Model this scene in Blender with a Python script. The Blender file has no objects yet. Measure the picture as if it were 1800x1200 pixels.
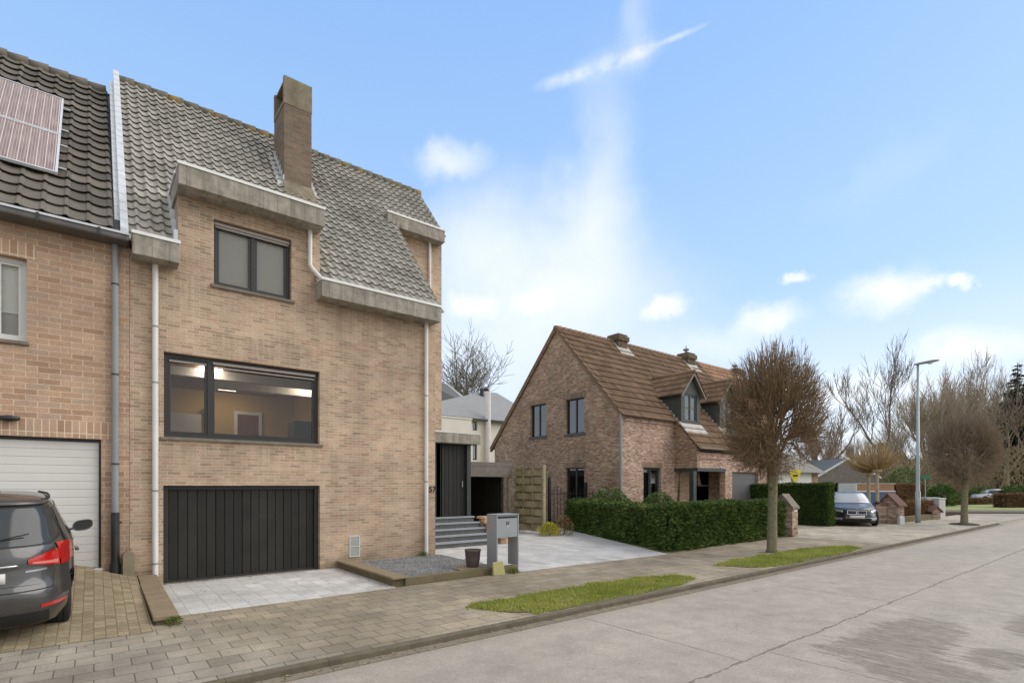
import bpy, bmesh, math, random
from math import sin, cos, pi, radians, sqrt, atan2
from mathutils import Vector, Matrix
from mathutils.geometry import tessellate_polygon
from mathutils import noise as mnoise

SC = bpy.context.scene
COL = SC.collection
random.seed(7)
# camera: eye 1.9 m above the pavement, view turned 38.3 deg from the perpendicular of the facades
F, CXP, HY, EYE = 931.0, 900.0, 853.0, 1.9
T = math.atan2(735.0, 931.0); ST, CT = sin(T), cos(T)

def ray(px):
    u = (px - CXP) / F
    return ST + u * CT, CT - u * ST
def atY(px, py, Y):                      # survey point on a plane parallel to the street
    dx, dy = ray(px); D = Y / dy
    return Vector((dx * D, Y, EYE - (py - HY) / F * D))
def atX(px, py, X):
    dx, dy = ray(px); D = X / dx
    return Vector((X, dy * D, EYE - (py - HY) / F * D))
def atZ(px, py, Z=0.0):
    dx, dy = ray(px); D = (EYE - Z) * F / (py - HY)
    return Vector((dx * D, dy * D, Z))
def atD(px, py, D):
    dx, dy = ray(px)
    return Vector((dx * D, dy * D, EYE - (py - HY) / F * D))
def XatY(px, Y): return atY(px, 0, Y).x
def ZatY(px, py, Y): return atY(px, py, Y).z

# ---------------------------------------------------------------- mesh builder
class MB:
    def __init__(s):
        s.v = []; s.f = []; s.uv = None; s.sm = False
    def vert(s, p): s.v.append(tuple(p)); return len(s.v) - 1
    def face(s, pts):
        i = len(s.v); s.v.extend(tuple(p) for p in pts); s.f.append(tuple(range(i, i + len(pts))))
    def box(s, x0, y0, z0, x1, y1, z1, M=None):
        if x0 > x1: x0, x1 = x1, x0
        if y0 > y1: y0, y1 = y1, y0
        if z0 > z1: z0, z1 = z1, z0
        c = [(x0,y0,z0),(x1,y0,z0),(x1,y1,z0),(x0,y1,z0),(x0,y0,z1),(x1,y0,z1),(x1,y1,z1),(x0,y1,z1)]
        if M is not None: c = [tuple(M @ Vector(p)) for p in c]
        i = len(s.v); s.v += c
        s.f += [tuple(i + k for k in q) for q in ((0,3,2,1),(4,5,6,7),(0,1,5,4),(1,2,6,5),(2,3,7,6),(3,0,4,7))]
        return s
    def hexa(s, lo, hi):                # lo, hi: 4 points each, ccw seen from above
        i = len(s.v); s.v += [tuple(p) for p in lo] + [tuple(p) for p in hi]
        s.f += [tuple(i + k for k in q) for q in ((0,3,2,1),(4,5,6,7),(0,1,5,4),(1,2,6,5),(2,3,7,6),(3,0,4,7))]
        return s
    def tube(s, pts, rad, n=8, cap=True):
        pts = [Vector(p) for p in pts]
        if not hasattr(rad, '__len__'): rad = [rad] * len(pts)
        rings = []; up = None
        for k, p in enumerate(pts):
            if k == 0: d = pts[1] - p
            elif k == len(pts) - 1: d = p - pts[k-1]
            else: d = (pts[k+1] - p).normalized() + (p - pts[k-1]).normalized()
            if d.length < 1e-9: d = Vector((0,0,1))
            d.normalize()
            if up is None or abs(up.dot(d)) > .98:
                up = Vector((1,0,0)) if abs(d.z) > .8 else Vector((0,0,1))
            a = d.cross(up).normalized(); b = d.cross(a).normalized(); up = -b if False else a.cross(d)
            i = len(s.v); r = rad[k]
            for q in range(n):
                w = 2 * pi * q / n
                s.v.append(tuple(p + a * (r * cos(w)) + b * (r * sin(w))))
            rings.append(i)
        for k in range(len(rings) - 1):
            A, B = rings[k], rings[k+1]
            for q in range(n):
                q2 = (q + 1) % n
                s.f.append((A+q, A+q2, B+q2, B+q))
        if cap:
            s.f.append(tuple(rings[0] + q for q in range(n))[::-1]); s.f.append(tuple(rings[-1] + q for q in range(n)))
        return s
    def lathe(s, prof, c=(0,0,0), n=24, cap=True):     # prof: (r, z)
        rings = []
        for r, z in prof:
            i = len(s.v)
            for q in range(n):
                w = 2 * pi * q / n
                s.v.append((c[0] + r * cos(w), c[1] + r * sin(w), c[2] + z))
            rings.append(i)
        for A, B in zip(rings, rings[1:]):
            for q in range(n):
                q2 = (q + 1) % n
                s.f.append((A+q, A+q2, B+q2, B+q))
        if cap:
            s.f.append(tuple(rings[0] + q for q in range(n))[::-1]); s.f.append(tuple(rings[-1] + q for q in range(n)))
        return s
    def wall(s, outer, holes, fn, t, back=True):
        """outer, holes: (u,v) loops; fn(u,v,d) -> point; d from 0 (face) to t (back)"""
        loops = [[Vector((u, v, 0)) for u, v in l] for l in [outer] + list(holes)]
        flat = [p for l in loops for p in l]
        tris = tessellate_polygon(loops)
        for d in ((0, t) if back else (0,)):
            i = len(s.v); s.v += [tuple(fn(p.x, p.y, d)) for p in flat]
            s.f += [tuple(i + k for k in tr) for tr in tris]
        for l in loops:
            n = len(l)
            for k in range(n):
                a, b = l[k], l[(k+1) % n]
                s.face([fn(a.x,a.y,0), fn(b.x,b.y,0), fn(b.x,b.y,t), fn(a.x,a.y,t)])
        return s
    def grid(s, fn, nu, nv, uvfn=None):
        i = len(s.v)
        for b in range(nv + 1):
            for a in range(nu + 1): s.v.append(tuple(fn(a / nu, b / nv)))
        for b in range(nv):
            for a in range(nu):
                k = i + b * (nu + 1) + a
                s.f.append((k, k+1, k+nu+2, k+nu+1))
        return s

ROOTLOC = {}
def link(name, me, parent=None):
    o = bpy.data.objects.new(name, me); COL.objects.link(o)
    if parent is not None: o.parent = parent
    return o
def root_loc(o):
    L = Vector((0,0,0))
    while o is not None: L = L + o.location; o = o.parent
    return L
def build(name, mb, mat, parent=None, smooth=False, uv=None, world=True, bevel=0, fixn=True, solid=0, loc=None, **tags):
    """one mesh object; vertices are given in world metres and stored relative to the parent thing"""
    me = bpy.data.meshes.new(name)
    off = Vector((0,0,0))
    if world and parent is not None: off = root_loc(parent)
    if world and parent is None and loc is not None: off = Vector(loc)
    ox, oy, oz = off
    me.from_pydata([(x-ox, y-oy, z-oz) for x, y, z in mb.v] if off.length > 0 else mb.v, [], mb.f)
    if fixn:
        b = bmesh.new(); b.from_mesh(me); bmesh.ops.remove_doubles(b, verts=b.verts, dist=1e-5)
        bmesh.ops.recalc_face_normals(b, faces=b.faces); b.to_mesh(me); b.free()
    if uv: 
        l = me.uv_layers.new(name='UVMap'); l.data.foreach_set('uv', uv)
    if smooth:
        me.polygons.foreach_set('use_smooth', [True] * len(me.polygons))
    me.materials.append(mat); me.update()
    o = link(name, me, parent)
    if parent is None and loc is not None: o.location = loc
    if bevel:
        m = o.modifiers.new('bevel', 'BEVEL'); m.width = bevel; m.segments = 2; m.limit_method = 'ANGLE'; m.angle_limit = radians(40)
        m.harden_normals = False
    if solid:
        m = o.modifiers.new('solid', 'SOLIDIFY'); m.thickness = solid
    for k, v in tags.items(): o[k] = v
    return o
def thing(name, label, category, loc, group=None, rz=0):
    o = bpy.data.objects.new(name, None); COL.objects.link(o); o.location = loc; o.rotation_euler = (0,0,rz)
    o['label'] = label; o['category'] = category; o.empty_display_size = .2
    if group: o['group'] = group
    return o
def tag(o, label, category, group=None):
    o['label'] = label; o['category'] = category
    if group: o['group'] = group
    return o
def copy_tree(o, parent=None):
    c = o.copy(); COL.objects.link(c)
    if parent is not None: c.parent = parent
    for ch in list(o.children): copy_tree(ch, c)
    return c

# ---------------------------------------------------------------- materials
class NT:
    def __init__(s, name):
        s.m = bpy.data.materials.new(name); s.m.use_nodes = True
        s.t = s.m.node_tree; s.n = s.t.nodes; s.l = s.t.links
        s.b = s.n['Principled BSDF']
    def node(s, typ, **kw):
        n = s.n.new('ShaderNode' + typ)
        for k, v in kw.items():
            if k.startswith('_'): n.inputs[k[1:]].default_value = v
            else: setattr(n, k, v)
        return n
    def set(s, n, sock, v):
        i = n.inputs[sock]
        if hasattr(v, 'links') or isinstance(v, bpy.types.NodeSocket): s.l.new(v, i)
        else: i.default_value = v
    def math(s, op, a, b=None, clamp=False):
        n = s.node('Math'); n.operation = op; n.use_clamp = clamp
        s.set(n, 0, a)
        if b is not None: s.set(n, 1, b)
        return n.outputs[0]
    def mix(s, f, a, b, mode='MIX'):
        n = s.node('Mix'); n.data_type = 'RGBA'; n.blend_type = mode
        s.set(n, 0, f); s.set(n, 6, a if not isinstance(a, tuple) else c4(a)); s.set(n, 7, b if not isinstance(b, tuple) else c4(b))
        return n.outputs[2]
    def ramp(s, f, stops, interp='LINEAR'):
        n = s.node('ValToRGB'); r = n.color_ramp; r.interpolation = interp
        while len(r.elements) < len(stops): r.elements.new(.5)
        for e, (p, c) in zip(r.elements, stops):
            e.position = p; e.color = c4(c)
        s.set(n, 0, f); return n.outputs[0]
    def mapr(s, v, a, b, c=0., d=1., smooth=False):
        n = s.node('MapRange'); 
        if smooth: n.interpolation_type = 'SMOOTHSTEP'
        s.set(n, 0, v); n.inputs[1].default_value = a; n.inputs[2].default_value = b; n.inputs[3].default_value = c; n.inputs[4].default_value = d
        return n.outputs[0]
    def noise(s, vec=None, scale=5., detail=4., rough=.6, dist=0., out=0, stretch=None):
        n = s.node('TexNoise'); n.inputs['Scale'].default_value = scale; n.inputs['Detail'].default_value = detail
        n.inputs['Roughness'].default_value = rough; n.inputs['Distortion'].default_value = dist
        if vec is None: vec = s.pos()
        if stretch:
            m = s.node('Mapping'); m.inputs['Scale'].default_value = stretch; s.l.new(vec, m.inputs[0]); vec = m.outputs[0]
        s.l.new(vec, n.inputs['Vector'])
        return n.outputs[out]
    def pos(s):
        if not hasattr(s, '_p'): s._p = s.node('TexCoord').outputs['Object']
        return s._p
    def wpos(s):
        if not hasattr(s, '_w'): s._w = s.node('NewGeometry').outputs['Position']
        return s._w
    def sep(s, v):
        n = s.node('SeparateXYZ'); s.l.new(v, n.inputs[0]); return n.outputs
    def comb(s, x, y, z=0.):
        n = s.node('CombineXYZ'); s.set(n, 0, x); s.set(n, 1, y); s.set(n, 2, z); return n.outputs[0]
    def bump(s, h, strength=.5, dist=.01, prev=None):
        n = s.node('Bump'); n.inputs['Strength'].default_value = strength; n.inputs['Distance'].default_value = dist
        s.l.new(h, n.inputs['Height'])
        if prev is not None: s.l.new(prev, n.inputs['Normal'])
        return n.outputs[0]
    def out(s, color=None, rough=None, normal=None, metal=None, spec=None):
        if color is not None: s.set(s.b, 'Base Color', c4(color) if isinstance(color, tuple) else color)
        if rough is not None: s.set(s.b, 'Roughness', rough)
        if normal is not None: s.set(s.b, 'Normal', normal)
        if metal is not None: s.set(s.b, 'Metallic', metal)
        if spec is not None: s.set(s.b, 'Specular IOR Level', spec)
        return s.m
def c4(c): return (c[0], c[1], c[2], 1.0) if len(c) == 3 else c
def srgb(r, g, b):
    f = lambda x: (x/255/12.92) if x/255 <= .04045 else ((x/255 + .055)/1.055) ** 2.4
    return (f(r), f(g), f(b))
def mul(c, k): return tuple(x * k for x in c)

def plain(name, col, rough=.5, var=.15, scale=6., metal=0., spec=.5, bump=0., fine=0., island=0.):
    t = NT(name)
    n = t.noise(scale=scale, detail=5)
    f = t.mapr(n, .3, .7, 1 - var, 1 + var)
    c = t.mix(1., col, t.comb(f, f, f), 'MULTIPLY')
    if island:
        g = t.node('NewGeometry'); f2 = t.mapr(g.outputs['Random Per Island'], 0., 1., 1-island, 1+island); c = t.mix(1., c, t.comb(f2, f2, f2), 'MULTIPLY')
    nb = None
    if bump: nb = t.bump(t.noise(scale=fine or 60, detail=4), bump, .005)
    rr = t.mapr(n, .3, .7, max(0, rough - .08), min(1, rough + .08))
    return t.out(c, rr, nb, metal, spec)

def brick_mat(name, bw, bh, mort, stops, mortar, offs=.5, bump=.6, stain=.25, flat=False, dist=.0, mosscol=None, rough=.9, squash=1., moss=.0, world=False, rot=False, soft=.1, low=None, runs=False, greyzone=None):
    t = NT(name)
    x, y, z = t.sep(t.wpos() if world else t.pos())
    if flat: vec = t.comb(y, x, 0.) if rot else t.comb(x, y, 0.)
    else: vec = t.comb(t.math('ADD', x, y), z, 0.)
    if dist:
        nn = t.node('TexNoise'); nn.inputs['Scale'].default_value = 9.; nn.inputs['Detail'].default_value = 2.; t.l.new(vec, nn.inputs['Vector'])
        va = t.node('VectorMath'); va.operation = 'SUBTRACT'; t.l.new(nn.outputs[1], va.inputs[0]); va.inputs[1].default_value = (.5,.5,.5)
        vs = t.node('VectorMath'); vs.operation = 'SCALE'; t.l.new(va.outputs[0], vs.inputs[0]); vs.inputs['Scale'].default_value = dist
        vb = t.node('VectorMath'); vb.operation = 'ADD'; t.l.new(vec, vb.inputs[0]); t.l.new(vs.outputs[0], vb.inputs[1]); vec = vb.outputs[0]
    b = t.node('TexBrick'); t.l.new(vec, b.inputs['Vector'])
    b.offset = offs; b.squash = squash; b.squash_frequency = 2
    for k, v in (('Color1', (0,0,0,1)), ('Color2', (1,1,1,1)), ('Mortar', (.5,.5,.5,1)), ('Scale', 1.), ('Mortar Size', mort), ('Mortar Smooth', soft), ('Bias', 0.), ('Brick Width', bw), ('Row Height', bh)):
        b.inputs[k].default_value = v
    col = t.ramp(b.outputs[0], stops)
    # tone inside each unit
    fine = t.noise(scale=35., detail=6., rough=.7)
    f1 = t.mapr(fine, .3, .7, .8, 1.2)
    col = t.mix(1., col, t.comb(f1, f1, f1), 'MULTIPLY')
    mcol = t.mix(1., mortar, t.comb(f1, f1, f1), 'MULTIPLY')
    col = t.mix(b.outputs[1], col, mcol)
    big = t.noise(scale=.55, detail=5., rough=.6)
    f2 = t.mapr(big, .35, .68, 1 + stain * .45, 1 - stain)
    big2 = t.noise(scale=2.3, detail=4., rough=.65)
    f3 = t.mapr(big2, .35, .7, 1.06, 1 - stain * .5)
    ff = t.math('MULTIPLY', f2, f3)
    col = t.mix(1., col, t.comb(ff, ff, ff), 'MULTIPLY')
    if moss:
        mm = t.mapr(t.noise(scale=1.7, detail=6., rough=.7), .56, .72, 0., moss)
        col = t.mix(mm, col, mosscol or (.06, .075, .03))
    if greyzone:   # an area re-laid with greyer slabs
        k = t.mapr(t.math('ADD', t.math('ADD', x, t.math('MULTIPLY', y, .55)), t.math('MULTIPLY', big2, 2.)), greyzone-1., greyzone+1., .45, 0.); g_ = t.node('RGBToBW'); t.l.new(col, g_.inputs[0]); g1 = t.math('MULTIPLY', g_.outputs[0], 1.08)
        col = t.mix(k, col, t.comb(g1, t.math('MULTIPLY', g1, .96), t.math('MULTIPLY', g1, .84)))
    if low:    # weather line near the foot of a wall
        k = t.math('MULTIPLY', t.mapr(z, low[0], low[1], 1., 0.), t.mapr(big2, .3, .6, .2, .8))
        col = t.mix(k, col, low[2])
    if runs:   # dirt runs below the concrete gutters and the window sills
        st = t.noise(scale=1., detail=6., rough=.7, stretch=(7., 7., .5))
        for (xa, xb, zt, ln) in ((-3.4, -2.3, 6.05, 1.3), (.6, 3.3, 6.05, 1.2), (-2.6, 0.6, 7.6, .6), (-1.95, .05, 5.0, .8), (-2.95, .6, 2.72, .6), (3.2, 5.4, 9.8, 1.4)):
            k = t.math('MULTIPLY', t.math('GREATER_THAN', x, xa), t.math('LESS_THAN', x, xb)); k = t.math('MULTIPLY', k, t.math('LESS_THAN', z, zt))
            k = t.math('MULTIPLY', k, t.mapr(z, zt-ln, zt, 0., 1.)); k = t.math('MULTIPLY', k, t.mapr(st, .38, .62, .0, .42))
            col = t.mix(k, col, srgb(112,98,80))
    h = t.math('SUBTRACT', t.math('MULTIPLY', fine, .35), b.outputs[1])
    return t.out(col, rough, t.bump(h, bump, .012), spec=.25)

def tile_mat(name, stops, moss=.3, mosscol=(.09,.09,.03), rough=.8, dark=.3):
    t = NT(name)
    uv = t.node('UVMap').outputs[0]
    fl = t.node('VectorMath'); fl.operation = 'FLOOR'; t.l.new(uv, fl.inputs[0])
    wn = t.node('TexWhiteNoise'); wn.noise_dimensions = '2D'; t.l.new(fl.outputs[0], wn.inputs['Vector'])
    col = t.ramp(wn.outputs[0], stops)
    n = t.noise(scale=10., detail=4., rough=.6)
    f = t.mapr(n, .3, .7, 1 - dark * .25, 1 + dark * .22)
    big = t.noise(scale=.7, detail=4.)
    f2 = t.mapr(big, .35, .65, 1.1, .88)
    ff = t.math('MULTIPLY', f, f2)
    col = t.mix(1., col, t.comb(ff, ff, ff), 'MULTIPLY')
    mm = t.mapr(t.noise(scale=3.5, detail=7., rough=.75), .56, .7, 0., moss)
    col = t.mix(mm, col, mosscol)
    return t.out(col, rough, t.bump(t.noise(scale=90., detail=3.), .3, .004), spec=.3)

def leaf_mat(name, stops, rough=.6, trans=.15, big=1.2):
    t = NT(name)
    g = t.node('NewGeometry')
    n = t.noise(scale=big, detail=3.)
    v = t.math('ADD', t.math('MULTIPLY', g.outputs['Random Per Island'], .65), t.mapr(n, .3, .7, 0., .35))
    col = t.ramp(v, stops)
    t.out(col, rough, spec=.3)
    if trans:
        tr = t.node('BsdfTranslucent'); t.l.new(col, tr.inputs[0])
        mx = t.node('MixShader'); mx.inputs[0].default_value = trans
        t.l.new(t.b.outputs[0], mx.inputs[1]); t.l.new(tr.outputs[0], mx.inputs[2])
        t.l.new(mx.outputs[0], t.n['Material Output'].inputs[0])
    return t.m
def glass_mat(name, tint=(.8,.85,.85), refl=1.45, dirty=.03, base=.0, gain=1.3):
    t = NT(name)
    tr = t.node('BsdfTransparent'); tr.inputs[0].default_value = c4(tint)
    gl = t.node('BsdfGlossy'); gl.inputs['Roughness'].default_value = dirty; gl.inputs[0].default_value = (.9,.9,.9,1)
    t.l.new(t.bump(t.noise(scale=1.3, detail=1.), .04, .02), gl.inputs['Normal'])
    fr = t.node('Fresnel'); fr.inputs[0].default_value = refl
    fa = t.math('ADD', t.math('MULTIPLY', fr.outputs[0], gain), base, clamp=True)
    mx = t.node('MixShader'); t.l.new(fa, mx.inputs[0]); t.l.new(tr.outputs[0], mx.inputs[1]); t.l.new(gl.outputs[0], mx.inputs[2])
    t.l.new(mx.outputs[0], t.n['Material Output'].inputs[0])
    return t.m

M = {}
EXPO = .84
tan = [(0., srgb(156,134,111)), (.18, srgb(177,151,127)), (.5, srgb(188,161,136)), (.75, srgb(195,168,142)), (.92, srgb(184,149,124)), (1., srgb(164,136,113))]
M['brick'] = brick_mat('thin_tan_brick', .215, .062, .007, tan, srgb(196,182,158), dist=.012, stain=.26, low=(0., .45, srgb(122,108,84)), runs=True)
big = [(0., srgb(160,128,106)), (.3, srgb(177,144,119)), (.65, srgb(186,154,130)), (1., srgb(172,146,126))]
M['bigbrick'] = brick_mat('large_pink_brick', .30, .098, .007, big, srgb(203,182,154), dist=.006, stain=.22, low=(.0, .8, srgb(130,105,85)))
M['soldier'] = brick_mat('soldier_brick', .10, .42, .008, big, srgb(216,196,166), offs=0., stain=.15)
old = [(0., srgb(96,74,58)), (.15, srgb(132,98,76)), (.35, srgb(160,116,90)), (.55, srgb(150,126,102)), (.72, srgb(174,138,112)), (.86, srgb(192,168,144)), (1., srgb(112,90,74))]
M['oldbrick'] = brick_mat('reclaimed_brick', .19, .06, .010, old, srgb(178,162,140), dist=.03, stain=.22, bump=.7)
pink = [(0., srgb(112,82,70)), (.15, srgb(150,108,90)), (.35, srgb(180,134,112)), (.55, srgb(174,144,124)), (.72, srgb(196,154,134)), (.86, srgb(210,186,168)), (1., srgb(134,102,88))]
M['pinkbrick'] = brick_mat('reclaimed_pink_brick', .19, .06, .010, pink, srgb(186,168,150), dist=.03, stain=.15, bump=.8)
M['quoinbrick'] = brick_mat('upright_tan_brick', .075, .25, .01, [(0., srgb(130,108,88)), (1., srgb(160,136,112))], srgb(140,125,108), offs=0.)
dk = [(0., srgb(104,92,78)), (.4, srgb(118,104,88)), (.7, srgb(130,108,92)), (1., srgb(112,100,86))]
M['chimbrick'] = brick_mat('sooty_chimney_brick', .215, .062, .008, dk, srgb(124,112,96), dist=.012, stain=.3)
cap = [(0., srgb(86,74,58)), (.5, srgb(112,98,76)), (1., srgb(132,104,82))]
M['capbrick'] = brick_mat('mossy_chimney_brick', .21, .07, .01, cap, srgb(110,100,84), stain=.3)
wt = [(0., srgb(138,126,107)), (.3, srgb(150,137,116)), (.6, srgb(157,143,121)), (.85, srgb(145,134,116)), (1., srgb(164,149,126))]
M['sidewalk'] = brick_mat('pavement_slabs', .32, .30, .006, wt, srgb(104,94,74), flat=True, world=True, dist=.008, stain=.34, moss=.4, mosscol=srgb(100,94,66), bump=.7, greyzone=6.2)
gp = [(0., srgb(140,136,122)), (.5, srgb(152,147,132)), (1., srgb(162,156,140))]
M['greyslab'] = brick_mat('grey_slabs', .34, .22, .006, gp, srgb(96,90,74), flat=True, world=True, dist=.006, stain=.25, bump=.7)
lp = [(0., srgb(182,178,171)), (.25, srgb(192,188,182)), (.5, srgb(199,195,189)), (.75, srgb(186,183,178)), (1., srgb(210,205,197))]
M['lightpave'] = brick_mat('pale_paving', .42, .28, .004, lp, srgb(152,148,138), flat=True, world=True, rot=True, dist=.004, stain=.20, bump=.5, moss=.22, mosscol=srgb(150,144,128))
bp = [(0., srgb(134,120,96)), (.5, srgb(148,134,108)), (1., srgb(158,143,117))]
M['beigepave'] = brick_mat('small_beige_pavers', .14, .12, .005, bp, srgb(120,104,76), flat=True, world=True, rot=True, dist=.004, stain=.2, moss=.3, mosscol=srgb(112,100,64))
M['gravpave'] = brick_mat('far_pavement', .3, .3, .006, [(0., srgb(158,148,130)), (1., srgb(182,172,152))], srgb(130,120,100), flat=True, world=True, stain=.25)
M['stonewall'] = brick_mat('rough_stone', .26, .085, .012, [(0., srgb(110,84,74)), (.3, srgb(156,124,106)), (.6, srgb(190,166,146)), (1., srgb(128,104,92))], srgb(170,154,134), dist=.05, bump=1.)

def concrete(name, c, stain=.4, streak=True, moss=0., panel=0):
    t = NT(name)
    n = t.noise(scale=5., detail=9., rough=.75); f = t.mapr(n, .3, .7, 1 - stain*.8, 1 + stain*.5)
    if streak:
        n2 = t.noise(scale=1., detail=5., rough=.6, stretch=(5., 5., .8)); f2 = t.mapr(n2, .35, .65, 1 - stain*.5, 1 + stain*.3)
        f = t.math('MULTIPLY', f, f2)
    col = t.mix(1., c, t.comb(f, f, f), 'MULTIPLY')
    if moss:
        mm = t.mapr(t.noise(scale=2.5, detail=7., rough=.75), .5, .68, 0., moss)
        col = t.mix(mm, col, (.10, .10, .035))
    if panel:
        x, y, z = t.sep(t.pos()); k = t.math('LESS_THAN', t.math('FRACT', t.math('DIVIDE', x, panel)), .02 / panel * .5)
        col = t.mix(t.math('MULTIPLY', k, .6), col, mul(c, .35))
    return t.out(col, .9, t.bump(t.noise(scale=40., detail=6.), .5, .006), spec=.2)
M['concrete'] = concrete('weathered_concrete', srgb(158,151,138), stain=.52, moss=.10, panel=.27)
M['chimcap'] = concrete('chimney_concrete', srgb(132,121,102), .4)
M['lowwall'] = concrete('mossy_low_wall', srgb(118,106,82), .45, moss=.65, streak=False)
M['lowcap'] = concrete('wall_cap_slabs', srgb(140,124,100), .35, moss=.3, streak=False)
M['kerb'] = concrete('kerb_stone', srgb(106,97,82), .5, moss=.4, streak=False, panel=1.0)
M['gutterstrip'] = concrete('gutter_strip', srgb(130,120,104), .35, moss=.25, streak=False, panel=.5)
M['stone'] = concrete('blue_stone', srgb(152,156,160), .2, streak=False)
M['stonerise'] = concrete('blue_stone_riser', srgb(102,102,100), .3, streak=False)
M['sill'] = concrete('sill_stone', srgb(126,117,104), .25)
M['bollard'] = concrete('granite_post', srgb(140,128,108), .3, streak=False)
M['yellowstone'] = concrete('mossy_block', srgb(170,162,112), .35, moss=.4, streak=False)
M['slabstone'] = concrete('sandstone_slabs', srgb(186,158,130), .35, streak=False)
M['white'] = plain('white_trim', srgb(222,220,214), .45, .06, 3.)
M['whitepipe'] = plain('white_pipe', srgb(214,209,203), .5, .09, 2.)
M['zinc'] = plain('zinc_flashing', srgb(196,198,200), .55, .12, 8., metal=.1)
M['greypipe'] = plain('grey_pipe', srgb(134,136,136), .5, .1, 2.)
M['blackpipe'] = plain('black_pipe', srgb(42,42,42), .45, .15)
M['rail'] = plain('brown_gutter', srgb(84,80,76), .4, .2, 4.)
M['frame'] = plain('dark_window_frame', srgb(46,43,39), .35, .12)
M['framegrn'] = plain('dark_green_frame', srgb(52,57,55), .5, .12)
M['white_pvc'] = plain('white_window_frame', srgb(206,205,198), .4, .05)
M['blind'] = plain('grey_blind', srgb(186,185,182), .8, .03)
M['cream_blind'] = plain('pale_blind', srgb(232,238,234), .8, .03)
M['screenbox'] = plain('screen_case', srgb(150,142,132), .4, .1)
M['boards'] = plain('black_boards', srgb(37,36,31), .6, .3, 3., bump=.3, fine=20, island=.35, spec=.35)
M['boards2'] = plain('dark_boards', srgb(44,43,40), .5, .25, 3.)
M['garagewhite'] = plain('white_garage_door', srgb(212,209,201), .5, .05, 1.)
M['garagegrey'] = plain('grey_garage_door', srgb(92,90,90), .55, .06, 1.)
M['wood'] = plain('weathered_fence_wood', srgb(158,147,114), .85, .28, 5., bump=.4)
M['fascia'] = plain('silvered_fascia', srgb(120,112,102), .85, .22, 4., bump=.4)
M['darkside'] = plain('dark_shed_side', srgb(60,54,44), .9, .25)
M['room'] = plain('ochre_room_wall', srgb(196,164,106), .85, .05, 2.)
M['ceil'] = plain('room_ceiling', srgb(150,112,82), .85, .05)
M['roomdoor'] = plain('brown_door', srgb(110,58,36), .5, .2)
M['black'] = plain('matt_black', srgb(24,24,24), .5, .1)
M['iron'] = plain('black_ironwork', srgb(34,32,32), .5, .1)
M['mailgrey'] = plain('grey_metal_box', srgb(152,155,158), .4, .05, 4., metal=.2)
M['steel'] = plain('galvanised_pole', srgb(158,166,164), .45, .1, 2., metal=.3)
M['pot'] = plain('brown_plant_pot', srgb(84,72,66), .6, .2, 9.)
M['soil'] = plain('dark_soil', srgb(60,50,40), .95, .3)
M['digit'] = plain('dark_numeral', srgb(44,42,40), .4, .1)
M['greendk'] = plain('dark_green_boarding', srgb(66,68,62), .7, .2, 4.)
M['dormerwin'] = plain('pale_curtain', srgb(200,200,196), .8, .05)
M['slate'] = plain('slate_roof', srgb(136,134,130), .7, .12, 3., bump=.5, fine=8)
M['slatedk'] = plain('dark_slate_roof', srgb(88,88,88), .7, .15, 3.)
M['cream'] = plain('cream_render', srgb(222,216,200), .85, .05, 1.)
M['lead'] = plain('lead_flashing', srgb(164,158,150), .6, .2, 6.)
M['redtile'] = plain('red_tile_cap', srgb(116,82,70), .8, .2, 8.)
M['yellow'] = plain('yellow_sign', srgb(232,214,62), .5, .04)
M['greensign'] = plain('green_board', srgb(40,106,72), .5, .1)
M['blue'] = plain('blue_container', srgb(70,92,122), .5, .12, 2.)
M['orangebr'] = plain('orange_board', srgb(156,116,88), .7, .12, 2.)
M['glass'] = glass_mat('window_glass', (.94,.93,.9), base=.0, gain=.9)
M['glassdark'] = glass_mat('tinted_glass', (.30,.32,.32), base=.10)
M['bark'] = plain('grey_green_bark', srgb(116,110,84), .9, .3, 12., bump=.6, fine=40)
M['twig'] = leaf_mat('brown_twigs', [(0., srgb(92,76,58)), (.5, srgb(128,106,80)), (1., srgb(162,138,106))], .85, 0.)
M['twig2'] = leaf_mat('grey_brown_twigs', [(0., srgb(110,94,78)), (.5, srgb(138,120,100)), (1., srgb(164,146,124))], .85, 0.)
M['bark2'] = plain('dark_bark', srgb(112,102,86), .9, .3, 3.)
M['fartwig'] = leaf_mat('haze_paled_twigs', [(0., srgb(134,118,98)), (.5, srgb(162,146,122)), (1., srgb(186,170,146))], .9, 0.)  # distance haze is put into these lighter tones
M['bark3'] = plain('haze_paled_bark', srgb(160,146,120), .9, .3, 2.)  # colour lightened to stand in for haze over the wood
M['hedge'] = leaf_mat('yew_sprays', [(0., srgb(34,50,22)), (.3, srgb(60,82,34)), (.65, srgb(90,112,50)), (.92, srgb(126,138,72)), (1., srgb(150,124,78))], .65, .12, 2.)
M['hedge2'] = leaf_mat('clipped_conifer_sprays', [(0., srgb(34,50,18)), (.4, srgb(58,82,28)), (.75, srgb(88,112,42)), (1., srgb(120,138,62))], .65, .12, 1.5)
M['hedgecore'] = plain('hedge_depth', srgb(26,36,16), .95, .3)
M['grass'] = leaf_mat('grass_blades', [(0., srgb(104,114,44)), (.35, srgb(138,148,60)), (.65, srgb(170,174,86)), (.85, srgb(196,188,114)), (1., srgb(208,192,132))], .7, .3, .9)
M['soilgrass'] = plain('turf_soil', srgb(98,96,50), .95, .3, 6.)
M['litter'] = leaf_mat('dry_leaves', [(0., srgb(70,52,38)), (.5, srgb(120,92,62)), (1., srgb(196,176,120))], .8, 0.)
M['yellowleaf'] = leaf_mat('yellow_leaves', [(0., srgb(110,120,40)), (.5, srgb(190,180,60)), (1., srgb(220,206,90))], .6, .2)
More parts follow.
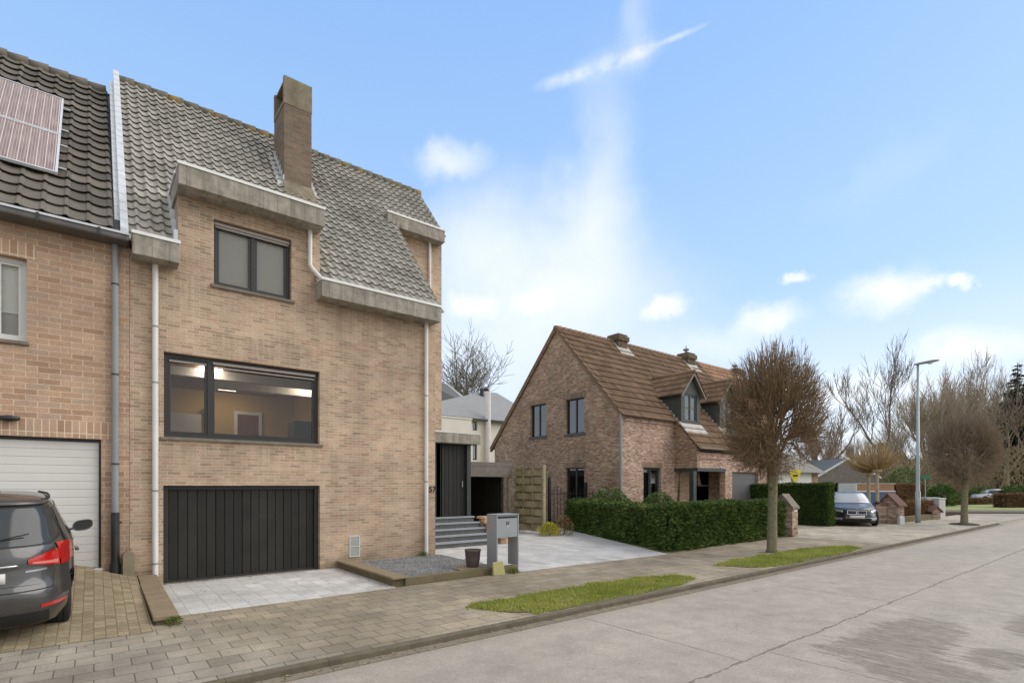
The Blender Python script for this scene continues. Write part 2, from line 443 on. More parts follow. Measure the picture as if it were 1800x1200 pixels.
M['gravel'] = leaf_mat('gravel_chips', [(0., srgb(94,94,96)), (.5, srgb(132,130,128)), (1., srgb(166,164,160))], .9, 0.)
M['gravbase'] = plain('gravel_bed_base', srgb(112,110,104), .95, .25, 10., bump=.8)
M['under'] = leaf_mat('leafless_thicket', [(0., srgb(104,88,66)), (.4, srgb(134,114,86)), (.75, srgb(150,136,106)), (1., srgb(132,132,90))], .9, .1, .07)
M['beech'] = leaf_mat('dry_beech_leaves', [(0., srgb(84,58,40)), (.5, srgb(124,92,62)), (1., srgb(160,126,88))], .8, .1, .5)
M['fir'] = leaf_mat('fir_needles', [(0., srgb(20,32,22)), (.5, srgb(38,56,38)), (1., srgb(66,84,56))], .7, .05, .5)
M['laurel'] = leaf_mat('green_shrub_leaves', [(0., srgb(40,60,26)), (.5, srgb(80,104,44)), (1., srgb(128,150,80))], .6, .1, .5)
def ST_(name, mb, mat, **k):
    o = build(name, mb, mat, **k); o['kind'] = 'structure'; return o

# ================================================================ GROUND
m = MB(); m.box(-400, -300, -.6, 1200, 900, -.30); ground = ST_('ground', m, plain('far_ground', srgb(112,106,72), .95, .25, .3))

KY = 5.75           # outer kerb face
# road
def road_mat():
    t = NT('concrete_road')
    x, y, z = t.sep(t.wpos())
    fine = t.noise(scale=45., detail=5., rough=.75); mid = t.noise(scale=3., detail=7., rough=.65); big = t.noise(scale=.35, detail=5.)
    vor = t.node('TexVoronoi'); vor.inputs['Scale'].default_value = 28.; t.l.new(t.wpos(), vor.inputs['Vector'])
    sp = t.mapr(vor.outputs[0], .05, .35, 1.22, .97)
    f = t.math('MULTIPLY', t.mapr(fine, .3, .7, .80, 1.16), t.mapr(mid, .3, .7, .84, 1.10))
    f = t.math('MULTIPLY', f, t.mapr(big, .35, .65, .92, 1.05)); f = t.math('MULTIPLY', f, sp)
    # tyre-worn bands along the street, a touch darker
    band = t.noise(scale=1., detail=2., stretch=(.02, .9, 1.)); f = t.math('MULTIPLY', f, t.mapr(band, .35, .65, .95, 1.03))
    col = t.mix(1., srgb(166,156,142), t.comb(f, f, f), 'MULTIPLY')
    # joints between the slabs, filled with bitumen and dirt
    wob = t.math('MULTIPLY', t.math('SUBTRACT', t.noise(scale=2.2, detail=6., rough=.75), .5), .16)
    w2 = t.mapr(t.noise(scale=6., detail=5., rough=.7), .38, .66, .005, .030)
    dj = t.math('ABSOLUTE', t.math('ADD', t.math('SUBTRACT', y, 3.07), wob))
    j1 = t.mapr(t.math('DIVIDE', dj, w2), .6, 1.3, 1., 0.)
    near = t.math('LESS_THAN', y, 3.07)
    xs = t.math('ADD', t.math('SUBTRACT', x, .82), t.math('MULTIPLY', near, -.55))
    xs = t.math('ADD', xs, t.math('MULTIPLY', wob, .6))
    fr = t.math('FRACT', t.math('DIVIDE', xs, 4.92)); fr = t.math('MULTIPLY', t.math('MINIMUM', fr, t.math('SUBTRACT', 1., fr)), 4.92)
    j2 = t.mapr(t.math('DIVIDE', fr, w2), .45, 1., .85, 0.)
    j = t.math('MAXIMUM', j1, j2)
    col = t.mix(t.math('MULTIPLY', j, .75), col, srgb(104,95,84))
    # hairline cracks wandering through the slabs
    cv = t.node('TexVoronoi'); cv.feature = 'DISTANCE_TO_EDGE'; cv.inputs['Scale'].default_value = .35; nv = t.node('TexNoise'); nv.inputs['Scale'].default_value = 1.3; nv.inputs['Detail'].default_value = 6.; t.l.new(t.wpos(), nv.inputs['Vector'])
    va = t.node('VectorMath'); va.operation = 'ADD'; t.l.new(t.wpos(), va.inputs[0]); t.l.new(nv.outputs[1], va.inputs[1]); t.l.new(va.outputs[0], cv.inputs['Vector'])
    ck = t.math('MULTIPLY', t.mapr(cv.outputs[0], .001, .006, 1., 0.), t.mapr(t.noise(scale=.5, detail=3.), .52, .6, 0., .5)); col = t.mix(ck, col, srgb(112,104,92))
    # damp, streaky dark stains on the near slab
    def blob(cx, cy, rx, ry, a=0.):
        dx = t.math('DIVIDE', t.math('SUBTRACT', x, cx), rx); dy = t.math('DIVIDE', t.math('SUBTRACT', y, cy), ry)
        return t.math('SUBTRACT', 1., t.math('ADD', t.math('MULTIPLY', dx, dx), t.math('MULTIPLY', dy, dy)))
    mk = t.math('MAXIMUM', blob(8.3, 2.25, 2.0, .62), blob(8.15, 1.3, .7, .4)); mk = t.math('MAXIMUM', mk, blob(6.9, 1.7, .8, .7)); mk = t.math('MAXIMUM', mk, blob(7.35, 2.2, .9, .8))
    mk = t.math('MAXIMUM', mk, blob(10.6, 1.2, 1.4, .5))
    st = t.noise(scale=3.4, detail=12., rough=.8, stretch=(3.0, .7, 1.))
    s = t.math('ADD', t.math('MULTIPLY', mk, .28), st)
    k = t.mapr(s, .60, .635, 0., 1., True)
    k = t.math('MULTIPLY', k, t.mapr(mk, -.35, .1, 0., 1.))
    k = t.math('MULTIPLY', k, t.mapr(t.noise(scale=6., detail=8., rough=.8, stretch=(4., .8, 1.)), .35, .6, .25, 1.))
    col = t.mix(t.math('MULTIPLY', k, .8), col, srgb(106,97,82))
    pale = t.math('MULTIPLY', t.mapr(mk, -.6, .3, 0., .6), t.mapr(t.noise(scale=5., detail=6., rough=.7, stretch=(4., .6, 1.)), .55, .7, 0., 1.))
    col = t.mix(pale, col, srgb(190,182,172))
    # dirt gathered by the kerb
    kd = t.mapr(y, 5.3, 5.75, 0., 1.); kd = t.math('MULTIPLY', kd, t.mapr(mid, .35, .65, .1, .9))
    col = t.mix(t.math('MULTIPLY', kd, .6), col, srgb(118,104,84))
    h = t.math('SUBTRACT', t.math('ADD', t.math('MULTIPLY', fine, .5), t.math('MULTIPLY', mid, .5)), t.math('MULTIPLY', j, 1.5))
    return t.out(col, .88, t.bump(h, .5, .008), spec=.25)
M['road'] = road_mat()
m = MB(); m.box(-40, -9, -.28, 33.5, KY, -.075)
m.hexa([(33.5,-9,-.28),(62,-30,-.28),(62,13.5,-.28),(33.5,KY,-.28)], [(33.5,-9,-.075),(62,-30,-.075),(62,13.5,-.075),(33.5,KY,-.075)])
ST_('road', m, M['road'])
# far pavement on the camera's side
m = MB(); m.box(-40, -14, -.28, 33, -9.0, .0); ST_('far_sidewalk', m, M['sidewalk'])

# kerb and a gutter strip, following the street
m = MB(); m.box(-40, KY, -.28, 36, KY + .11, .012)
k = ST_('kerb', m, M['kerb'], bevel=.02)
m = MB(); m.box(-40, KY - .16, -.2, 36, KY - .003, -.062); ST_('gutter_strip', m, M['gutterstrip'])
# sidewalk
m = MB(); m.box(-40, KY + .112, -.28, 20.4, 9.1, 0.)
ST_('sidewalk', m, M['sidewalk'])
m = MB(); m.box(20.402, KY + .112, -.28, 44, 9.1, -.002); m.box(20.6, 9.101, -.28, 27.0, 14, -.004); m.box(27.001, 9.101, -.28, 31.2, 20, -.006)
ST_('forecourt', m, M['gravpave'])

# light paved drive in front of the dark garage, and the one by the steps
m = MB(); m.box(.905, 9.08, -.2, 4.42, 12.13, .006); d = ST_('driveway', m, M['lightpave'])
m = MB(); m.hexa([(7.2,9.06,-.2),(12.5,8.86,-.2),(16.6,17.5,-.2),(7.2,17.5,-.2)], [(7.2,9.06,.006),(12.5,8.86,.006),(16.6,17.5,.006),(7.2,17.5,.006)]); ST_('driveway', m, M['lightpave'])
m = MB(); m.box(7.0, 17.5, -.2, 16.8, 30, .002); ST_('yard', m, M['soil'])
# front garden soil behind the hedge
m = MB(); m.hexa([(12.6,9.0,-.2),(20.3,9.15,-.2),(20.3,15,-.2),(15.6,15,-.2)], [(12.6,9.0,.02),(20.3,9.15,.02),(20.3,15,.02),(15.6,15,.02)])
ST_('garden_soil', m, M['soilgrass'])
# sloping beige paved drive of the left neighbour
def lz(x, y):
    a = .24 + (.63 - x) * .28; a = min(a, .52); s = max(0., min(1., (y - 8.3) / 3.8)); return .004 + a * s
m = MB(); xs = [-6, -3, -2, -1, -.4, 0, .3, .62]; ys = [8.3, 9, 10, 11, 12.2]
for i in range(len(xs)-1):
    for j in range(len(ys)-1):
        m.face([(xs[i],ys[j],lz(xs[i],ys[j])),(xs[i+1],ys[j],lz(xs[i+1],ys[j])),(xs[i+1],ys[j+1],lz(xs[i+1],ys[j+1])),(xs[i],ys[j+1],lz(xs[i],ys[j+1]))])
ST_('sloping_driveway', m, M['beigepave'])

# ================================================================ MAIN HOUSE
YF = 12.1; XL = XatY(228, YF); X1 = 7.0; XR = 8.97; YB = 15.1
RS = 1.22
def rz(y): return 6.81 + RS * (y - 12.34)
YRID = 16.75; ZR = rz(YRID)
house = thing('brick_house', 'tall tan brick house with steep grey tiled roof and black garage door', 'house', (3.8, YF, 0))
fy = lambda u, v, d: (u, YF + d, v)
xd0, xd1 = XatY(313, YF), XatY(562, YF); zd = 7.62
gx0, gx1, gz = XatY(287, YF), XatY(562.5, YF), 1.9
lw = (XatY(288, YF), ZatY(288, 767, YF), XatY(562, YF), ZatY(288, 617, YF))
uw = (XatY(376, YF), ZatY(376, 500, YF), XatY(512.5, YF), ZatY(376, 384, YF))
rect = lambda a, b, c, d: [(a,b),(c,b),(c,d),(a,d)]
m = MB()
m.wall([(XL,-.1),(gx0,-.1),(gx0,gz),(gx1,gz),(gx1,-.1),(X1,-.1),(X1,6.3),(xd1,6.3),(xd1,zd),(xd0,zd),(xd0,6.3),(XL,6.3)],
       [rect(*lw), rect(*uw)], fy, .3)
build('wall', m, M['brick'], house)
m = MB()          # right side of the front block, the set-back wall and the far gable
m.wall([(YF+.3,-.1),(YB,-.1),(YB,rz(YB)-.12),(YF+.3,rz(YF+.3)-.1)], [], lambda u,v,d: (X1-.002-d,u,v), .25)
m.wall([(X1,-.1),(XR,-.1),(XR,rz(YB)-.1),(X1,rz(YB)-.1)], [], lambda u,v,d: (u,YB+d,v), .25)
m.wall([(YB+.25,-.1),(21.4,-.1),(21.4,6.5),(YRID,ZR-.1),(YB+.25,rz(YB+.25)-.12)], [], lambda u,v,d: (XR-d,u,v), .25)
build('wall', m, M['brick'], house, label='set-back right wall of the tan brick house')
m = MB(); m.box(XL, 21.4, -.1, XR, 21.65, 6.5); m.wall([(YF+.3,-.1),(21.4,-.1),(21.4,6.5),(YRID,ZR-.2),(YF+.3,rz(YF+.3)-.2)], [], lambda u,v,d: (XL+d,u,v), .2)
build('rear_wall', m, M['brick'], house)
m = MB(); m.face([(XL-.1,YRID,ZR),(XR+.05,YRID,ZR),(XR+.05,21.8,ZR-(21.8-YRID)*RS),(XL-.1,21.8,ZR-(21.8-YRID)*RS)])
build('rear_roof', m, M['slatedk'], house, solid=.1)

def tile_field(name, O, U, V, N, nu, nv, prof, mat, keep=None, parent=None, step=.040, lift=.02, sub=8, jit=.004):
    """rows of overlapping roof tiles, modelled; O lower left corner, U/V one tile step"""
    m = MB(); uv = []; rng = random.Random(nu * 31 + nv)
    O, U, V, N = Vector(O), Vector(U), Vector(V), Vector(N).normalized()
    for r in range(nv):
        for c in range(nu):
            P = O + U * (c + .5) + V * (r + .5)
            if keep and not keep(P): continue
            j1 = rng.uniform(-jit, jit); j2 = rng.uniform(-jit, jit)
            i = len(m.v); sv = []
            for (tt, hh) in ((.0, step-.016), (0., step), (1.12, .0)):
                for q in range(sub + 1):
                    s = q / sub
                    h = lift + prof(s) + hh + j1 * (1 - s) + j2 * s
                    m.v.append(tuple(O + U * (c + s) + V * (r + tt) + N * h))
                    sv.append((c + .02 + .96 * s, r + .02 + .9 * min(tt, 1)))
            w = sub + 1
            for k in range(2):
                for q in range(sub):
                    a = (k*w+q, k*w+q+1, (k+1)*w+q+1, (k+1)*w+q)
                    m.f.append(tuple(i + z for z in a))
                    for z in a: uv += sv[z]
    o = build(name, m, mat, parent, uv=uv, fixn=False)
    return o
M['tile_grey'] = tile_mat('grey_pantiles', [(0., srgb(132,127,117)), (.3, srgb(152,147,136)), (.7, srgb(162,157,146)), (1., srgb(142,137,125))], moss=.3, mosscol=srgb(96,92,66))
M['tile_dark'] = tile_mat('dark_tiles', [(0., srgb(84,78,70)), (.4, srgb(102,96,85)), (.8, srgb(114,107,96)), (1., srgb(94,88,77))], moss=.4, mosscol=srgb(74,76,44))
M['tile_brown'] = tile_mat('brown_tiles', [(0., srgb(104,83,63)), (.4, srgb(120,96,73)), (.8, srgb(132,107,83)), (1., srgb(112,90,68))], moss=.4, mosscol=srgb(104,96,62))
M['tile_orange'] = tile_mat('orange_brown_tiles', [(0., srgb(140,108,84)), (.4, srgb(156,122,96)), (.8, srgb(168,134,106)), (1., srgb(146,114,86))], moss=.25, mosscol=srgb(120,110,70))
M['ridge'] = (lambda t: t.out(t.mix(t.mapr(t.noise(scale=2.2, detail=5., rough=.7), .53, .60, 0., .8), t.mix(t.mapr(t.noise(scale=9.), .3, .7), srgb(78,76,66), srgb(118,114,100)), srgb(150,124,40)), .85))(NT('lichen_ridge_tiles'))

pan = lambda s: .026 * sin(2 * pi * (s + .12)) + .008 * sin(4 * pi * s)
SL = sqrt(1 + RS * RS); N0 = (0, -RS, 1)
y0 = 11.98; rows = 26; pv = (YRID - y0) * SL / rows; cols = 42; pu = (XR + .03 - (XL - .1)) / cols
CHX0, CHX1, CHY0, CHY1 = 3.98, 4.69, 14.82, 15.83
def keep(P):
    if P.x > X1 + .12 and P.y < YB - .1: return False
    if xd0 + .05 < P.x < xd1 - .05 and P.z < 8.0: return False
    if CHX0 + .1 < P.x < CHX1 - .1 and CHY0 + .15 < P.y < CHY1 - .1: return False
    return True
roof = tile_field('roof', (XL - .1, y0, rz(y0)), (pu,0,0), (0,pv/SL,pv*RS/SL), N0, cols, rows, pan, M['tile_grey'], keep, house)
m = MB()          # underlay closing the slope
for a, b, c, d in ((XL-.05, XR, YB, YRID), (XL-.05, X1, 13.3, YB), (XL-.05, xd0, 12.12, 13.3), (xd1, X1, 12.12, 13.3)):
    m.face([(a,c,rz(c)-.03),(b,c,rz(c)-.03),(b,d,rz(d)-.03),(a,d,rz(d)-.03)])
build('roof_underlay', m, M['black'], roof)
m = MB()
n = 24; w = (XR + .05 - XL + .1) / n
for i in range(n):
    xa = XL - .08 + i * w
    m.tube([(xa, YRID+.02, ZR-.005), (xa + w * 1.06, YRID+.02, ZR+.02)], [.125, .14], 10)
build('ridge_tiles', m, M['ridge'], roof, smooth=True)
# verge boards at the two right edges
m = MB()
for X, ya, yb in ((X1+.01, 12.0, YB-.0), (XR+.01, YB-.1, YRID)):
    m.hexa([(X,ya,rz(ya)-.16),(X+.05,ya,rz(ya)-.16),(X+.05,yb,rz(yb)-.16),(X,yb,rz(yb)-.16)], [(X,ya,rz(ya)+.05),(X+.05,ya,rz(ya)+.05),(X+.05,yb,rz(yb)+.05),(X,yb,rz(yb)+.05)])
build('verge', m, M['tile_grey'], roof)
# zinc verge against the left neighbour
m = MB(); X = XL - .23
for (xa, xb, h0, h1, yy0, yy1) in ((XL-.14, XL-.02, -.1, .16, 12.05, YRID+.1), (XL-.22, XL-.131, -.1, .05, 12.1, YRID-.25)):
    k = 24
    for i in range(k):
        ya = yy0 + (yy1-yy0) * i / k; yb = yy0 + (yy1-yy0) * (i+.995) / k; e = .002 * (i % 2)
        m.hexa([(xa,ya,rz(ya)+h0),(xb,ya,rz(ya)+h0),(xb,yb,rz(yb)+h0),(xa,yb,rz(yb)+h0)], [(xa,ya,rz(ya)+h1+e+.015),(xb,ya,rz(ya)+h1+e+.015),(xb,yb,rz(yb)+h1+e),(xa,yb,rz(yb)+h1+e)])
build('zinc_verge', m, M['zinc'], roof)

# concrete gutters with white zinc lip
def gutter(x0, x1, ztop, h, yf, yb, name='concrete_gutter', soff=.0, retl=0):
    m = MB(); m.box(x0, yf, ztop - .06 - h, x1, yb, ztop - .06)
    g = build(name, m, M['concrete'], house, bevel=.01)
    m = MB(); m.box(x0 - .015, yf - .02, ztop - .058, x1 + .015, yf + .06, ztop)
    if retl: m.box(x0 - .015, yf + .061, ztop - .058, x0 + .05, retl, ztop)
    m.box(x0 - .012, yf + .061, ztop - .05, x1 + .012, yb, ztop - .03)
    build('zinc_lip', m, M['white'], g)
    return g
gyf = 11.66
zl = ZatY(232, 403, gyf); zdt = ZatY(313, 281, gyf)
gutter(XatY(233, gyf), XatY(316, gyf), zl, .36, gyf, 12.06)
gutter(XatY(314, gyf), XatY(571, gyf), zdt, .37, gyf, 12.095, retl=None)
g = gutter(XatY(566, gyf), XatY(775, gyf), zl - .02, .36, gyf, 12.06)
ysg = 14.72
zs = ZatY(682, 369, ysg)
gutter(XatY(682, ysg), XatY(782, ysg), zs, .36, ysg, YB - .005)
# dormer top: flat roof slab with concrete return on the left, running back into the slope
dx0, dx1 = XatY(314, gyf), XatY(571, gyf); yin = 12.34 + (zdt - 6.81) / RS + .1
m = MB(); m.box(dx0, 12.096, zdt - .42, dx0 + .12, yin, zdt - .06); m.box(dx1 - .12, 12.096, zdt - .42, dx1, yin, zdt - .06)
m.box(dx0 + .12, 12.096, zdt - .30, dx1 - .12, yin, zdt - .12)
g2 = build('dormer_roof', m, M['concrete'], house)
m = MB(); m.box(dx0 - .03, 12.1, zdt - .055, dx0 + .05, yin - .1, zdt + .002)
build('zinc_lip', m, M['zinc'], g2)
m = MB()   # dormer cheeks
m.wall([(YF+.31, 6.0), (YF+.31, zdt-.42), (yin, zdt-.42), (yin, 7.4)], [], lambda u,v,d: (xd0+.001+d,u,v), .2)
build('dormer_cheek', m, M['brick'], house); m = MB()
m.wall([(YF+.31, 6.0), (YF+.31, zdt-.42), (yin, zdt-.42), (yin, 7.4)], [], lambda u,v,d: (xd1-.001-d,u,v), .2)
build('dormer_cheek', m, M['brick'], house)
m = MB()
for i in range(5):       # zinc soakers up the dormer's left side
    ya = 12.1 + i * .24; m.box(xd0 - .07, ya, rz(ya) - .05, xd0 - .002, ya + .22, rz(ya + .2) + .1)
build('zinc_flashing', m, M['zinc'], house)

# chimney
ch = thing('x', 'x', 'x', (0,0,0)); bpy.data.objects.remove(ch)
m = MB(); m.box(CHX0, CHY0, 9.2, CHX1, CHY1, 12.08)
chim = build('chimney', m, M['chimbrick'], house)
m = MB()
m.box(CHX0-.012, CHY0-.012, 12.081, CHX1+.012, CHY0+.1, 12.82); m.box(CHX0-.012, CHY1-.1, 12.081, CHX1+.012, CHY1+.012, 12.82)
m.box(CHX0-.012, CHY0+.1, 12.081, CHX1+.012, CHY1-.1, 12.2); m.box(CHX1-.06, CHY0+.1, 12.2, CHX1+.012, CHY1-.1, 12.82)
m.box(CHX0+.03, CHY0+.1, 12.76, CHX1-.06, CHY1-.1, 12.819)
build('chimney_cap', m, M['chimcap'], chim, bevel=.008)
m = MB(); m.tube([((CHX0+CHX1)/2, 15.3, 12.2), ((CHX0+CHX1)/2, 15.3, 12.55)], .12, 12); build('flue', m, M['redtile'], chim)
m = MB()
for i in range(6):
    ya = CHY0 + i * .17; m.box(CHX0 - .17 , ya, rz(ya) + .0, CHX0 - .002, ya + .16, rz(ya) + .14); m.box(CHX0-.02, ya, rz(ya), CHX0-.001, ya + .16, rz(ya) + .34)
build('zinc_flashing', m, M['zinc'], chim); m = MB()
for i in range(6):
    ya = CHY0 + i * .17; m.box(CHX1 + .002, ya, rz(ya) + .0, CHX1 + .14, ya + .16, rz(ya) + .14)
build('zinc_flashing', m, M['zinc'], chim)
m = MB(); m.hexa([(CHX0-.1,CHY0-.35,rz(CHY0-.35)),(CHX1+.1,CHY0-.35,rz(CHY0-.35)),(CHX1+.03,CHY0+.0,9.5),(CHX0-.03,CHY0+.0,9.5)], [(CHX0-.08,CHY0-.33,rz(CHY0-.33)+.09),(CHX1+.08,CHY0-.33,rz(CHY0-.33)+.09),(CHX1+.02,CHY0-.003,rz(CHY0)+.2),(CHX0-.02,CHY0-.003,rz(CHY0)+.2)])
build('mortar_skirt', m, M['chimcap'], chim)

# windows of the facades that face the street
def window(parent, x0, z0, x1, z1, Y, splits=(), fw=.06, rec=.13, glass='glass', frame='frame', sash=.045, case=None, sill=True, bars=None, label=None, sillover=.06, sillmat='sill'):
    m = MB(); ya, yb = Y + rec, Y + rec + .07
    m.box(x0+.002, ya, z0+.002, x1-.002, yb, z0+fw); m.box(x0+.002, ya, z1-fw, x1-.002, yb, z1-.002)
    m.box(x0+.002, ya, z0+fw, x0+fw, yb, z1-fw); m.box(x1-fw, ya, z0+fw, x1-.002, yb, z1-fw)
    xs = [x0+fw] ; panes = []
    for s in splits: m.box(s-fw*.55, ya-.004, z0+fw, s+fw*.55, yb, z1-fw); panes.append((xs[-1], s-fw*.55)); xs.append(s+fw*.55)
    panes.append((xs[-1], x1-fw))
    for a, b in panes:      # sashes
        s = sash; yy = ya + .015
        m.box(a+.001, yy, z0+fw+.001, b-.001, yb-.005, z0+fw+s); m.box(a+.001, yy, z1-fw-s, b-.001, yb-.005, z1-fw-.001)
        m.box(a+.001, yy, z0+fw+s, a+s, yb-.005, z1-fw-s); m.box(b-s, yy, z0+fw+s, b-.001, yb-.005, z1-fw-s)
        if bars:
            c = (a+b)/2
            for q in range(1, bars): zz = z0+fw + (z1-z0-2*fw)*q/bars; m.box(a+s, yy+.01, zz-.015, b-s, yb-.01, zz+.015)
    w = build('window', m, M[frame], parent, bevel=.004)
    if label: w['label'] = label
    for a, b in panes:
        m = MB(); m.box(a+sash*.8, ya+.035, z0+fw+sash*.8, b-sash*.8, ya+.041, z1-fw-sash*.8); build('pane', m, M[glass], w)
    if sill:
        m = MB(); m.box(x0-sillover, Y-.05, z0-.06, x1+sillover, Y+rec, z0-.001); build('sill', m, M[sillmat], w, bevel=.006)
    return w, panes, ya
w1, pn, ya = window(house, *lw, YF, splits=(XatY(368.5, YF+.13),), fw=.075, sash=.05, label='wide lower window with the lit room behind it')
m = MB(); a, b = pn[0]; m.box(a+.02, ya-.03, lw[3]-.16, b-.02, ya-.005, lw[3]-.125); a, b = pn[1]; m.box(a+.01, ya-.05, lw[3]-.12, b, ya-.005, lw[3]-.07); m.box(a+.02, ya-.04, lw[3]-.19, b-.01, ya-.01, lw[3]-.165)
build('screen_case', m, M['screenbox'], w1)
w2, pn, ya = window(house, *uw, YF, splits=((uw[0]+uw[2])/2+.0,), fw=.07, sash=.045, glass='glass', label='upper window with grey blinds closed')
m = MB(); m.box(uw[0]+.02, ya-.06, uw[3]-.085, uw[2]-.02, ya-.005, uw[3]-.03); m.box(uw[0]+.04, ya-.045, uw[3]-.13, uw[2]-.04, ya-.01, uw[3]-.095); build('screen_case', m, M['screenbox'], w2)
m = MB(); m.box(uw[0]+.03, ya+.09, uw[1]+.02, uw[2]-.03, ya+.1, uw[3]-.02); build('blind', m, M['blind'], w2)

# lit room behind the lower window
rx0, rx1, ry0, ry1, rz0, rz1 = lw[0]-.35, 6.6, YF+.31, 17.2, lw[1]-.9, lw[3]+.12
m = MB()
m.box(rx0-.1, ry0, rz0-.1, rx0, ry1, rz1); m.box(rx1, ry0, rz0-.1, rx1+.1, ry1, rz1); m.box(rx0, ry1, rz0-.1, rx1, ry1+.1, rz1)
m.box(4.9, 15.2, rz0, rx1, ry1, rz1-.004)
room = build('room', m, M['room'], house)
m = MB(); m.box(rx0-.1, ry0, rz1, rx1+.1, ry1+.1, rz1+.1); build('ceiling', m, M['ceil'], room)
m = MB(); m.box(rx0-.1, ry0, rz0-.22, rx1+.1, ry1+.1, rz0-.1); build('room_floor', m, M['roomdoor'], room)
m = MB(); m.box(2.2, 14.6, rz1-.30, rx1, 14.9, rz1-.006); m.box(rx0, ry0+1.6, rz1-.2, rx1, ry0+1.75, rz1-.006); build('cove', m, M['white'], room)
dX0, dX1 = XatY(418, 17.1), XatY(455, 17.1)
m = MB(); m.box(dX0, 17.13, rz0, dX1, 17.19, rz0+2.05); dd = build('room_door', m, M['roomdoor'], room)
m = MB(); m.box(dX0-.09, 17.12, rz0, dX0-.002, 17.19, rz0+2.14); m.box(dX1+.002, 17.12, rz0, dX1+.09, 17.19, rz0+2.14); m.box(dX0-.002, 17.12, rz0+2.052, dX1+.002, 17.19, rz0+2.14); build('door_frame', m, M['white'], dd)
m = MB(); m.box(4.0, 14.0, rz0-.09, 5.6, 14.6, rz0+1.62); build('cabinet', m, M['black'], room, bevel=.01)
m = MB(); m.box(1.55, 16.6, rz0-.09, 2.3, 17.1, rz0+1.9); m.box(2.45, 16.9, rz0-.09, 2.6, 17.1, rz0+2.2); build('cabinet', m, M['white'], room, bevel=.01)
def emis(name, col, s):
    t = NT(name); t.b.inputs['Emission Color'].default_value = c4(col); t.b.inputs['Emission Strength'].default_value = s; t.b.inputs['Base Color'].default_value = c4(col); return t.m
M['lamp'] = emis('room_lamp', (1., .92, .78), 7.)
for x, y in ((2.1, 13.9), (4.5, 14.3), (2.9, 16.2)):
    m = MB(); m.box(x-.22, y-.22, rz1-.06, x+.22, y+.22, rz1-.008); build('ceiling_light', m, M['lamp'], room)

# garage door of boards
m = MB(); yy = YF + .14
m.box(gx0+.002, yy-.03, .012, gx0+.09, yy+.09, gz-.002); m.box(gx1-.09, yy-.03, .012, gx1-.002, yy+.09, gz-.002); m.box(gx0+.09, yy-.03, gz-.08, gx1-.09, yy+.09, gz-.002)
gd = build('garage_door', m, M['boards2'], house, bevel=.006, label='black boarded garage door')
m = MB(); n = 17; bw = (gx1-gx0-.18)/n; rng = random.Random(3)
for i in range(n):
    a = gx0 + .09 + i * bw; e = rng.uniform(-.008, .008); m.box(a+.006, yy+.012+e, .06, a+bw-.006, yy+.04, gz-.08)
m.box(gx0+.09, yy+.04, .03, gx1-.09, yy+.06, gz-.08)
build('board', m, M['boards'], gd, bevel=.004)
m = MB(); m.box(gx0+.09, yy-.004, .014, gx1-.09, yy+.03, .058); build('bottom_rail', m, M['boards2'], gd)
m = MB(); m.box(gx0, YF-.02, -.02, gx1, YF+.5, .011); build('threshold', m, M['sill'], gd)

# downpipes
def pipe(parent, pts, r, mat, joints=(), name='downpipe', bottom=None):
    m = MB(); m.tube(pts, r, 14); p = build(name, m, M[mat], parent, smooth=True)
    mod = p.modifiers.new('e', 'EDGE_SPLIT'); mod.split_angle = radians(45)
    if joints:
        for (x, y, z) in joints:
            m = MB(); m.tube([(x,y,z-.014),(x,y,z+.014)], r + .006, 14); m.box(x - .02, y, z - .012, x + .02, y + r + .02, z + .012)
            build('pipe_clip', m, M['blackpipe'] if mat != 'whitepipe' else M['greypipe'], p)
    return p
yp = YF - .075
xp = XatY(273, yp); pipe(house, [(xp,yp,.0),(xp,yp,6.1)], .05, 'whitepipe', [(xp,yp,z) for z in (ZatY(273,862,yp), ZatY(273,990,yp), ZatY(273,672,yp), 4.9)])
xp = XatY(749.5, yp); pipe(house, [(xp,yp,.1),(xp,yp,6.1)], .048, 'whitepipe', [(xp,yp,z) for z in (2.0, 4.2)])
xp = XatY(545, yp); za, zb = ZatY(545, 470, yp), ZatY(566, 489, yp)
pipe(house, [(xp,yp,zdt-.4),(xp,yp,za+.06),(xp+.05,yp,za-.02),(XatY(564,yp),yp,zb)], .048, 'whitepipe')
yq = YB - .06; xp = XatY(755.5, yq); pipe(house, [(xp,yq,zs-.4),(xp,yq,3.66)], .048, 'whitepipe')

# vent grille
vx0, vx1 = XatY(614,YF), XatY(632,YF); vz0, vz1 = ZatY(623,978,YF), ZatY(623,941,YF)
m = MB(); m.box(vx0, YF-.02, vz0, vx1, YF-.001, vz0+.02); m.box(vx0, YF-.02, vz1-.02, vx1, YF-.001, vz1); m.box(vx0, YF-.02, vz0+.02, vx0+.02, YF-.001, vz1-.02); m.box(vx1-.02, YF-.02, vz0+.02, vx1, YF-.001, vz1-.02)
mz = (vz0+vz1)/2; m.box(vx0+.02, YF-.02, mz-.012, vx1-.02, YF-.001, mz+.012)
vt = build('vent', m, M['white_pvc'], house)
m = MB(); k = 18
for i in range(k):
    z = vz0 + .02 + (vz1-vz0-.04)*(i+.5)/k
    if abs(z-mz) < .02: continue
    m.box(vx0+.02, YF-.015, z-.006, vx1-.02, YF-.004, z+.004)
build('slat', m, M['white_pvc'], vt); m = MB(); m.box(vx0+.02, YF-.0035, vz0+.02, vx1-.02, YF-.001, vz1-.02); build('backing', m, M['greypipe'], vt)

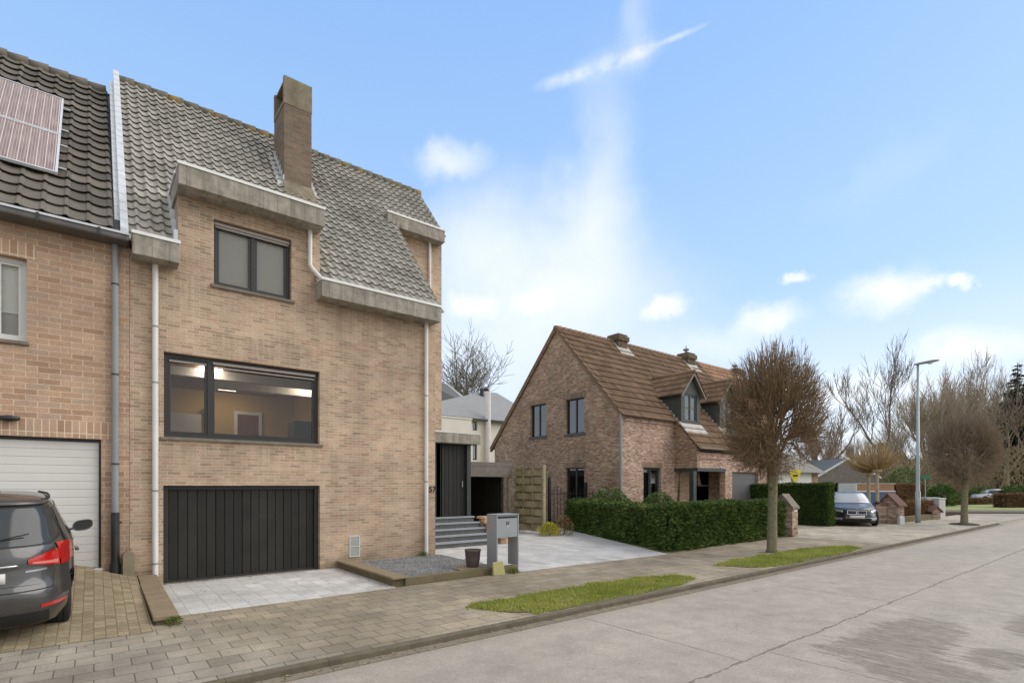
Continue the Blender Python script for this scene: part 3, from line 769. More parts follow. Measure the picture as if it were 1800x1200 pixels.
def text(parent, s, size, loc, rot=(pi/2,0,0), mat='digit', name='house_number', ext=.006):
    cu = bpy.data.curves.new('t', 'FONT'); cu.body = s; cu.size = size; cu.extrude = ext; cu.align_x = 'CENTER'; cu.align_y = 'CENTER'; cu.offset = .004
    to = bpy.data.objects.new('t', cu); COL.objects.link(to)
    bpy.context.view_layer.update()
    me = bpy.data.meshes.new_from_object(to.evaluated_get(bpy.context.evaluated_depsgraph_get()))
    bpy.data.objects.remove(to); bpy.data.curves.remove(cu)
    me.materials.clear(); me.materials.append(M[mat])
    o = link(name, me, parent); o.location = Vector(loc) - root_loc(parent); o.rotation_euler = rot
    return o
p = atY(760.5, 860, YF); text(house, '57', .21, (p.x-.01, YF-.012, p.z))

# entrance: canopy, black boarded door block
m = MB(); m.box(X1+.003, 14.8, 3.29, 10.33, 17.6, 3.62)
cn = build('canopy', m, M['concrete'], house, bevel=.01)
m = MB(); m.box(X1+.003, 14.78, 3.621, 8.9, 14.9, 3.67); m.box(8.91, 14.79, 3.621, 10.34, 14.86, 3.64); build('zinc_lip', m, M['white'], cn)
ex0, ex1 = 8.6, 10.02; ey = 15.22
m = MB(); m.box(XR+.002, ey, -.05, ex1, 18.0, 3.288); eb = build('entrance_block', m, M['boards2'], house)
m = MB(); m.box(X1+.26, YB-.03, .87, XR+.0, YB-.002, 3.288); build('side_panel', m, M['boards2'], eb)
m = MB(); n = 8; bw = (ex1-.16-ex0)/n
for i in range(n): m.box(ex0+i*bw+.006, ey-.15, .875, ex0+(i+1)*bw-.006, ey-.124, 3.28)
m.box(ex0, ey-.123, .875, ex1-.16, ey-.1, 3.28)
dr = build('door', m, M['boards'], eb, bevel=.003)
m = MB(); m.box(ex1-.3, ey-.2, 1.85, ex1-.27, ey-.17, 2.05); m.box(ex1-.3, ey-.17, 1.9, ex1-.28, ey-.15, 1.92); build('handle', m, M['greypipe'], dr)
m = MB(); m.box(ex1-.13, ey-.25, .0, ex1+.02, ey-.1, 3.288); build('post', m, M['framegrn'], eb)
# steps
stp = thing('entrance_steps', 'five blue-stone steps rising to the black front door', 'steps', (8.6, 13.8, 0))
m = MB(); r_ = MB()
for i in range(5):
    ya = 13.8 + i * .26; z1 = .174 * (i+1); xr = 10.22 - .03 * i
    m.box(X1+.06, ya-.03, z1-.045, xr, ya+.262 if i < 4 else 15.3, z1)
    nn = 4; ww = (xr - .02 - X1 - .06) / nn
    for q in range(nn): r_.box(X1+.062+q*ww, ya+.0+.002*(q%2), z1-.174, X1+.06+(q+1)*ww-.006, ya+.2, z1-.046)
build('tread', m, M['stone'], stp, bevel=.005); build('riser', r_, M['stonerise'], stp)
# sandstone slabs beside the steps
rng = random.Random(5)
for i, (px, py) in enumerate(((812,914),(828,917),(838,925),(846,934),(857,941))):
    z = .86 - .15 * i; p = atZ(px+4, py+1, z)
    M_ = Matrix.Translation((10.42 + .03*i, 14.75 - .24*i, 0)) @ Matrix.Rotation(rng.uniform(-.25,.25), 4, 'Z')
    m = MB(); k = 9; ring = [(cos(2*pi*q/k)*rng.uniform(.24,.3), sin(2*pi*q/k)*rng.uniform(.16,.22)) for q in range(k)]
    lo = [M_ @ Vector((a,b,z-.07)) for a,b in ring]; hi = [M_ @ Vector((a*.95,b*.95,z)) for a,b in ring]
    a0 = len(m.v); m.v += [tuple(v) for v in lo+hi]; m.f.append(tuple(range(a0+k-1,a0-1,-1))); m.f.append(tuple(range(a0+k,a0+2*k)))
    for q in range(k): m.f.append((a0+q, a0+(q+1)%k, a0+k+(q+1)%k, a0+k+q))
    # rough support below
    m.lathe([(.2, -z+.0 if False else 0),(.17, z-.071)], (10.42+.03*i, 14.75-.24*i, 0), 7)
    o = build('stepping_slab', m, M['slabstone'], loc=(10.42+.03*i, 14.75-.24*i, 0))
    tag(o, ('topmost', 'second from top', 'middle', 'second from bottom', 'lowest')[i] + ' sandstone slab in the flight beside the blue-stone steps', 'stone slab', 'sandstone slabs beside the steps')

# low walls, gravel bed
wl = build('low_wall', (lambda m: m.hexa([(.66,8.66,-.1),(.9,8.66,-.1),(.9,12.09,-.1),(.66,12.09,-.1)], [(.66,8.66,.06),(.9,8.66,.06),(.9,12.09,.17),(.66,12.09,.17)]))(MB()), M['lowwall'], loc=(.78,8.7,0))
tag(wl, 'low slab-topped wall between the beige ramp and the pale garage drive', 'low wall')
m = MB(); rng = random.Random(9)
for i in range(4):
    ya = 8.62 + i*.87; yb = ya + .865; f = lambda y: .062 + (y-8.66)*.032
    ex = rng.uniform(-.008,.008)
    m.hexa([(.63+ex,ya,f(ya)),(.93+ex,ya,f(ya)),(.93+ex,yb,f(yb)),(.63+ex,yb,f(yb))], [(.63+ex,ya,f(ya)+.06),(.93+ex,ya,f(ya)+.06),(.93+ex,yb,f(yb)+.06),(.63+ex,yb,f(yb)+.06)])
build('cap_slab', m, M['lowcap'], wl, bevel=.01)
bed = build('garden_border', (lambda m: (m.box(4.43,9.25,-.1,4.67,12.09,.13), m.box(4.671,9.2,-.1,6.78,9.34,.13), m.box(6.781,9.1,-.1,7.36,9.34,.13), m.box(7.1,9.341,-.1,7.2,12.09,.04), m)[-1])(MB()), M['lowwall'], loc=(5.6,9.3,0))
tag(bed, 'mossy low border wall around the grey gravel bed', 'border wall')
m = MB()
for i in range(3): m.box(4.39, 9.16+i*.98, .131, 4.71, 9.16+(i+1)*.98-.006, .175)
build('cap_slab', m, M['lowcap'], bed, bevel=.01)
m = MB(); m.grid(lambda a, b: (4.66 + a*2.46, 9.33 + b*2.78, .095 + .02*mnoise.noise((a*7, b*7, 0))), 24, 24)
o = ST_('gravel_bed', m, M['gravbase'])
m = MB(); rng = random.Random(11)
for i in range(7000):
    x, y = rng.uniform(4.68, 7.08), rng.uniform(9.36, 12.06); s = rng.uniform(.008, .022); z = .1 + .02*mnoise.noise(((x-4.66)/2.46*7, (y-9.33)/2.78*7, 0))
    i0 = len(m.v); a = rng.uniform(0, 6.28)
    for k in range(4): m.v.append((x + s*cos(a+k*1.57)*rng.uniform(.6,1.1), y + s*sin(a+k*1.57)*rng.uniform(.6,1.1), z + rng.uniform(-.3,.2)*s))
    m.v.append((x, y, z + s*.8)); m.f += [(i0,i0+1,i0+4),(i0+1,i0+2,i0+4),(i0+2,i0+3,i0+4),(i0+3,i0,i0+4)]
o = build('gravel', m, M['gravel'], fixn=False, label='grey gravel chips filling the bed by the facade', category='gravel'); o['kind'] = 'stuff'

# plant pot
pp = atZ(831, 1002, .13); pp.y = max(pp.y, 9.62)
pp = Vector((XatY(831, 9.62), 9.62, .1)); 
pt = thing('plant_pot', 'empty brown ribbed plant pot on the gravel beside the letterbox', 'plant pot', pp)
m = MB(); prof = [(.10,0),(.125,.03),(.155,.2),(.17,.36),(.178,.37),(.178,.41),(.16,.41),(.15,.34)]
n = 36; rings = []
for r, z in prof:
    i = len(m.v)
    for q in range(n):
        rr = r * (1 + (.03 if .02 < z < .35 else 0) * cos(q * pi * 2 / 3)); w = 2*pi*q/n; m.v.append((pp.x+rr*cos(w), pp.y+rr*sin(w), pp.z+z))
    rings.append(i)
for A, B in zip(rings, rings[1:]):
    for q in range(n): m.f.append((A+q, A+(q+1)%n, B+(q+1)%n, B+q))
m.f.append(tuple(range(n))[::-1]); build('pot_body', m, M['pot'], pt, smooth=True)
m = MB(); m.lathe([(.0,.33),(.152,.34)], tuple(pp), 24, cap=False); build('soil', m, M['soil'], pt)
# flat slab under it
m = MB(); m.box(pp.x-.42, pp.y-.16, .1, pp.x+.2, pp.y+.2, .125, None); o = build('stone_slab', m, M['lowcap'], loc=(pp.x,pp.y,.1), bevel=.008); tag(o, 'thin flat paving slab under the brown plant pot', 'slab')

# letterbox on two legs
bx0, bx1, by0, by1 = XatY(873, 9.14), XatY(912, 9.14), 9.14, 9.50
lb = thing('letterbox', 'grey metal letterbox on two plate legs by the pale drive', 'letterbox', ((bx0+bx1)/2, 9.3, .13))
zt = ZatY(873, 905, 9.14)
m = MB(); m.box(bx0, by0, .13, bx0+.03, by1, zt); 
build('leg', m, M['mailgrey'], lb, bevel=.003)
m = MB(); m.box(bx1-.03, by0, .13, bx1, by1, zt); build('leg', m, M['mailgrey'], lb, bevel=.003)
m = MB(); m.box(bx0+.031, by0+.02, zt-.5, bx1-.031, by1-.01, zt-.001); m.box(bx0-.004, by0-.012, zt, bx1+.004, by1+.004, zt+.012)
bb = build('box', m, M['mailgrey'], lb, bevel=.003)
m = MB(); m.box(bx0+.033, by0+.008, zt-.49, bx1-.033, by0+.019, zt-.09); fd = build('door', m, M['mailgrey'], bb, bevel=.002)
m = MB(); m.box(bx0+.05, by0+.012, zt-.075, bx1-.05, by0+.0195, zt-.035); build('slot', m, M['black'], bb)
m = MB(); m.tube([((bx0+bx1)/2, by0+.002, zt-.25), ((bx0+bx1)/2, by0+.008, zt-.25)], .014, 12); build('lock', m, M['white'], bb)
text(lb, '57', .09, ((bx0+bx1)/2, by0+.006, zt-.19), ext=.001, name='numeral')
# leaning yellowish stone in front
sx = XatY(876, 9.02); m = MB(); m.hexa([(sx-.15,8.98,0),(sx+.15,8.96,0),(sx+.16,9.05,0),(sx-.13,9.08,0)], [(sx-.135,9.03,.27),(sx+.12,9.01,.285),(sx+.13,9.075,.285),(sx-.12,9.09,.27)])
o = build('stone_block', m, M['yellowstone'], loc=(sx,9.03,0), bevel=.01); tag(o, 'mossy yellow stone leaning on the letterbox base', 'stone')

# ================================================================ LEFT NEIGHBOUR
nb = thing('brick_house', 'left neighbour house of large pinkish bricks with white garage door and solar panels', 'house', (-3, YF, .3))
wx1 = XatY(47, YF); wz0, wz1 = ZatY(47, 601, YF), ZatY(47, 455, YF)
hx1 = XatY(178, YF); hz1 = ZatY(178, 772, YF)
m = MB(); m.wall([(-9,-.1),(XL-.004,-.1),(XL-.004,6.42),(-9,6.42)], [rect(-2.1,wz0,wx1,wz1), rect(-3.2,.3,hx1,hz1)], lambda u,v,d: (u, YF+.004+d, v), .3)
build('wall', m, M['bigbrick'], nb)
m = MB(); m.box(-3.4, YF-.0, hz1+.002, hx1+.22, YF+.0035, hz1+.30); build('soldier_course', m, M['soldier'], nb)
m = MB(); m.box(-2.3, YF, wz1+.002, wx1+.12, YF+.0035, wz1+.27); build('soldier_course', m, M['soldier'], nb)
window(nb, -2.1, wz0, wx1, wz1, YF, splits=(-1.3,), fw=.07, frame='white_pvc', glass='glass', label='white framed upper window with pale blind', sillover=.03)
m = MB(); m.box(-2.05, YF+.24, wz0+.5, wx1-.04, YF+.25, wz1); o = build('blind', m, M['cream_blind'], nb); 
m = MB(); m.box(-2.05, YF+.27, wz0, wx1-.04, YF+.28, wz0+.52); build('curtain', m, M['blind'], nb)
m = MB(); m.box(-3.2+.002, YF+.09, .3, -3.1, YF+.2, hz1-.002); m.box(hx1-.035, YF+.09, .3, hx1-.002, YF+.2, hz1-.002); m.box(-3.1, YF+.09, hz1-.05, hx1-.035, YF+.2, hz1-.002)
gf = build('garage_door', m, M['blackpipe'], nb, label='white sectional garage door')
m = MB(); n = 16; hh = (hz1-.05-.42)/n
for i in range(n): m.box(-3.1, YF+.12, .42+i*hh+.003, hx1-.036, YF+.16, .42+(i+1)*hh-.003)
m.box(-3.1, YF+.13, .42, hx1-.036, YF+.17, hz1-.051)
build('door_panel', m, M['garagewhite'], gf, bevel=.004)
m = MB(); m.box(-3.2, YF-.04, .25, hx1+.02, YF+.3, lz(hx1,12.1)+.02); build('threshold', m, M['white_pvc'], gf)
# roof
LS = 1.088; lzr = lambda y: 6.52 + LS * (y - 11.98)
SLL = sqrt(1+LS*LS); LR = 16.82
roll = lambda s: (-.016*sin(pi*min(s/.72,1.)) if s < .72 else .028*sin(pi*(s-.72)/.28))
rr = 19; pv2 = (LR-11.95)*SLL/rr; cc = 34; pu2 = .305
nroof = tile_field('roof', (XL-.25-cc*pu2, 11.95, lzr(11.95)), (pu2,0,0), (0,pv2/SLL,pv2*LS/SLL), (0,-LS,1), cc, rr, roll, M['tile_dark'], None, nb, step=.05, sub=10)
m = MB(); m.face([(-10,11.95,lzr(11.95)-.04),(XL-.1,11.95,lzr(11.95)-.04),(XL-.1,LR,lzr(LR)-.04),(-10,LR,lzr(LR)-.04)]); m.face([(-10,LR,lzr(LR)),(XL-.1,LR,lzr(LR)),(XL-.1,22,6),(-10,22,6)]); build('roof_underlay', m, M['black'], nroof)
m = MB()
for i in range(30): xa = XL-.3-(i+1)*.36; m.tube([(xa,LR,lzr(LR)+.0),(xa+.38,LR,lzr(LR)+.025)], [.12,.135], 10)
build('ridge_tiles', m, M['tile_dark'], nroof, smooth=True)
m = MB(); m.box(-9, 11.7, ZatY(0,372,11.7), XL-.02, 12.1, ZatY(0,372,11.7)+.11); gg = build('gutter', m, M['rail'], nb, bevel=.03)
m = MB(); m.box(-9, 11.69, ZatY(0,372,11.7)+.112, XL-.02, 11.74, ZatY(0,372,11.7)+.15); build('gutter_lip', m, M['zinc'], gg)
m = MB()
for x in (-1.6, -.75, .05): m = MB(); m.box(x, 11.68, ZatY(0,372,11.7)-.01, x+.04, 11.698, ZatY(0,372,11.7)+.13); build('gutter_clip', m, M['blackpipe'], gg)
xg = XatY(202.5, yp); zg = ZatY(203, 900, yp)
pipe(nb, [(xg,yp,zg),(xg,yp,6.35)], .055, 'greypipe', [(xg,yp,z) for z in (ZatY(203,500,yp), ZatY(203,658,yp), ZatY(203,815,yp))])
m = MB(); m.tube([(xg,yp,.27),(xg,yp,zg-.005)], .066, 14); m.tube([(xg,yp,.27),(xg,yp,.5)], .08, 14); m.box(xg-.01, yp, zg-.2, xg+.1, yp+.05, zg-.17); build('pipe_foot', m, M['blackpipe'], nb)
# wall lamp
p = atY(14, 735, YF-.08); m = MB(); m.lathe([(.0,-.03),(.06,-.028),(.078,.0),(.07,.03),(.0,.045)], (0,0,0), 20); 
m.v = [(p.x + a*2.0, YF-.075+b*.9, p.z+c*1.2) for a,b,c in m.v]
lmp = build('wall_lamp', m, M['blackpipe'], nb, smooth=True); m = MB(); m.box(p.x-.04, YF-.03, p.z-.04, p.x+.04, YF+.001, p.z+.06); build('bracket', m, M['blackpipe'], lmp)
# solar panels, resting on the roof
def slope_pt(px, py, off):   # point of the left roof plane raised by off
    dx, dy = ray(px); k = (EYE-(0)) ; a = -(py-HY)/F
    D = (6.52 + off - LS*11.98 - EYE) / (a - LS*dy); return Vector((dx*D, dy*D, EYE + a*D))
A_ = slope_pt(108, 173, .22); B_ = slope_pt(106, 305, .22); Mx = slope_pt(107, 237, .22)
pvn = Vector((0,-LS,1)).normalized()
def solar(za, zb, label):
    ya, yb = (za-6.52-.21)/LS+11.98, (zb-6.52-.21)/LS+11.98; x0, x1 = A_.x-2.6, (A_.x+B_.x)/2
    t = thing('solar_panel', label, 'solar panel', (x1-1.3, ya, za), 'solar panels on the left roof')
    P = lambda x, s, h: Vector((x, ya+(yb-ya)*s, za+(zb-za)*s)) + pvn*h
    def bar(xa, xb, s0, s1, h0, h1): 
        m.hexa([P(xa,s0,h0),P(xb,s0,h0),P(xb,s1,h0),P(xa,s1,h0)], [P(xa,s0,h1),P(xb,s0,h1),P(xb,s1,h1),P(xa,s1,h1)])
    f = .035/((Vector((0,yb-ya,zb-za))).length)
    m = MB(); bar(x0,x1,0,f,-.04,.012); bar(x0,x1,1-f,1,-.04,.012); bar(x0,x0+.035,f,1-f,-.04,.012); bar(x1-.035,x1,f,1-f,-.04,.012)
    build('panel_frame', m, M['zinc'], t)
    m = MB(); bar(x0+.03,x1-.03,f*.8,1-f*.8,-.02,.0); build('panel_cells', m, M['solar'], t)
    m = MB()
    for s in (.2, .8): m.tube([P(x0,s,-.05), P(x1+.12,s,-.05)], .015, 6); m.tube([P(x1-.1,s,-.05),P(x1-.1,s,-.16)], .015, 6)
    build('mounting_rail', m, M['zinc'], t)
t = NT('solar_cells'); x, y, z = t.sep(t.pos())
fr = t.math('FRACT', t.math('MULTIPLY', x, 1/.125)); l1 = t.math('GREATER_THAN', fr, .9)
fr2 = t.math('FRACT', t.math('MULTIPLY', x, 1/.0417)); l2 = t.math('GREATER_THAN', fr2, .75)
nn = t.noise(scale=3., detail=3., stretch=(6., .6, .6))
c = t.mix(t.mapr(nn, .3, .7), srgb(112,90,84), srgb(150,128,120)); c = t.mix(t.math('MULTIPLY', l2, .5), c, srgb(190,178,172)); c = t.mix(t.math('MULTIPLY', l1, .7), c, srgb(208,202,196))
M['solar'] = t.out(c, .4, spec=.3)
solar(B_.z, Mx.z - .01, 'lower of the two brown solar panels on the dark left roof')
solar(Mx.z + .01, A_.z, 'upper of the two brown solar panels on the dark left roof')
# small stone post
xq = XatY(226, 11.95); m = MB(); m.box(xq-.085, 11.9, .1, xq+.085, 12.05, .62); pts = []
k = 12; 
i0 = len(m.v)
for q in range(k+1): w = pi*q/k; m.v.append((xq+.085*cos(w), 11.9, .621+.085*sin(w)))
for q in range(k+1): w = pi*q/k; m.v.append((xq+.085*cos(w), 12.05, .621+.085*sin(w)))
m.f.append(tuple(range(i0, i0+k+1))); m.f.append(tuple(range(i0+2*k+1, i0+k, -1)))
for q in range(k): m.f.append((i0+q, i0+q+1, i0+k+2+q, i0+k+1+q))
o = build('stone_post', m, M['bollard'], loc=(xq, 11.97, .1)); tag(o, 'small round-topped stone post standing at the joint of the two facades', 'post')
# ================================================================ GABLED BRICK HOUSE
GX, GY = 17.78, 15.01
RS2 = 1.128; AY, AZ = 19.0, 9.6
z2 = lambda y: AZ - RS2 * (AY - y)
h2 = thing('gabled_brick_house', 'reclaimed red-brown brick house with gable end, brown tiled roof and two dormers', 'house', (GX + 5, GY, 0))
def gw(px0, px1, pyt, pyb, pxr):
    a = atX(px0, pyt, GX); b = atX(px1, pyt, GX); c = atX(pxr, pyb, GX); d = atX(pxr, pyt, GX)
    y0, y1 = sorted((a.y, b.y)); return (y0, c.z, y1, d.z)
gA = gw(932, 960, 708, 766, 960); gB = gw(994, 1027, 697, 760, 1027); gC = (gB[0], .15, gB[2], atX(1027, 821, GX).z)
gC = gw(994, 1027, 821, 900, 1027); gC = (gC[0], .1, gC[2], gC[3])
m = MB(); m.wall([(GY,-.1),(24.1,-.1),(24.1,4.1),(AY,AZ-.06),(GY,z2(GY)-.06)], [rect(*gA), rect(*gB), rect(*gC)], lambda u,v,d: (GX+d,u,v), .3)
build('wall', m, M['oldbrick'], h2, label='gable wall of mixed reclaimed bricks')
def windowX(parent, y0, z0, y1, z1, X, sill=True, label=None, blind=None):
    m = MB(); xa, xb = X+.12, X+.19; f = .06
    m.box(xa, y0+.002, z0+.002, xb, y1-.002, z0+f); m.box(xa, y0+.002, z1-f, xb, y1-.002, z1-.002); m.box(xa, y0+.002, z0+f, xb, y0+f, z1-f); m.box(xa, y1-f, z0+f, xb, y1-.002, z1-f)
    c = (y0+y1)/2; m.box(xa-.005, c-.04, z0+f, xb, c+.04, z1-f)
    w = build('window', m, M['framegrn'], parent)
    if label: w['label'] = label
    for a, b in ((y0+f, c-.04), (c+.04, y1-f)):
        m = MB(); m.box(xa+.03, a-.01, z0+f-.01, xa+.036, b+.01, z1-f+.01); build('pane', m, M['glassdark'], w)
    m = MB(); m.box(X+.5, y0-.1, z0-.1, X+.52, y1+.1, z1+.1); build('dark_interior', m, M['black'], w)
    if blind:
        m = MB()
        for (s0, s1, t0, t1) in blind: m.box(X+.26, y0+(y1-y0)*s0, z0+(z1-z0)*t0, X+.265, y0+(y1-y0)*s1, z0+(z1-z0)*t1)
        build('curtain', m, M['dormerwin'], w)
    if sill:
        m = MB(); m.box(X-.05, y0-.08, z0-.09, X+.12, y1+.08, z0-.001); build('sill', m, M['stonerise'], w)
    m = MB(); m.box(X-.003, y0-.14, z1+.001, X+.002, y1+.14, z1+.25); build('brick_lintel', m, M['quoinbrick'], w)
    return w
windowX(h2, *gA, GX, blind=[(.55,.92,.05,.9),(.06,.3,.1,.45)], label='left upper gable window'); windowX(h2, *gB, GX, blind=[(.06,.4,.1,.42)], label='right upper gable window')
windowX(h2, *gC, GX, sill=False, label='gable garden door')
# front walls
PX0, PX1, PX2, PX3 = 21.7, XatY(1275, 13.8), XatY(1287, 13.8), XatY(1333, 13.8); PY = 13.8; PXE = 28.25
fw_ = (XatY(1131, GY), .55, XatY(1162, GY), ZatY(1131, 821, GY))
m = MB(); m.wall([(GX+.3,-.1),(PX0,-.1),(PX0,5.0),(GX+.3,5.0)], [rect(*fw_)], lambda u,v,d: (u,GY+d,v), .3); m.box(GX, GY-.001, -.1, GX+.3, GY+.001, 5.0)
build('wall', m, M['pinkbrick'], h2, label='pinkish front wall of the bay')
window(h2, *fw_, GY, splits=((fw_[0]+fw_[2])/2,), fw=.06, frame='framegrn', glass='glassdark', sill=False, label='tall ground floor window in the pink bay')
m = MB(); m.box(fw_[0]-.1, GY+.6, 0, fw_[2]+.1, GY+.62, 3); m.box(fw_[0]-.12, GY-.004, fw_[3]+.001, fw_[2]+.12, GY+.004, fw_[3]+.24); build('brick_lintel', m, M['quoinbrick'], h2)
pw = (XatY(1227, GY), 1.25+.0, XatY(1257, GY), ZatY(1227, 820, GY)); pw = (pw[0], ZatY(1240, 852, GY), pw[2], 2.75)
pd = (XatY(1195, GY), 0.05, XatY(1214, GY), 2.72)
m = MB(); m.wall([(PX0,-.1),(pd[0],-.1),(pd[0],2.72),(pd[2],2.72),(pd[2],-.1),(PX2-.1,-.1),(PX2-.1,2.9),(PX0,2.9)], [rect(*pw)], lambda u,v,d: (u,GY+.001+d,v), .3); build('wall', m, M['oldbrick'], h2, label='brick wall at the back of the porch')
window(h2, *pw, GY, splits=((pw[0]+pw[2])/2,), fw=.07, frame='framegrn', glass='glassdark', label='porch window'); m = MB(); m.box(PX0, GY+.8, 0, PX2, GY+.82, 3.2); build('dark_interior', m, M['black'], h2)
m = MB(); m.box(pd[0]+.01, GY+.1, .05, pd[2]-.01, GY+.15, 2.71); fd = build('front_door', m, M['black'], h2); m = MB(); m.box(pd[2]-.14, GY+.04, .9, pd[2]-.11, GY+.07, 1.7); m.box(pd[2]-.14, GY+.07, 1.2, pd[2]-.11, GY+.1, 1.24); build('handle', m, M['zinc'], fd)
m = MB(); m.wall([(PX1,-.1),(PX2,-.1),(PX2,2.58),(PX3,2.58),(PX3,-.1),(PXE,-.1),(PXE,3.45),(PX0+.2,3.45),(PX0+.2,2.72),(PX1,2.72)], [], lambda u,v,d: (u,PY+d,v), .3)
m.wall([(PY+.3,-.1),(23.8,-.1),(23.8,4.2),(AY,AZ-.1),(PY+.3,z2(PY+.3)-.1)], [], lambda u,v,d: (29.9-d,u,v), .2)
m.box(PX2-.1, PY+.3, -.1, PX2, GY+.3, 2.58)
build('wall', m, M['pinkbrick'], h2, label='front wall of the projecting porch and garage part')
m = MB(); m.wall([(PY,2.72),(GY,2.72),(GY,z2(GY)-.06),(PY,z2(PY)-.06)], [], lambda u,v,d: (PX0+d,u,v), .2); build('wall', m, M['oldbrick'], h2, label='sloping brick cheek beside the porch roof')
m = MB(); m.box(PX0-.005, PY-.03, 2.56, PX1, PY+.15, 2.719); m.box(PX0-.005, PY+.151, 2.56, PX0+.2, GY, 2.719); m.box(PX0+.2, PY+.151, 2.73, PX1, GY, 2.76)
bm_ = build('porch_beam', m, M['framegrn'], h2)
m = MB(); px_ = XatY(1221, PY); m.box(px_-.12, PY-.02, -.05, px_+.12, PY+.2, 2.559); build('post', m, M['framegrn'], h2)
m = MB(); n = 1; m.box(PX2+.003, PY+.12, .02, PX3-.003, PY+.18, 2.575)
gr = build('garage_door', m, M['garagegrey'], h2, label='grey garage door'); m = MB()
for i in range(7): m.box(PX2+.003, PY+.112, .08+i*.355, PX3-.003, PY+.1195, .08+i*.355+.335)
build('door_panel', m, M['garagegrey'], gr, bevel=.003)
p = atY(1268, 845, GY); m = MB(); m.box(p.x-.17, GY-.03, p.z-.3, p.x+.17, GY-.002, p.z+.25); pl = build('number_plate', m, M['cream'], h2); text(pl, '3', .3, (p.x, GY-.035, p.z-.02), name='numeral')
# roof of tiles
dro = lambda s: .026*sin(4*pi*s+.6) + .008*sin(8*pi*s)
SL2 = sqrt(1+RS2*RS2)
def keep2(P): return not (P.y < GY - .1 and P.x < PX0 + .02)
rn = 18; ye = 13.62; pv = (AY-ye)*SL2/rn; pu = .30; cn_ = 41
r2 = tile_field('roof', (GX-.1, ye, z2(ye)), (pu,0,0), (0,pv/SL2,pv*RS2/SL2), (0,-RS2,1), cn_, rn, dro, M['tile_brown'], keep2, h2, step=.05, sub=8, jit=.008)
m = MB(); m.face([(GX,GY,z2(GY)-.04),(29.9,GY,z2(GY)-.04),(29.9,AY,AZ-.04),(GX,AY,AZ-.04)]); m.face([(PX0,ye,z2(ye)-.04),(29.9,ye,z2(ye)-.04),(29.9,GY,z2(GY)-.04),(PX0,GY,z2(GY)-.04)])
build('roof_underlay', m, M['black'], r2)
m = MB(); m.face([(GX-.08,AY,AZ),(GX-.08,24.4,3.95),(29.9,24.4,3.95),(29.9,AY,AZ)]); build('rear_roof', m, M['tile_brown'], h2, solid=.12, uv=[0,0,0,18,40,18,40,0], fixn=False)
m = MB()
for i in range(34): xa = GX-.12+i*.36; m.tube([(xa,AY,AZ-.01),(xa+.38,AY,AZ+.02)], [.12,.135], 9)
build('ridge_tiles', m, M['tile_brown'], r2, smooth=True)
# verge tiles down both slopes of the gable, as short lapped pieces
m = MB()
for (ya, za, yb, zb) in ((AY, AZ, GY-.15, z2(GY-.15)), (AY, AZ, 24.4, 3.95)):
    k = 17
    for i in range(k):
        a, b = i/k, (i+1.05)/k; y0_, y1_ = ya+(yb-ya)*a, ya+(yb-ya)*b; q0, q1 = za+(zb-za)*a+.045, za+(zb-za)*b+.07
        m.hexa([(GX-.09,y0_,q0-.19),(GX+.06,y0_,q0-.19),(GX+.06,y1_,q1-.19),(GX-.09,y1_,q1-.19)],[(GX-.09,y0_,q0),(GX+.06,y0_,q0),(GX+.06,y1_,q1),(GX-.09,y1_,q1)])
build('verge_tiles', m, M['tile_brown'], r2)
m = MB(); m.box(GX-.05, GY-.17, z2(GY)-.18, PX0+.02, GY-.02, z2(GY)-.08); build('gutter', m, M['fascia'], h2, bevel=.03)
m = MB(); m.box(PX0+.02, PY-.2, z2(PY)-.17, 28.2, PY-.04, z2(PY)-.07); build('gutter', m, M['fascia'], h2, bevel=.03)
# stepped brick cornice below the gutter
m = MB(); m.box(GX+.3, GY-.05, 4.72, PX0, GY-.002, 4.82); m.box(PX0+.2, PY-.05, 3.15, PXE, PY-.002, 3.25); build('cornice', m, M['pinkbrick'], h2)
xg = XatY(1091, GY-.1); pipe(h2, [(xg,GY-.1,.0),(xg,GY-.1,z2(GY)-.15)], .06, 'greypipe')
def stack(parent, px, pyt, X=None, w=.75, d=.8, cowl=False, base=None, mat='capbrick', Y=AY):
    X = XatY(px, Y); zt = ZatY(px, pyt, Y-.4); zb = AZ - 1.0
    m = MB(); m.box(X-w/2, Y-d/2, zb, X+w/2, Y+d/2, zt-.24); c = build('chimney', m, M[mat], parent)
    m = MB(); m.box(X-w/2-.08, Y-d/2-.08, zt-.38, X+w/2+.08, Y+d/2+.08, zt-.12); m.box(X-w/2-.0, Y-d/2-.0, zt-.119, X+w/2, Y+d/2, zt); build('chimney_cap', m, M['capbrick'], c, bevel=.02)
    m = MB(); f0, f1 = z2(Y-d/2-.35), z2(Y-d/2); m.hexa([(X-w/2-.15,Y-d/2-.35,f0),(X+w/2+.2,Y-d/2-.35,f0),(X+w/2+.15,Y-d/2+.4,f1+.4),(X-w/2-.1,Y-d/2+.4,f1+.4)],[(X-w/2-.15,Y-d/2-.35,f0+.09),(X+w/2+.2,Y-d/2-.35,f0+.09),(X+w/2+.15,Y-d/2+.4,f1+.6),(X-w/2-.1,Y-d/2+.4,f1+.6)])
    build('lead_flashing', m, M['lead'], c)
    if cowl:
        m = MB(); m.tube([(X,Y,zt),(X,Y,zt+.22)], .08, 10); m.tube([(X,Y,zt+.22),(X,Y,zt+.3),(X,Y,zt+.33)], [.18,.18,.05], 12); m.tube([(X,Y,zt+.33),(X,Y,zt+.5)], .03, 8); build('cowl', m, M['greypipe'], c)
    return c
stack(h2, 1085, 584); stack(h2, 1206, 617, w=.8, cowl=True)
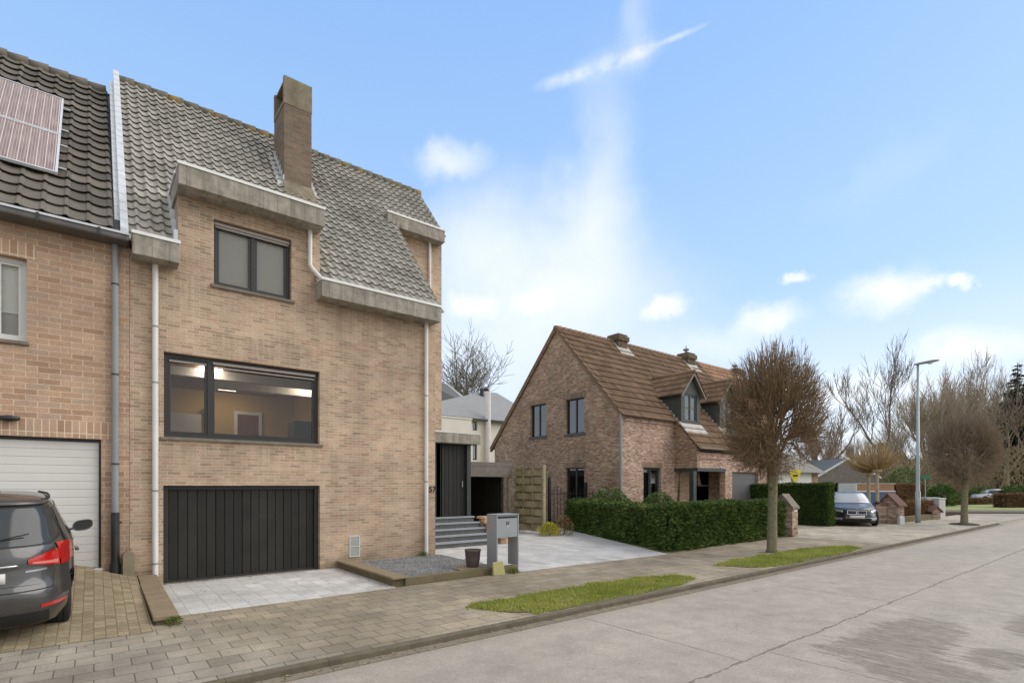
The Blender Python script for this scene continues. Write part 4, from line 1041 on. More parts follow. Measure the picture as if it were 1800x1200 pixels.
# dormers
dW = 1.6
def dormer(cx, label):
    Yd = 14.7; zb, ze, zp = z2(Yd)+.02, 6.42, 7.35; x0, x1 = cx-dW/2, cx+dW/2
    wz0_, wz1_ = zb+.22, 6.28; wa, wb = cx-.52, cx+.50
    m = MB(); m.wall([(x0,zb),(x1,zb),(x1,ze),(cx,zp-.05),(x0,ze)], [rect(wa,wz0_,wb,wz1_)], lambda u,v,d: (u,Yd+d,v), .12)
    d = build('dormer', m, M['greendk'], h2); d['label'] = label
    m = MB(); ye_ = AY-(AZ-ze)/RS2
    m.wall([(Yd+.121,zb+.12),(ye_,ze),(Yd+.121,ze)], [], lambda u,v,dd: (x0+.002+dd,u,v), .1); build('dormer_cheek', m, M['greendk'], d); m = MB(); m.wall([(Yd+.121,zb+.12),(ye_,ze),(Yd+.121,ze)], [], lambda u,v,dd: (x1-.002-dd,u,v), .1)
    build('dormer_cheek', m, M['greendk'], d)
    m = MB(); ya = Yd+.03; f = .07; c = (wa+wb)/2
    for a, b, e, g in ((wa,wz0_,wb,wz0_+f),(wa,wz1_-f,wb,wz1_),(wa,wz0_+f,wa+f,wz1_-f),(wb-f,wz0_+f,wb,wz1_-f),(c-.05,wz0_+f,c+.05,wz1_-f)): m.box(a+.001,ya,b+.001,e-.001,ya+.06,g-.001)
    for (a, b) in ((wa+f,c-.05),(c+.05,wb-f)):
        for q in (.5,): zz = wz0_+f+(wz1_-wz0_-2*f)*q; m.box(a,ya+.01,zz-.018,b,ya+.05,zz+.018)
    w = build('window', m, M['framegrn'], d)
    m = MB(); m.box(wa+f*.8, ya+.03, wz0_+f*.8, wb-f*.8, ya+.034, wz1_-f*.8); build('pane', m, M['glass'], w)
    m = MB(); m.box(wa+.02, Yd+.2, wz0_, wb-.02, Yd+.21, wz1_); build('curtain', m, M['dormerwin'], w)
    yb_ = AY-(AZ-zp)/RS2 + .3; ov = .2; L = yb_-(Yd-.22)
    sx = dW/2+ov; sz = (zp-ze)/(dW/2)*sx; Ls = sqrt(sx*sx+sz*sz); nv = 4; nu = int(L/.3)+1; pu_ = L/nu
    rts = []
    rt = tile_field('dormer_roof', (cx-sx, yb_, zp-sz), (0,-pu_,0), (sx/nv,0,sz/nv), (-sz,0,sx), nu, nv, dro, M['tile_brown'], lambda P: P.z > z2(P.y)-.1, d, step=.04)
    rt2 = tile_field('dormer_roof', (cx+sx, Yd-.22, zp-sz), (0,pu_,0), (-sx/nv,0,sz/nv), (sz,0,sx), nu, nv, dro, M['tile_brown'], lambda P: P.z > z2(P.y)-.1, d, step=.04)
    m = MB(); m.tube([(cx,Yd-.24,zp+.02),(cx,yb_,zp+.02)], .1, 8)
    build('ridge_tiles', m, M['tile_brown'], d, smooth=True)
    m = MB()       # barge boards
    for s in (-1, 1):
        m.hexa([(cx,Yd-.2,zp-.16),(cx+s*sx,Yd-.2,zp-sz-.14),(cx+s*sx,Yd-.16,zp-sz-.14),(cx,Yd-.16,zp-.16)],[(cx,Yd-.2,zp+.0),(cx+s*sx,Yd-.2,zp-sz+.02),(cx+s*sx,Yd-.16,zp-sz+.02),(cx,Yd-.16,zp+.0)])
        m.face([(cx,Yd-.16,zp-.03),(cx+s*sx,Yd-.16,zp-sz-.02),(cx+s*sx,16.0,zp-sz-.02),(cx,16.9,zp-.03)])
    build('barge_board', m, M['fascia'], d)
    m = MB(); m.hexa([(x0-.1,Yd-.4,z2(Yd-.4)+.03),(x1+.1,Yd-.4,z2(Yd-.4)+.03),(x1+.1,Yd-.003,zb+.0),(x0-.1,Yd-.003,zb+.0)],[(x0-.1,Yd-.4,z2(Yd-.4)+.08),(x1+.1,Yd-.4,z2(Yd-.4)+.08),(x1+.1,Yd-.003,zb+.1),(x0-.1,Yd-.003,zb+.1)])
    for i in range(9):
        a = Yd + i*.17; m.box(x0-.13, a, z2(a)+.02, x0-.002, a+.165, z2(a)+.17)
    build('lead_flashing', m, M['lead'], d)
dormer(XatY(1214.5, 14.7), 'nearer dormer'); dormer(XatY(1278, 14.7)+.1, 'farther dormer')

# ---------------- attached house beyond with orange roof
h3 = thing('terrace_house', 'neighbouring brick house with lighter orange roof beyond the two dormers', 'house', (32, 16.6, 0))
m = MB(); m.wall([(29.91,-.1),(35.2,-.1),(35.2,6.4),(29.91,6.4)], [rect(31,1,32.4,2.4)], lambda u,v,d: (u,16.5+d,v), .3); m.wall([(16.8,-.1),(24,-.1),(24,4.2),(AY,AZ-.1),(16.8,z2(16.8)-.1)], [], lambda u,v,d: (35.19-d,u,v), .2)
build('wall', m, M['pinkbrick'], h3)
for a in (31,): window(h3, a, 1, a+1.4, 2.4, 16.5, splits=(a+.7,), glass='glassdark')
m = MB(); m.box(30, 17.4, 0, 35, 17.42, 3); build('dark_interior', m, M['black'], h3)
r3 = tile_field('roof', (29.92, 16.3, z2(16.3)), (.3,0,0), (0,.3/1,.3*RS2), (0,-RS2,1), 18, 9, dro, M['tile_orange'], lambda P: P.z < AZ+.02, h3, step=.045, jit=.008)
m = MB(); m.face([(29.91,16.3,z2(16.3)-.05),(35.3,16.3,z2(16.3)-.05),(35.3,AY,AZ-.05),(29.91,AY,AZ-.05)]); m.face([(29.91,AY,AZ),(35.3,AY,AZ),(35.3,24.4,3.9),(29.91,24.4,3.9)]); build('roof_underlay', m, M['black'], r3)
m = MB()
for i in range(15): xa = 29.9+i*.36; m.tube([(xa,AY,AZ-.01),(xa+.38,AY,AZ+.02)], [.12,.135], 8)
build('ridge_tiles', m, M['tile_orange'], r3, smooth=True)
stack(h3, 1292, 645, w=.95, cowl=True, mat='pinkbrick')

# ---------------- cream house with slate roof far behind
cb = thing('cream_house', 'cream rendered house with hipped slate roof and tall white flue', 'house', (27, 38, 0))
Yb = 38.; x0, x1 = XatY(700, Yb), XatY(960, Yb); ze = ZatY(850, 738, Yb)
cw1 = (XatY(831,Yb), ZatY(831,756,Yb), XatY(839,Yb), ZatY(831,740,Yb)); cw2 = (XatY(831,Yb), ZatY(831,808,Yb), XatY(839,Yb), ZatY(831,781,Yb))
cw3 = (XatY(893,Yb), ZatY(893,786,Yb), XatY(905,Yb), ZatY(893,765,Yb))
m = MB(); m.wall([(x0,-.2),(x1,-.2),(x1,ze),(x0,ze)], [rect(*cw1), rect(*cw2)], lambda u,v,d: (u,Yb+d,v), .3); m.wall([(Yb+.3,-.2),(Yb+10,-.2),(Yb+10,ze),(Yb+.3,ze)], [], lambda u,v,d: (x1-d,u,v), .3); m.wall([(Yb+.3,-.2),(Yb+10,-.2),(Yb+10,ze),(Yb+.3,ze)], [], lambda u,v,d: (x0+d,u,v), .3)
build('wall', m, M['cream'], cb)
for q in (cw1, cw2): window(cb, *q, Yb, fw=.06, glass='glassdark', sill=False)
xr0, xr1 = XatY(851,Yb+5), XatY(874,Yb+5); zr = ZatY(862, 689, Yb+5)
m = MB(); a, b, c, d = (x0-.4,Yb-.4,ze), (x1+.4,Yb-.4,ze), (x1+.4,Yb+10.4,ze), (x0-.4,Yb+10.4,ze)
e, f = (xr0,Yb+5,zr), (xr1,Yb+5,zr); m.face([a,b,f,e]); m.face([b,c,f]); m.face([c,d,e,f]); m.face([d,a,e]); m.face([a,d,c,b])
rf = build('roof', m, M['slate'], cb); m = MB(); m.box(x0-.45, Yb-.5, ze-.12, x1+.45, Yb-.35, ze+.02); build('gutter', m, M['blackpipe'], cb)
p = atY(858, 700, Yb-.3); m = MB(); m.tube([(p.x,p.y,ZatY(858,812,Yb-.3)),(p.x,p.y,ZatY(858,688,Yb-.3))], .24, 12); build('flue', m, M['whitepipe'], cb)
p = atY(847, 690, Yb+4); m = MB(); m.tube([p - Vector((0,0,.8)), p + Vector((0,0,.3)), p + Vector((.5,0,.45)), p + Vector((.75,0,.1))], .22, 8); build('cowl', m, M['blackpipe'], cb)
m = MB(); m.box(XatY(700,Yb-3), Yb-3, 3, XatY(829,Yb-3), Yb-.001, ZatY(800,735,Yb-3)); m.box(XatY(700,Yb-3)-.05, Yb-3.05, ZatY(800,735,Yb-3)+.001, XatY(829,Yb-3)+.05, Yb-.0, ZatY(800,735,Yb-3)+.12); build('parapet_wing', m, M['cream'], cb)
db = thing('slate_house', 'dark slate gable roof rising behind the cream house', 'house', (24, 46, 0))
Y3 = 47.; zz = lambda px, py: ZatY(px, py, Y3)
m = MB(); m.box(XatY(720,Y3), Y3, 0, XatY(822,Y3), Y3+6, zz(800,735)); build('wall', m, M['cream'], db)
m = MB(); A = (XatY(700,Y3), Y3, zz(700,672)+1.4); B = (XatY(803,Y3), Y3+2, zz(803,670)); C = (XatY(832,Y3), Y3-.5, zz(832,702)-1.0); D_ = (XatY(700,Y3), Y3-.5, zz(700,735)-1); B2 = (B[0], Y3+8, B[2]); A2=(A[0],Y3+8,A[2])
m.face([A,B,C,D_]); m.face([A,B,B2,A2]); m.face([B,C,(C[0],Y3+8,C[2]),B2]); build('roof', m, M['slatedk'], db)
m = MB(); zf_ = zz(822,735); m.face([A2,(A[0],Y3+8,0),(A[0],Y3-.4,0),(A[0],Y3-.4,D_[2]),A]); m.face([B,C,(C[0],C[1],zf_-.6),(C[0],Y3+8,zf_-.6),(C[0],Y3+8,C[2]),B2]); m.face([A2,B2,(C[0],Y3+8,C[2]),(C[0],Y3+8,0),(A[0],Y3+8,0)]); build('gable_wall', m, M['cream'], db)
m = MB(); m.tube([B, C], .12, 6); build('verge', m, M['white_pvc'], db)

# ---------------- low white garage row behind the tall hedge, and bits by the car
lg = thing('garage_row', 'low garage building with white doors and brown roof behind the tall hedge', 'building', (38, 19, 0))
Yg = 19.2; gx = [XatY(q, Yg) for q in (1352, 1387, 1391, 1424, 1426)]
m = MB(); m.box(XatY(1335,Yg), Yg+.1, 0, XatY(1440,Yg), Yg+5, 3.0); build('wall', m, M['oldbrick'], lg)
m = MB(); m.box(XatY(1352,Yg), Yg-.02, .05, XatY(1390,Yg), Yg+.099, ZatY(1370,829,Yg)); build('garage_door', m, M['garagewhite'], lg, label='left white garage door')
m = MB(); m.box(XatY(1400,Yg), Yg-.02, .05, XatY(1426,Yg), Yg+.099, ZatY(1410,829,Yg)); build('garage_door', m, M['garagewhite'], lg, label='right white garage door')
m = MB(); xa, xb = XatY(1335,Yg)-.2, XatY(1440,Yg)+.4; m.hexa([(xa,Yg-.5,2.95),(xb,Yg-.5,2.95),(xb,Yg+5.4,2.95),(xa,Yg+5.4,2.95)],[(xa+.1,Yg+2,4.6),(xb-.6,Yg+2,4.6),(xb-.6,Yg+3,4.6),(xa+.1,Yg+3,4.6)]); build('roof', m, M['fascia'], lg)
p = atD(1398, 836, 30); ys = thing('warning_sign', 'yellow pointed sign on a thin pole above the tall clipped hedge', 'sign', (p.x, p.y, 0))
m = MB(); w = .34; pts = [(-w,.34),(-w*.35,.30),(0,.44),(w*.35,.30),(w,.34),(w*.8,.02),(0,-.42),(-w*.8,.02)]
dx, dy = ray(1398); R = Vector((CT, -ST, 0))
m.wall(pts, [], lambda u,v,d: p + R*u + Vector((0,0,v)) + Vector((ST,CT,0))*d, .03); build('plate', m, M['yellow'], ys)
m = MB(); m.box(-.14, -.036, -.02, .14, -.005, .07, Matrix.Translation(p) @ Matrix.Rotation(-T, 4, 'Z')); build('emblem', m, M['black'], ys)
m = MB(); m.tube([(p.x,p.y+.06,0),(p.x,p.y+.06,p.z+.6)], .025, 6); build('pole', m, M['steel'], ys)

# far low house behind the car: white gable trim and dark body
fh = thing('bungalow', 'low dark bungalow with white gable trim behind the parked saloon', 'house', (52, 17, 0))
P1, P2, P3 = atD(1437, 835, 56), atD(1490, 805, 56), atD(1545, 838, 56)
m = MB(); m.wall([(0,0),(6.4,0),(6.4,2.9),(3.2,4.75),(0,2.9)], [rect(1.0,.8,2.2,2.2), rect(3.6,.8,5.0,2.2)], lambda u,v,d: Vector((P1.x,P1.y,0)) + R*u + Vector((0,0,v)) + Vector((ST,CT,0))*d, .3); build('wall', m, M['fascia'], fh)
m = MB(); m.wall([(.9,.7),(5.1,.7),(5.1,2.3),(.9,2.3)], [], lambda u,v,d: Vector((P1.x,P1.y,0)) + R*u + Vector((0,0,v)) + Vector((ST,CT,0))*(.2+d), .02); build('pane', m, M['glassdark'], fh)
m = MB(); Q = lambda u,v,d: Vector((P1.x,P1.y,0)) + R*u + Vector((0,0,v)) + Vector((ST,CT,0))*d
for (u0,v0,u1,v1) in ((-.3,2.75,3.2,4.8),(3.2,4.8,6.7,2.75)):
    m.hexa([Q(u0,v0-.15,-.12),Q(u1,v1-.15,-.12),Q(u1,v1-.15,0),Q(u0,v0-.15,0)],[Q(u0,v0+.06,-.12),Q(u1,v1+.06,-.12),Q(u1,v1+.06,0),Q(u0,v0+.06,0)])
build('barge_board', m, M['white_pvc'], fh)
m = MB(); m.face([Q(-.35,2.75,0),Q(3.2,4.84,0),Q(3.2,4.84,9),Q(-.35,2.75,9)]); m.face([Q(3.2,4.84,0),Q(6.75,2.75,0),Q(6.75,2.75,9),Q(3.2,4.84,9)]); build('roof', m, M['slatedk'], fh, solid=.1)
# blue and orange hoarding
hb = thing('hoarding', 'blue and orange boarded hut with white edge behind the pollarded trees', 'hut', (50, 11, 0))
B0 = atD(1504, 882, 46); Q2 = lambda u,v,d: Vector((B0.x,B0.y,0)) + R*u + Vector((0,0,v)) + Vector((ST,CT,0))*d
W_ = 70/F*46
def qb(mb, u0,v0,u1,v1,d0,d1): mb.hexa([Q2(u0,v0,d0),Q2(u1,v0,d0),Q2(u1,v0,d1),Q2(u0,v0,d1)],[Q2(u0,v1,d0),Q2(u1,v1,d0),Q2(u1,v1,d1),Q2(u0,v1,d1)])
m = MB(); qb(m,0,0,W_,1.35,0,2.5); build('base', m, M['blue'], hb)
m = MB(); qb(m,.1,1.46,W_-.1,2.05,.03,2.4); build('boarding', m, M['orangebr'], hb)
m = MB(); qb(m,0,1.352,W_,1.458,-.03,2.5); qb(m,0,1.46,.095,2.1,-.03,2.4); qb(m,.1,2.052,W_,2.1,0,2.5); build('edge_trim', m, M['white_pvc'], hb)

# ---------------- carport, woven fence
cp = thing('carport', 'dark flat-roofed carport with silvered wooden fascia beside the entrance', 'carport', (12, 17.4, 0))
cx1 = XatY(899, 17.3); zt, zb = ZatY(899, 814, 17.3), ZatY(899, 838, 17.3)
m = MB(); m.box(ex1+.02, 17.3, zb, cx1, 17.38, zt); m.box(ex1+.02, 17.29, zt-.14, cx1+.02, 17.299, zt+.02); fa = build('fascia', m, M['fascia'], cp, bevel=.006)
m = MB(); m.box(ex1+.02, 17.381, zb+.2, cx1, 24, zt-.02); build('roof', m, M['fascia'], cp)
m = MB(); m.box(ex1-.1, 24, 0, cx1+.1, 24.1, zb+.199); m.box(ex1+.0, 18.01, 0, ex1+.08, 24, zt-.1)
n = 10
for i in range(n): m.box(cx1-.08+.02*(i%2), 17.9, i*.235, cx1-.03+.02*(i%2), 24, (i+1)*.235+.03)
m.box(cx1-.02, 17.9, 0, cx1+.05, 24, zb+.199)
build('side_wall', m, M['darkside'], cp)
m = MB(); m.box(XatY(893,17.42), 17.39, 0, XatY(893,17.42)+.07, 17.47, zb); build('post', m, M['wood'], cp)
fx = 13.75
fn_ = thing('fence_panel', 'woven wooden garden fence panel with square post beside the carport', 'fence', (fx, 16.4, 0))
fy0, fy1 = 15.42, 17.28; ft = 2.62; nb_ = 8; hh = (ft-.12)/nb_
m = MB()
for i in range(nb_):
    z0 = .1 + i*hh; nseg = 24
    for k in range(nseg):
        a, b = k/nseg, (k+1)/nseg; off = lambda s: .045*sin(pi*3*s)*(1 if i%2 else -1)
        ya, yb = fy0+.1+(fy1-fy0-.14)*a, fy0+.1+(fy1-fy0-.14)*b
        m.hexa([(fx+off(a)-.006,ya,z0),(fx+off(a)+.006,ya,z0),(fx+off(b)+.006,yb,z0),(fx+off(b)-.006,yb,z0)],[(fx+off(a)-.006,ya,z0+hh-.075),(fx+off(a)+.006,ya,z0+hh-.075),(fx+off(b)+.006,yb,z0+hh-.075),(fx+off(b)-.006,yb,z0+hh-.075)])
build('slats', m, M['wood'], fn_)
m = MB()
m.box(fx+.07, fy0+.1, .1, fx+.08, fy1, ft-.05)  # added backing board, so the gaps between slats read dark
for q in (1/3, 2/3): y_ = fy0+.1+(fy1-fy0-.14)*q; m.box(fx-.02, y_-.02, .08, fx+.02, y_+.02, ft)
m.box(fx-.035, fy0+.1, ft-.02, fx+.035, fy1, ft+.05); build('batten_and_backing', m, M['wood'], fn_)
m = MB(); m.box(fx-.06, fy0-.05, -.05, fx+.06, fy0+.07, ft+.08); build('post', m, M['wood'], fn_)
# black garden fence behind
def ironpost(px, pyt, D, label):
    p = atD(px, pyt, D); t = thing('iron_post', label, 'fence post', (p.x, p.y, 0), None)
    m = MB(); m.box(p.x-.05, p.y-.05, -.05, p.x+.05, p.y+.05, p.z); build('shaft', m, M['iron'], t)
    m = MB(); m.lathe([(.075,0),(.075,.03),(.05,.06),(.0,.09)], (p.x,p.y,p.z), 4); build('cap', m, M['iron'], t)
ironpost(966, 840, 22.5, 'tall black steel post beside the gable, left end of the garden railing')
g = thing('garden_railing', 'low black iron garden railing in front of the gable wall', 'railing', (16.8, 16.6, 0))
m = MB(); a = atD(968, 850, 22.6); b = atD(1062, 845, 24.5); n = 17
for k in range(n+1):
    p = a.lerp(b, k/n); h = 1.75 + .15*sin(k*.9); m.tube([(p.x,p.y,0),(p.x,p.y,h)], .012, 5, False)
build('bars', m, M['iron'], g); m = MB()
for z in (.3, 1.55): m.tube([(a.x,a.y,z),(b.x,b.y,z)], .016, 5)
for px, k in ((1030, .64), (1061, .99)): p = a.lerp(b, k); m.box(p.x-.05,p.y-.05,0,p.x+.05,p.y+.05,2.05)
build('rails', m, M['iron'], g)

# ================================================================ STREET FURNITURE
def lamp(px, pyb, pyt, D, label, r=.09, arm=-1):
    p = atD(px, pyb, D); zt = EYE + (HY-pyt)*D/F; t = thing('street_lamp', label, 'street lamp', (p.x, p.y, 0), 'street lamps')
    m = MB(); m.tube([(p.x,p.y,-.05),(p.x,p.y,1.6),(p.x,p.y,1.61),(p.x,p.y,zt)], [r*1.35,r*1.3,r,r*.6], 14); build('pole', m, M['steel'], t, smooth=True)
    m = MB(); k = 10; L = .95
    for q in range(k):
        pass
    prof = [(-.15,.06,.05),(0,.10,.08),(.25,.15,.09),(.55,.16,.10),(.8,.12,.07),(.88,.04,.03)]
    rings = []; ax = (R*1.0 + Vector((ST,CT,0))*-.55).normalized(); sd = Vector((-ax.y, ax.x, 0))
    for s, w, h in prof:
        i = len(m.v)
        for q in range(12): wv = 2*pi*q/12; m.v.append(tuple(Vector((p.x,p.y,zt)) + ax*s + sd*(w*cos(wv)) + Vector((0,0,h*sin(wv)*(1 if sin(wv)>0 else .45) + s*.12))))
        rings.append(i)
    for A, B in zip(rings, rings[1:]):
        for q in range(12): m.f.append((A+q,A+(q+1)%12,B+(q+1)%12,B+q))
    m.f.append(tuple(rings[0]+q for q in range(12))); m.f.append(tuple(rings[-1]+q for q in range(12))[::-1])
    hd = build('lamp_head', m, M['greypipe'], t, smooth=True)
    m = MB(); m.lathe([(0,-.1),(.09,-.08),(.12,-.03),(.12,.0)], tuple(Vector((p.x,p.y,zt)) + ax*.5 + Vector((0,0,.05))), 12, False); build('lamp_glass', m, M['whitepipe'], hd, smooth=True)
lamp(1613.5, 918, 640, 27.2, 'tall grey street lamp beside the low beech hedge, the nearer one')
lamp(1502, 880, 736, 62, 'far street lamp rising above the trees behind the saloon car', r=.1)
def cabinet(px0, px1, pyt, pyb, D, label, grp='utility cabinets'):
    a, b = atD(px0, pyb, D), atD(px1, pyb, D); zt = EYE+(HY-pyt)*D/F; w = (b-a).length; M_ = Matrix.Translation(a) @ Matrix.Rotation(-T, 4, 'Z')
    t = thing('utility_cabinet', label, 'cabinet', (a.x, a.y, 0), grp)
    m = MB(); m.box(0, 0, -a.z-.02, w, .4, zt-a.z-.06, M_); bd = build('body', m, M['white_pvc'], t, bevel=.01)
    m = MB(); m.box(-.03,-.03,zt-a.z-.059,w+.03,.43,zt-a.z, M_); build('lid', m, M['white_pvc'], t, bevel=.01)
    m = MB(); m.box(.05,-.012,.2-a.z,w/2-.01,-.001,zt-a.z-.1, M_); m.box(w/2+.01,-.012,.2-a.z,w-.05,-.001,zt-a.z-.1, M_); build('door', m, M['white_pvc'], bd, bevel=.004)
cabinet(1629, 1650, 874, 908, 31.5, 'left white utility cabinet behind the low hedge by the lamp'); cabinet(1650.5, 1662, 875, 910, 31, 'narrower pale utility cabinet, right one beside the round tree')
def pillar(px0, px1, pye, pyp, pyb, D, label, rz_, mat='stonewall', capmat='lowcap', capover=.1, rise=.25, depth=.5, w=None, c=None):
    a, b = atD(px0, pyb, D), atD(px1, pyb, D); c = c or (a+b)/2; w = w or (b-a).length; ze = EYE+(HY-pye)*D/F; zp = EYE+(HY-pyp)*D/F
    t = thing('gate_pillar', label, 'gate pillar', (c.x, c.y, 0), None)
    M_ = Matrix.Translation((c.x,c.y,0)) @ Matrix.Rotation(rz_, 4, 'Z')
    m = MB(); m.box(-w/2, -depth/2, -.05, w/2, depth/2, ze, M_)
    i = len(m.v); m.v += [tuple(M_ @ Vector(q)) for q in ((-w/2,-depth/2,ze+.001),(w/2,-depth/2,ze+.001),(0,-depth/2,zp-.06),(-w/2,depth/2,ze+.001),(w/2,depth/2,ze+.001),(0,depth/2,zp-.06))]
    m.f += [(i,i+1,i+2),(i+5,i+4,i+3),(i,i+2,i+5,i+3),(i+1,i+4,i+5,i+2),(i,i+3,i+4,i+1)]
    build('shaft', m, M[mat], t)
    m = MB(); o = capover
    for s in (-1,1):
        m.hexa([M_ @ Vector(q) for q in ((s*(w/2+o),-depth/2-o,ze-.1),(0,-depth/2-o,zp-.03),(0,depth/2+o,zp-.03),(s*(w/2+o),depth/2+o,ze-.1))],[M_ @ Vector(q) for q in ((s*(w/2+o),-depth/2-o,ze-.03),(0,-depth/2-o,zp+.05),(0,depth/2+o,zp+.05),(s*(w/2+o),depth/2+o,ze-.03))])
    build('cap', m, M[capmat], t); return t, M_, w
t, M_, w = pillar(1381, 1406, 890, 870, 944, 19.4, 'stone gate pillar with saddle cap at the end of the front hedge', pi/2, depth=.46, w=.7, c=Vector((20.5,9.3,0)), capover=.05, capmat='sill')
p = atZ(1399, 930); m = MB(); m.box(20.4,8.93,.92,20.62,8.947,1.0); build('name_plate', m, M['white_pvc'], t)
pillar(1556, 1577, 886, 868, 920, 26.8, 'stone pillar with red tiled cap beside the saloon car', pi/2-.15, capmat='redtile', depth=.6, w=.9)
pillar(1634, 1648, 897, 890, 914, 30.0, 'low stone pillar with brown cap in front of the white cabinets', -T, capmat='redtile', depth=.4)
# low stone wall behind the car, garden wall by the lamp
a, b = atD(1540, 922, 26.5), atD(1556, 922, 26.9)
m = MB(); M2 = Matrix.Translation((a.x,a.y,0)) @ Matrix.Rotation(-T+.25, 4, 'Z'); m.box(0,0,-.05,(b-a).length+.1,.35,.95, M2); o = build('stone_wall', m, M['stonewall'], loc=(a.x,a.y,0)); tag(o, 'rough dark stone wall behind the bonnet of the saloon car', 'wall')
m = MB(); m.box(-.05,-.05,.951,(b-a).length+.1,.4,1.03, M2); build('cap_slab', m, M['redtile'], o)
a, b = atD(1586, 920, 27.2), atD(1652, 912, 30.4); dv = (b-a); dv.z = 0; an = atan2(dv.y, dv.x); M3 = Matrix.Translation((a.x,a.y,0)) @ Matrix.Rotation(an, 4, 'Z')
m = MB(); m.box(0,0,-.05,dv.length,.3,.28, M3); m.box(0,.3,-.05,dv.length,2.4,.2, M3); o = build('garden_wall', m, M['lowwall'], loc=(a.x,a.y,0)); tag(o, 'low mossy garden wall at the foot of the street lamp', 'wall')
p = atD(1584, 923, 26.0); m = MB(); m.lathe([(.17,-.02),(.17,.02),(.15,.34),(.12,.40),(.0,.41)], (p.x,p.y,0), 4); o = build('kerb_stone', m, M['white_pvc'], loc=(p.x,p.y,0), bevel=.02); tag(o, 'short pale stone bollard beside the red-capped pillar', 'bollard')
gs = atD(1628, 838, 44); t = thing('notice_board', 'small green board on a post far behind the lamp', 'sign', (gs.x,gs.y,0))
m = MB(); M4 = Matrix.Translation(gs) @ Matrix.Rotation(-T, 4, 'Z'); m.box(-.42,-.03,-.15,.42,.03,.15, M4); build('board', m, M['greensign'], t); m = MB(); m.tube([(gs.x,gs.y+.06,0),(gs.x,gs.y+.06,gs.z+.1)], .035, 6); build('post', m, M['steel'], t)
# ================================================================ CARS (local: y = 0 at the end shown, +y away; z up)
def car_mats():
    t = NT('dark_grey_paint'); t.b.inputs['Coat Weight'].default_value = .8; t.b.inputs['Coat Roughness'].default_value = .06
    n = t.noise(scale=3., detail=6.)
    M['paint1'] = t.out(t.mix(t.mapr(n, .35, .7), srgb(62,60,58), srgb(72,70,67)), .35, metal=.35)
    t = NT('black_paint'); t.b.inputs['Coat Weight'].default_value = .35; t.b.inputs['Coat Roughness'].default_value = .04
    M['paint2'] = t.out(srgb(46,45,43), .35, metal=.3)
    t = NT('silver_paint'); t.b.inputs['Coat Weight'].default_value = .6
    M['paint3'] = t.out(srgb(170,172,172), .35, metal=.4)
    t = NT('tyre_rubber'); M['tyre'] = t.out(srgb(34,33,32), .85, t.bump(t.noise(scale=60.), .4, .004))
    M['rim'] = plain('alloy_rim', srgb(150,150,152), .35, .05, metal=.6)
    t = NT('car_glass')
    M['carglass'] = t.out(srgb(52,54,53), .12, spec=.45)
    t = NT('red_lens'); t.b.inputs['Coat Weight'].default_value = 1.; x, y, z = t.sep(t.pos())
    ln = t.math('FRACT', t.math('MULTIPLY', z, 38.)); M['redlens'] = t.out(t.mix(t.math('GREATER_THAN', ln, .8), srgb(186,26,22), srgb(140,16,14)), .15)
    t = NT('pale_lens'); t.b.inputs['Coat Weight'].default_value = 1.; M['palelens'] = t.out(srgb(206,120,110), .15)
    t = NT('clear_lens'); t.b.inputs['Coat Weight'].default_value = 1.; M['clearlens'] = t.out(srgb(190,195,200), .12, metal=.3)
    M['chrome'] = plain('chrome', srgb(210,210,210), .15, .02, metal=.9)
    M['plate'] = plain('plate', srgb(196,194,190), .5, .03)
    M['plastic'] = plain('black_plastic', srgb(30,30,30), .6, .1)
car_mats()
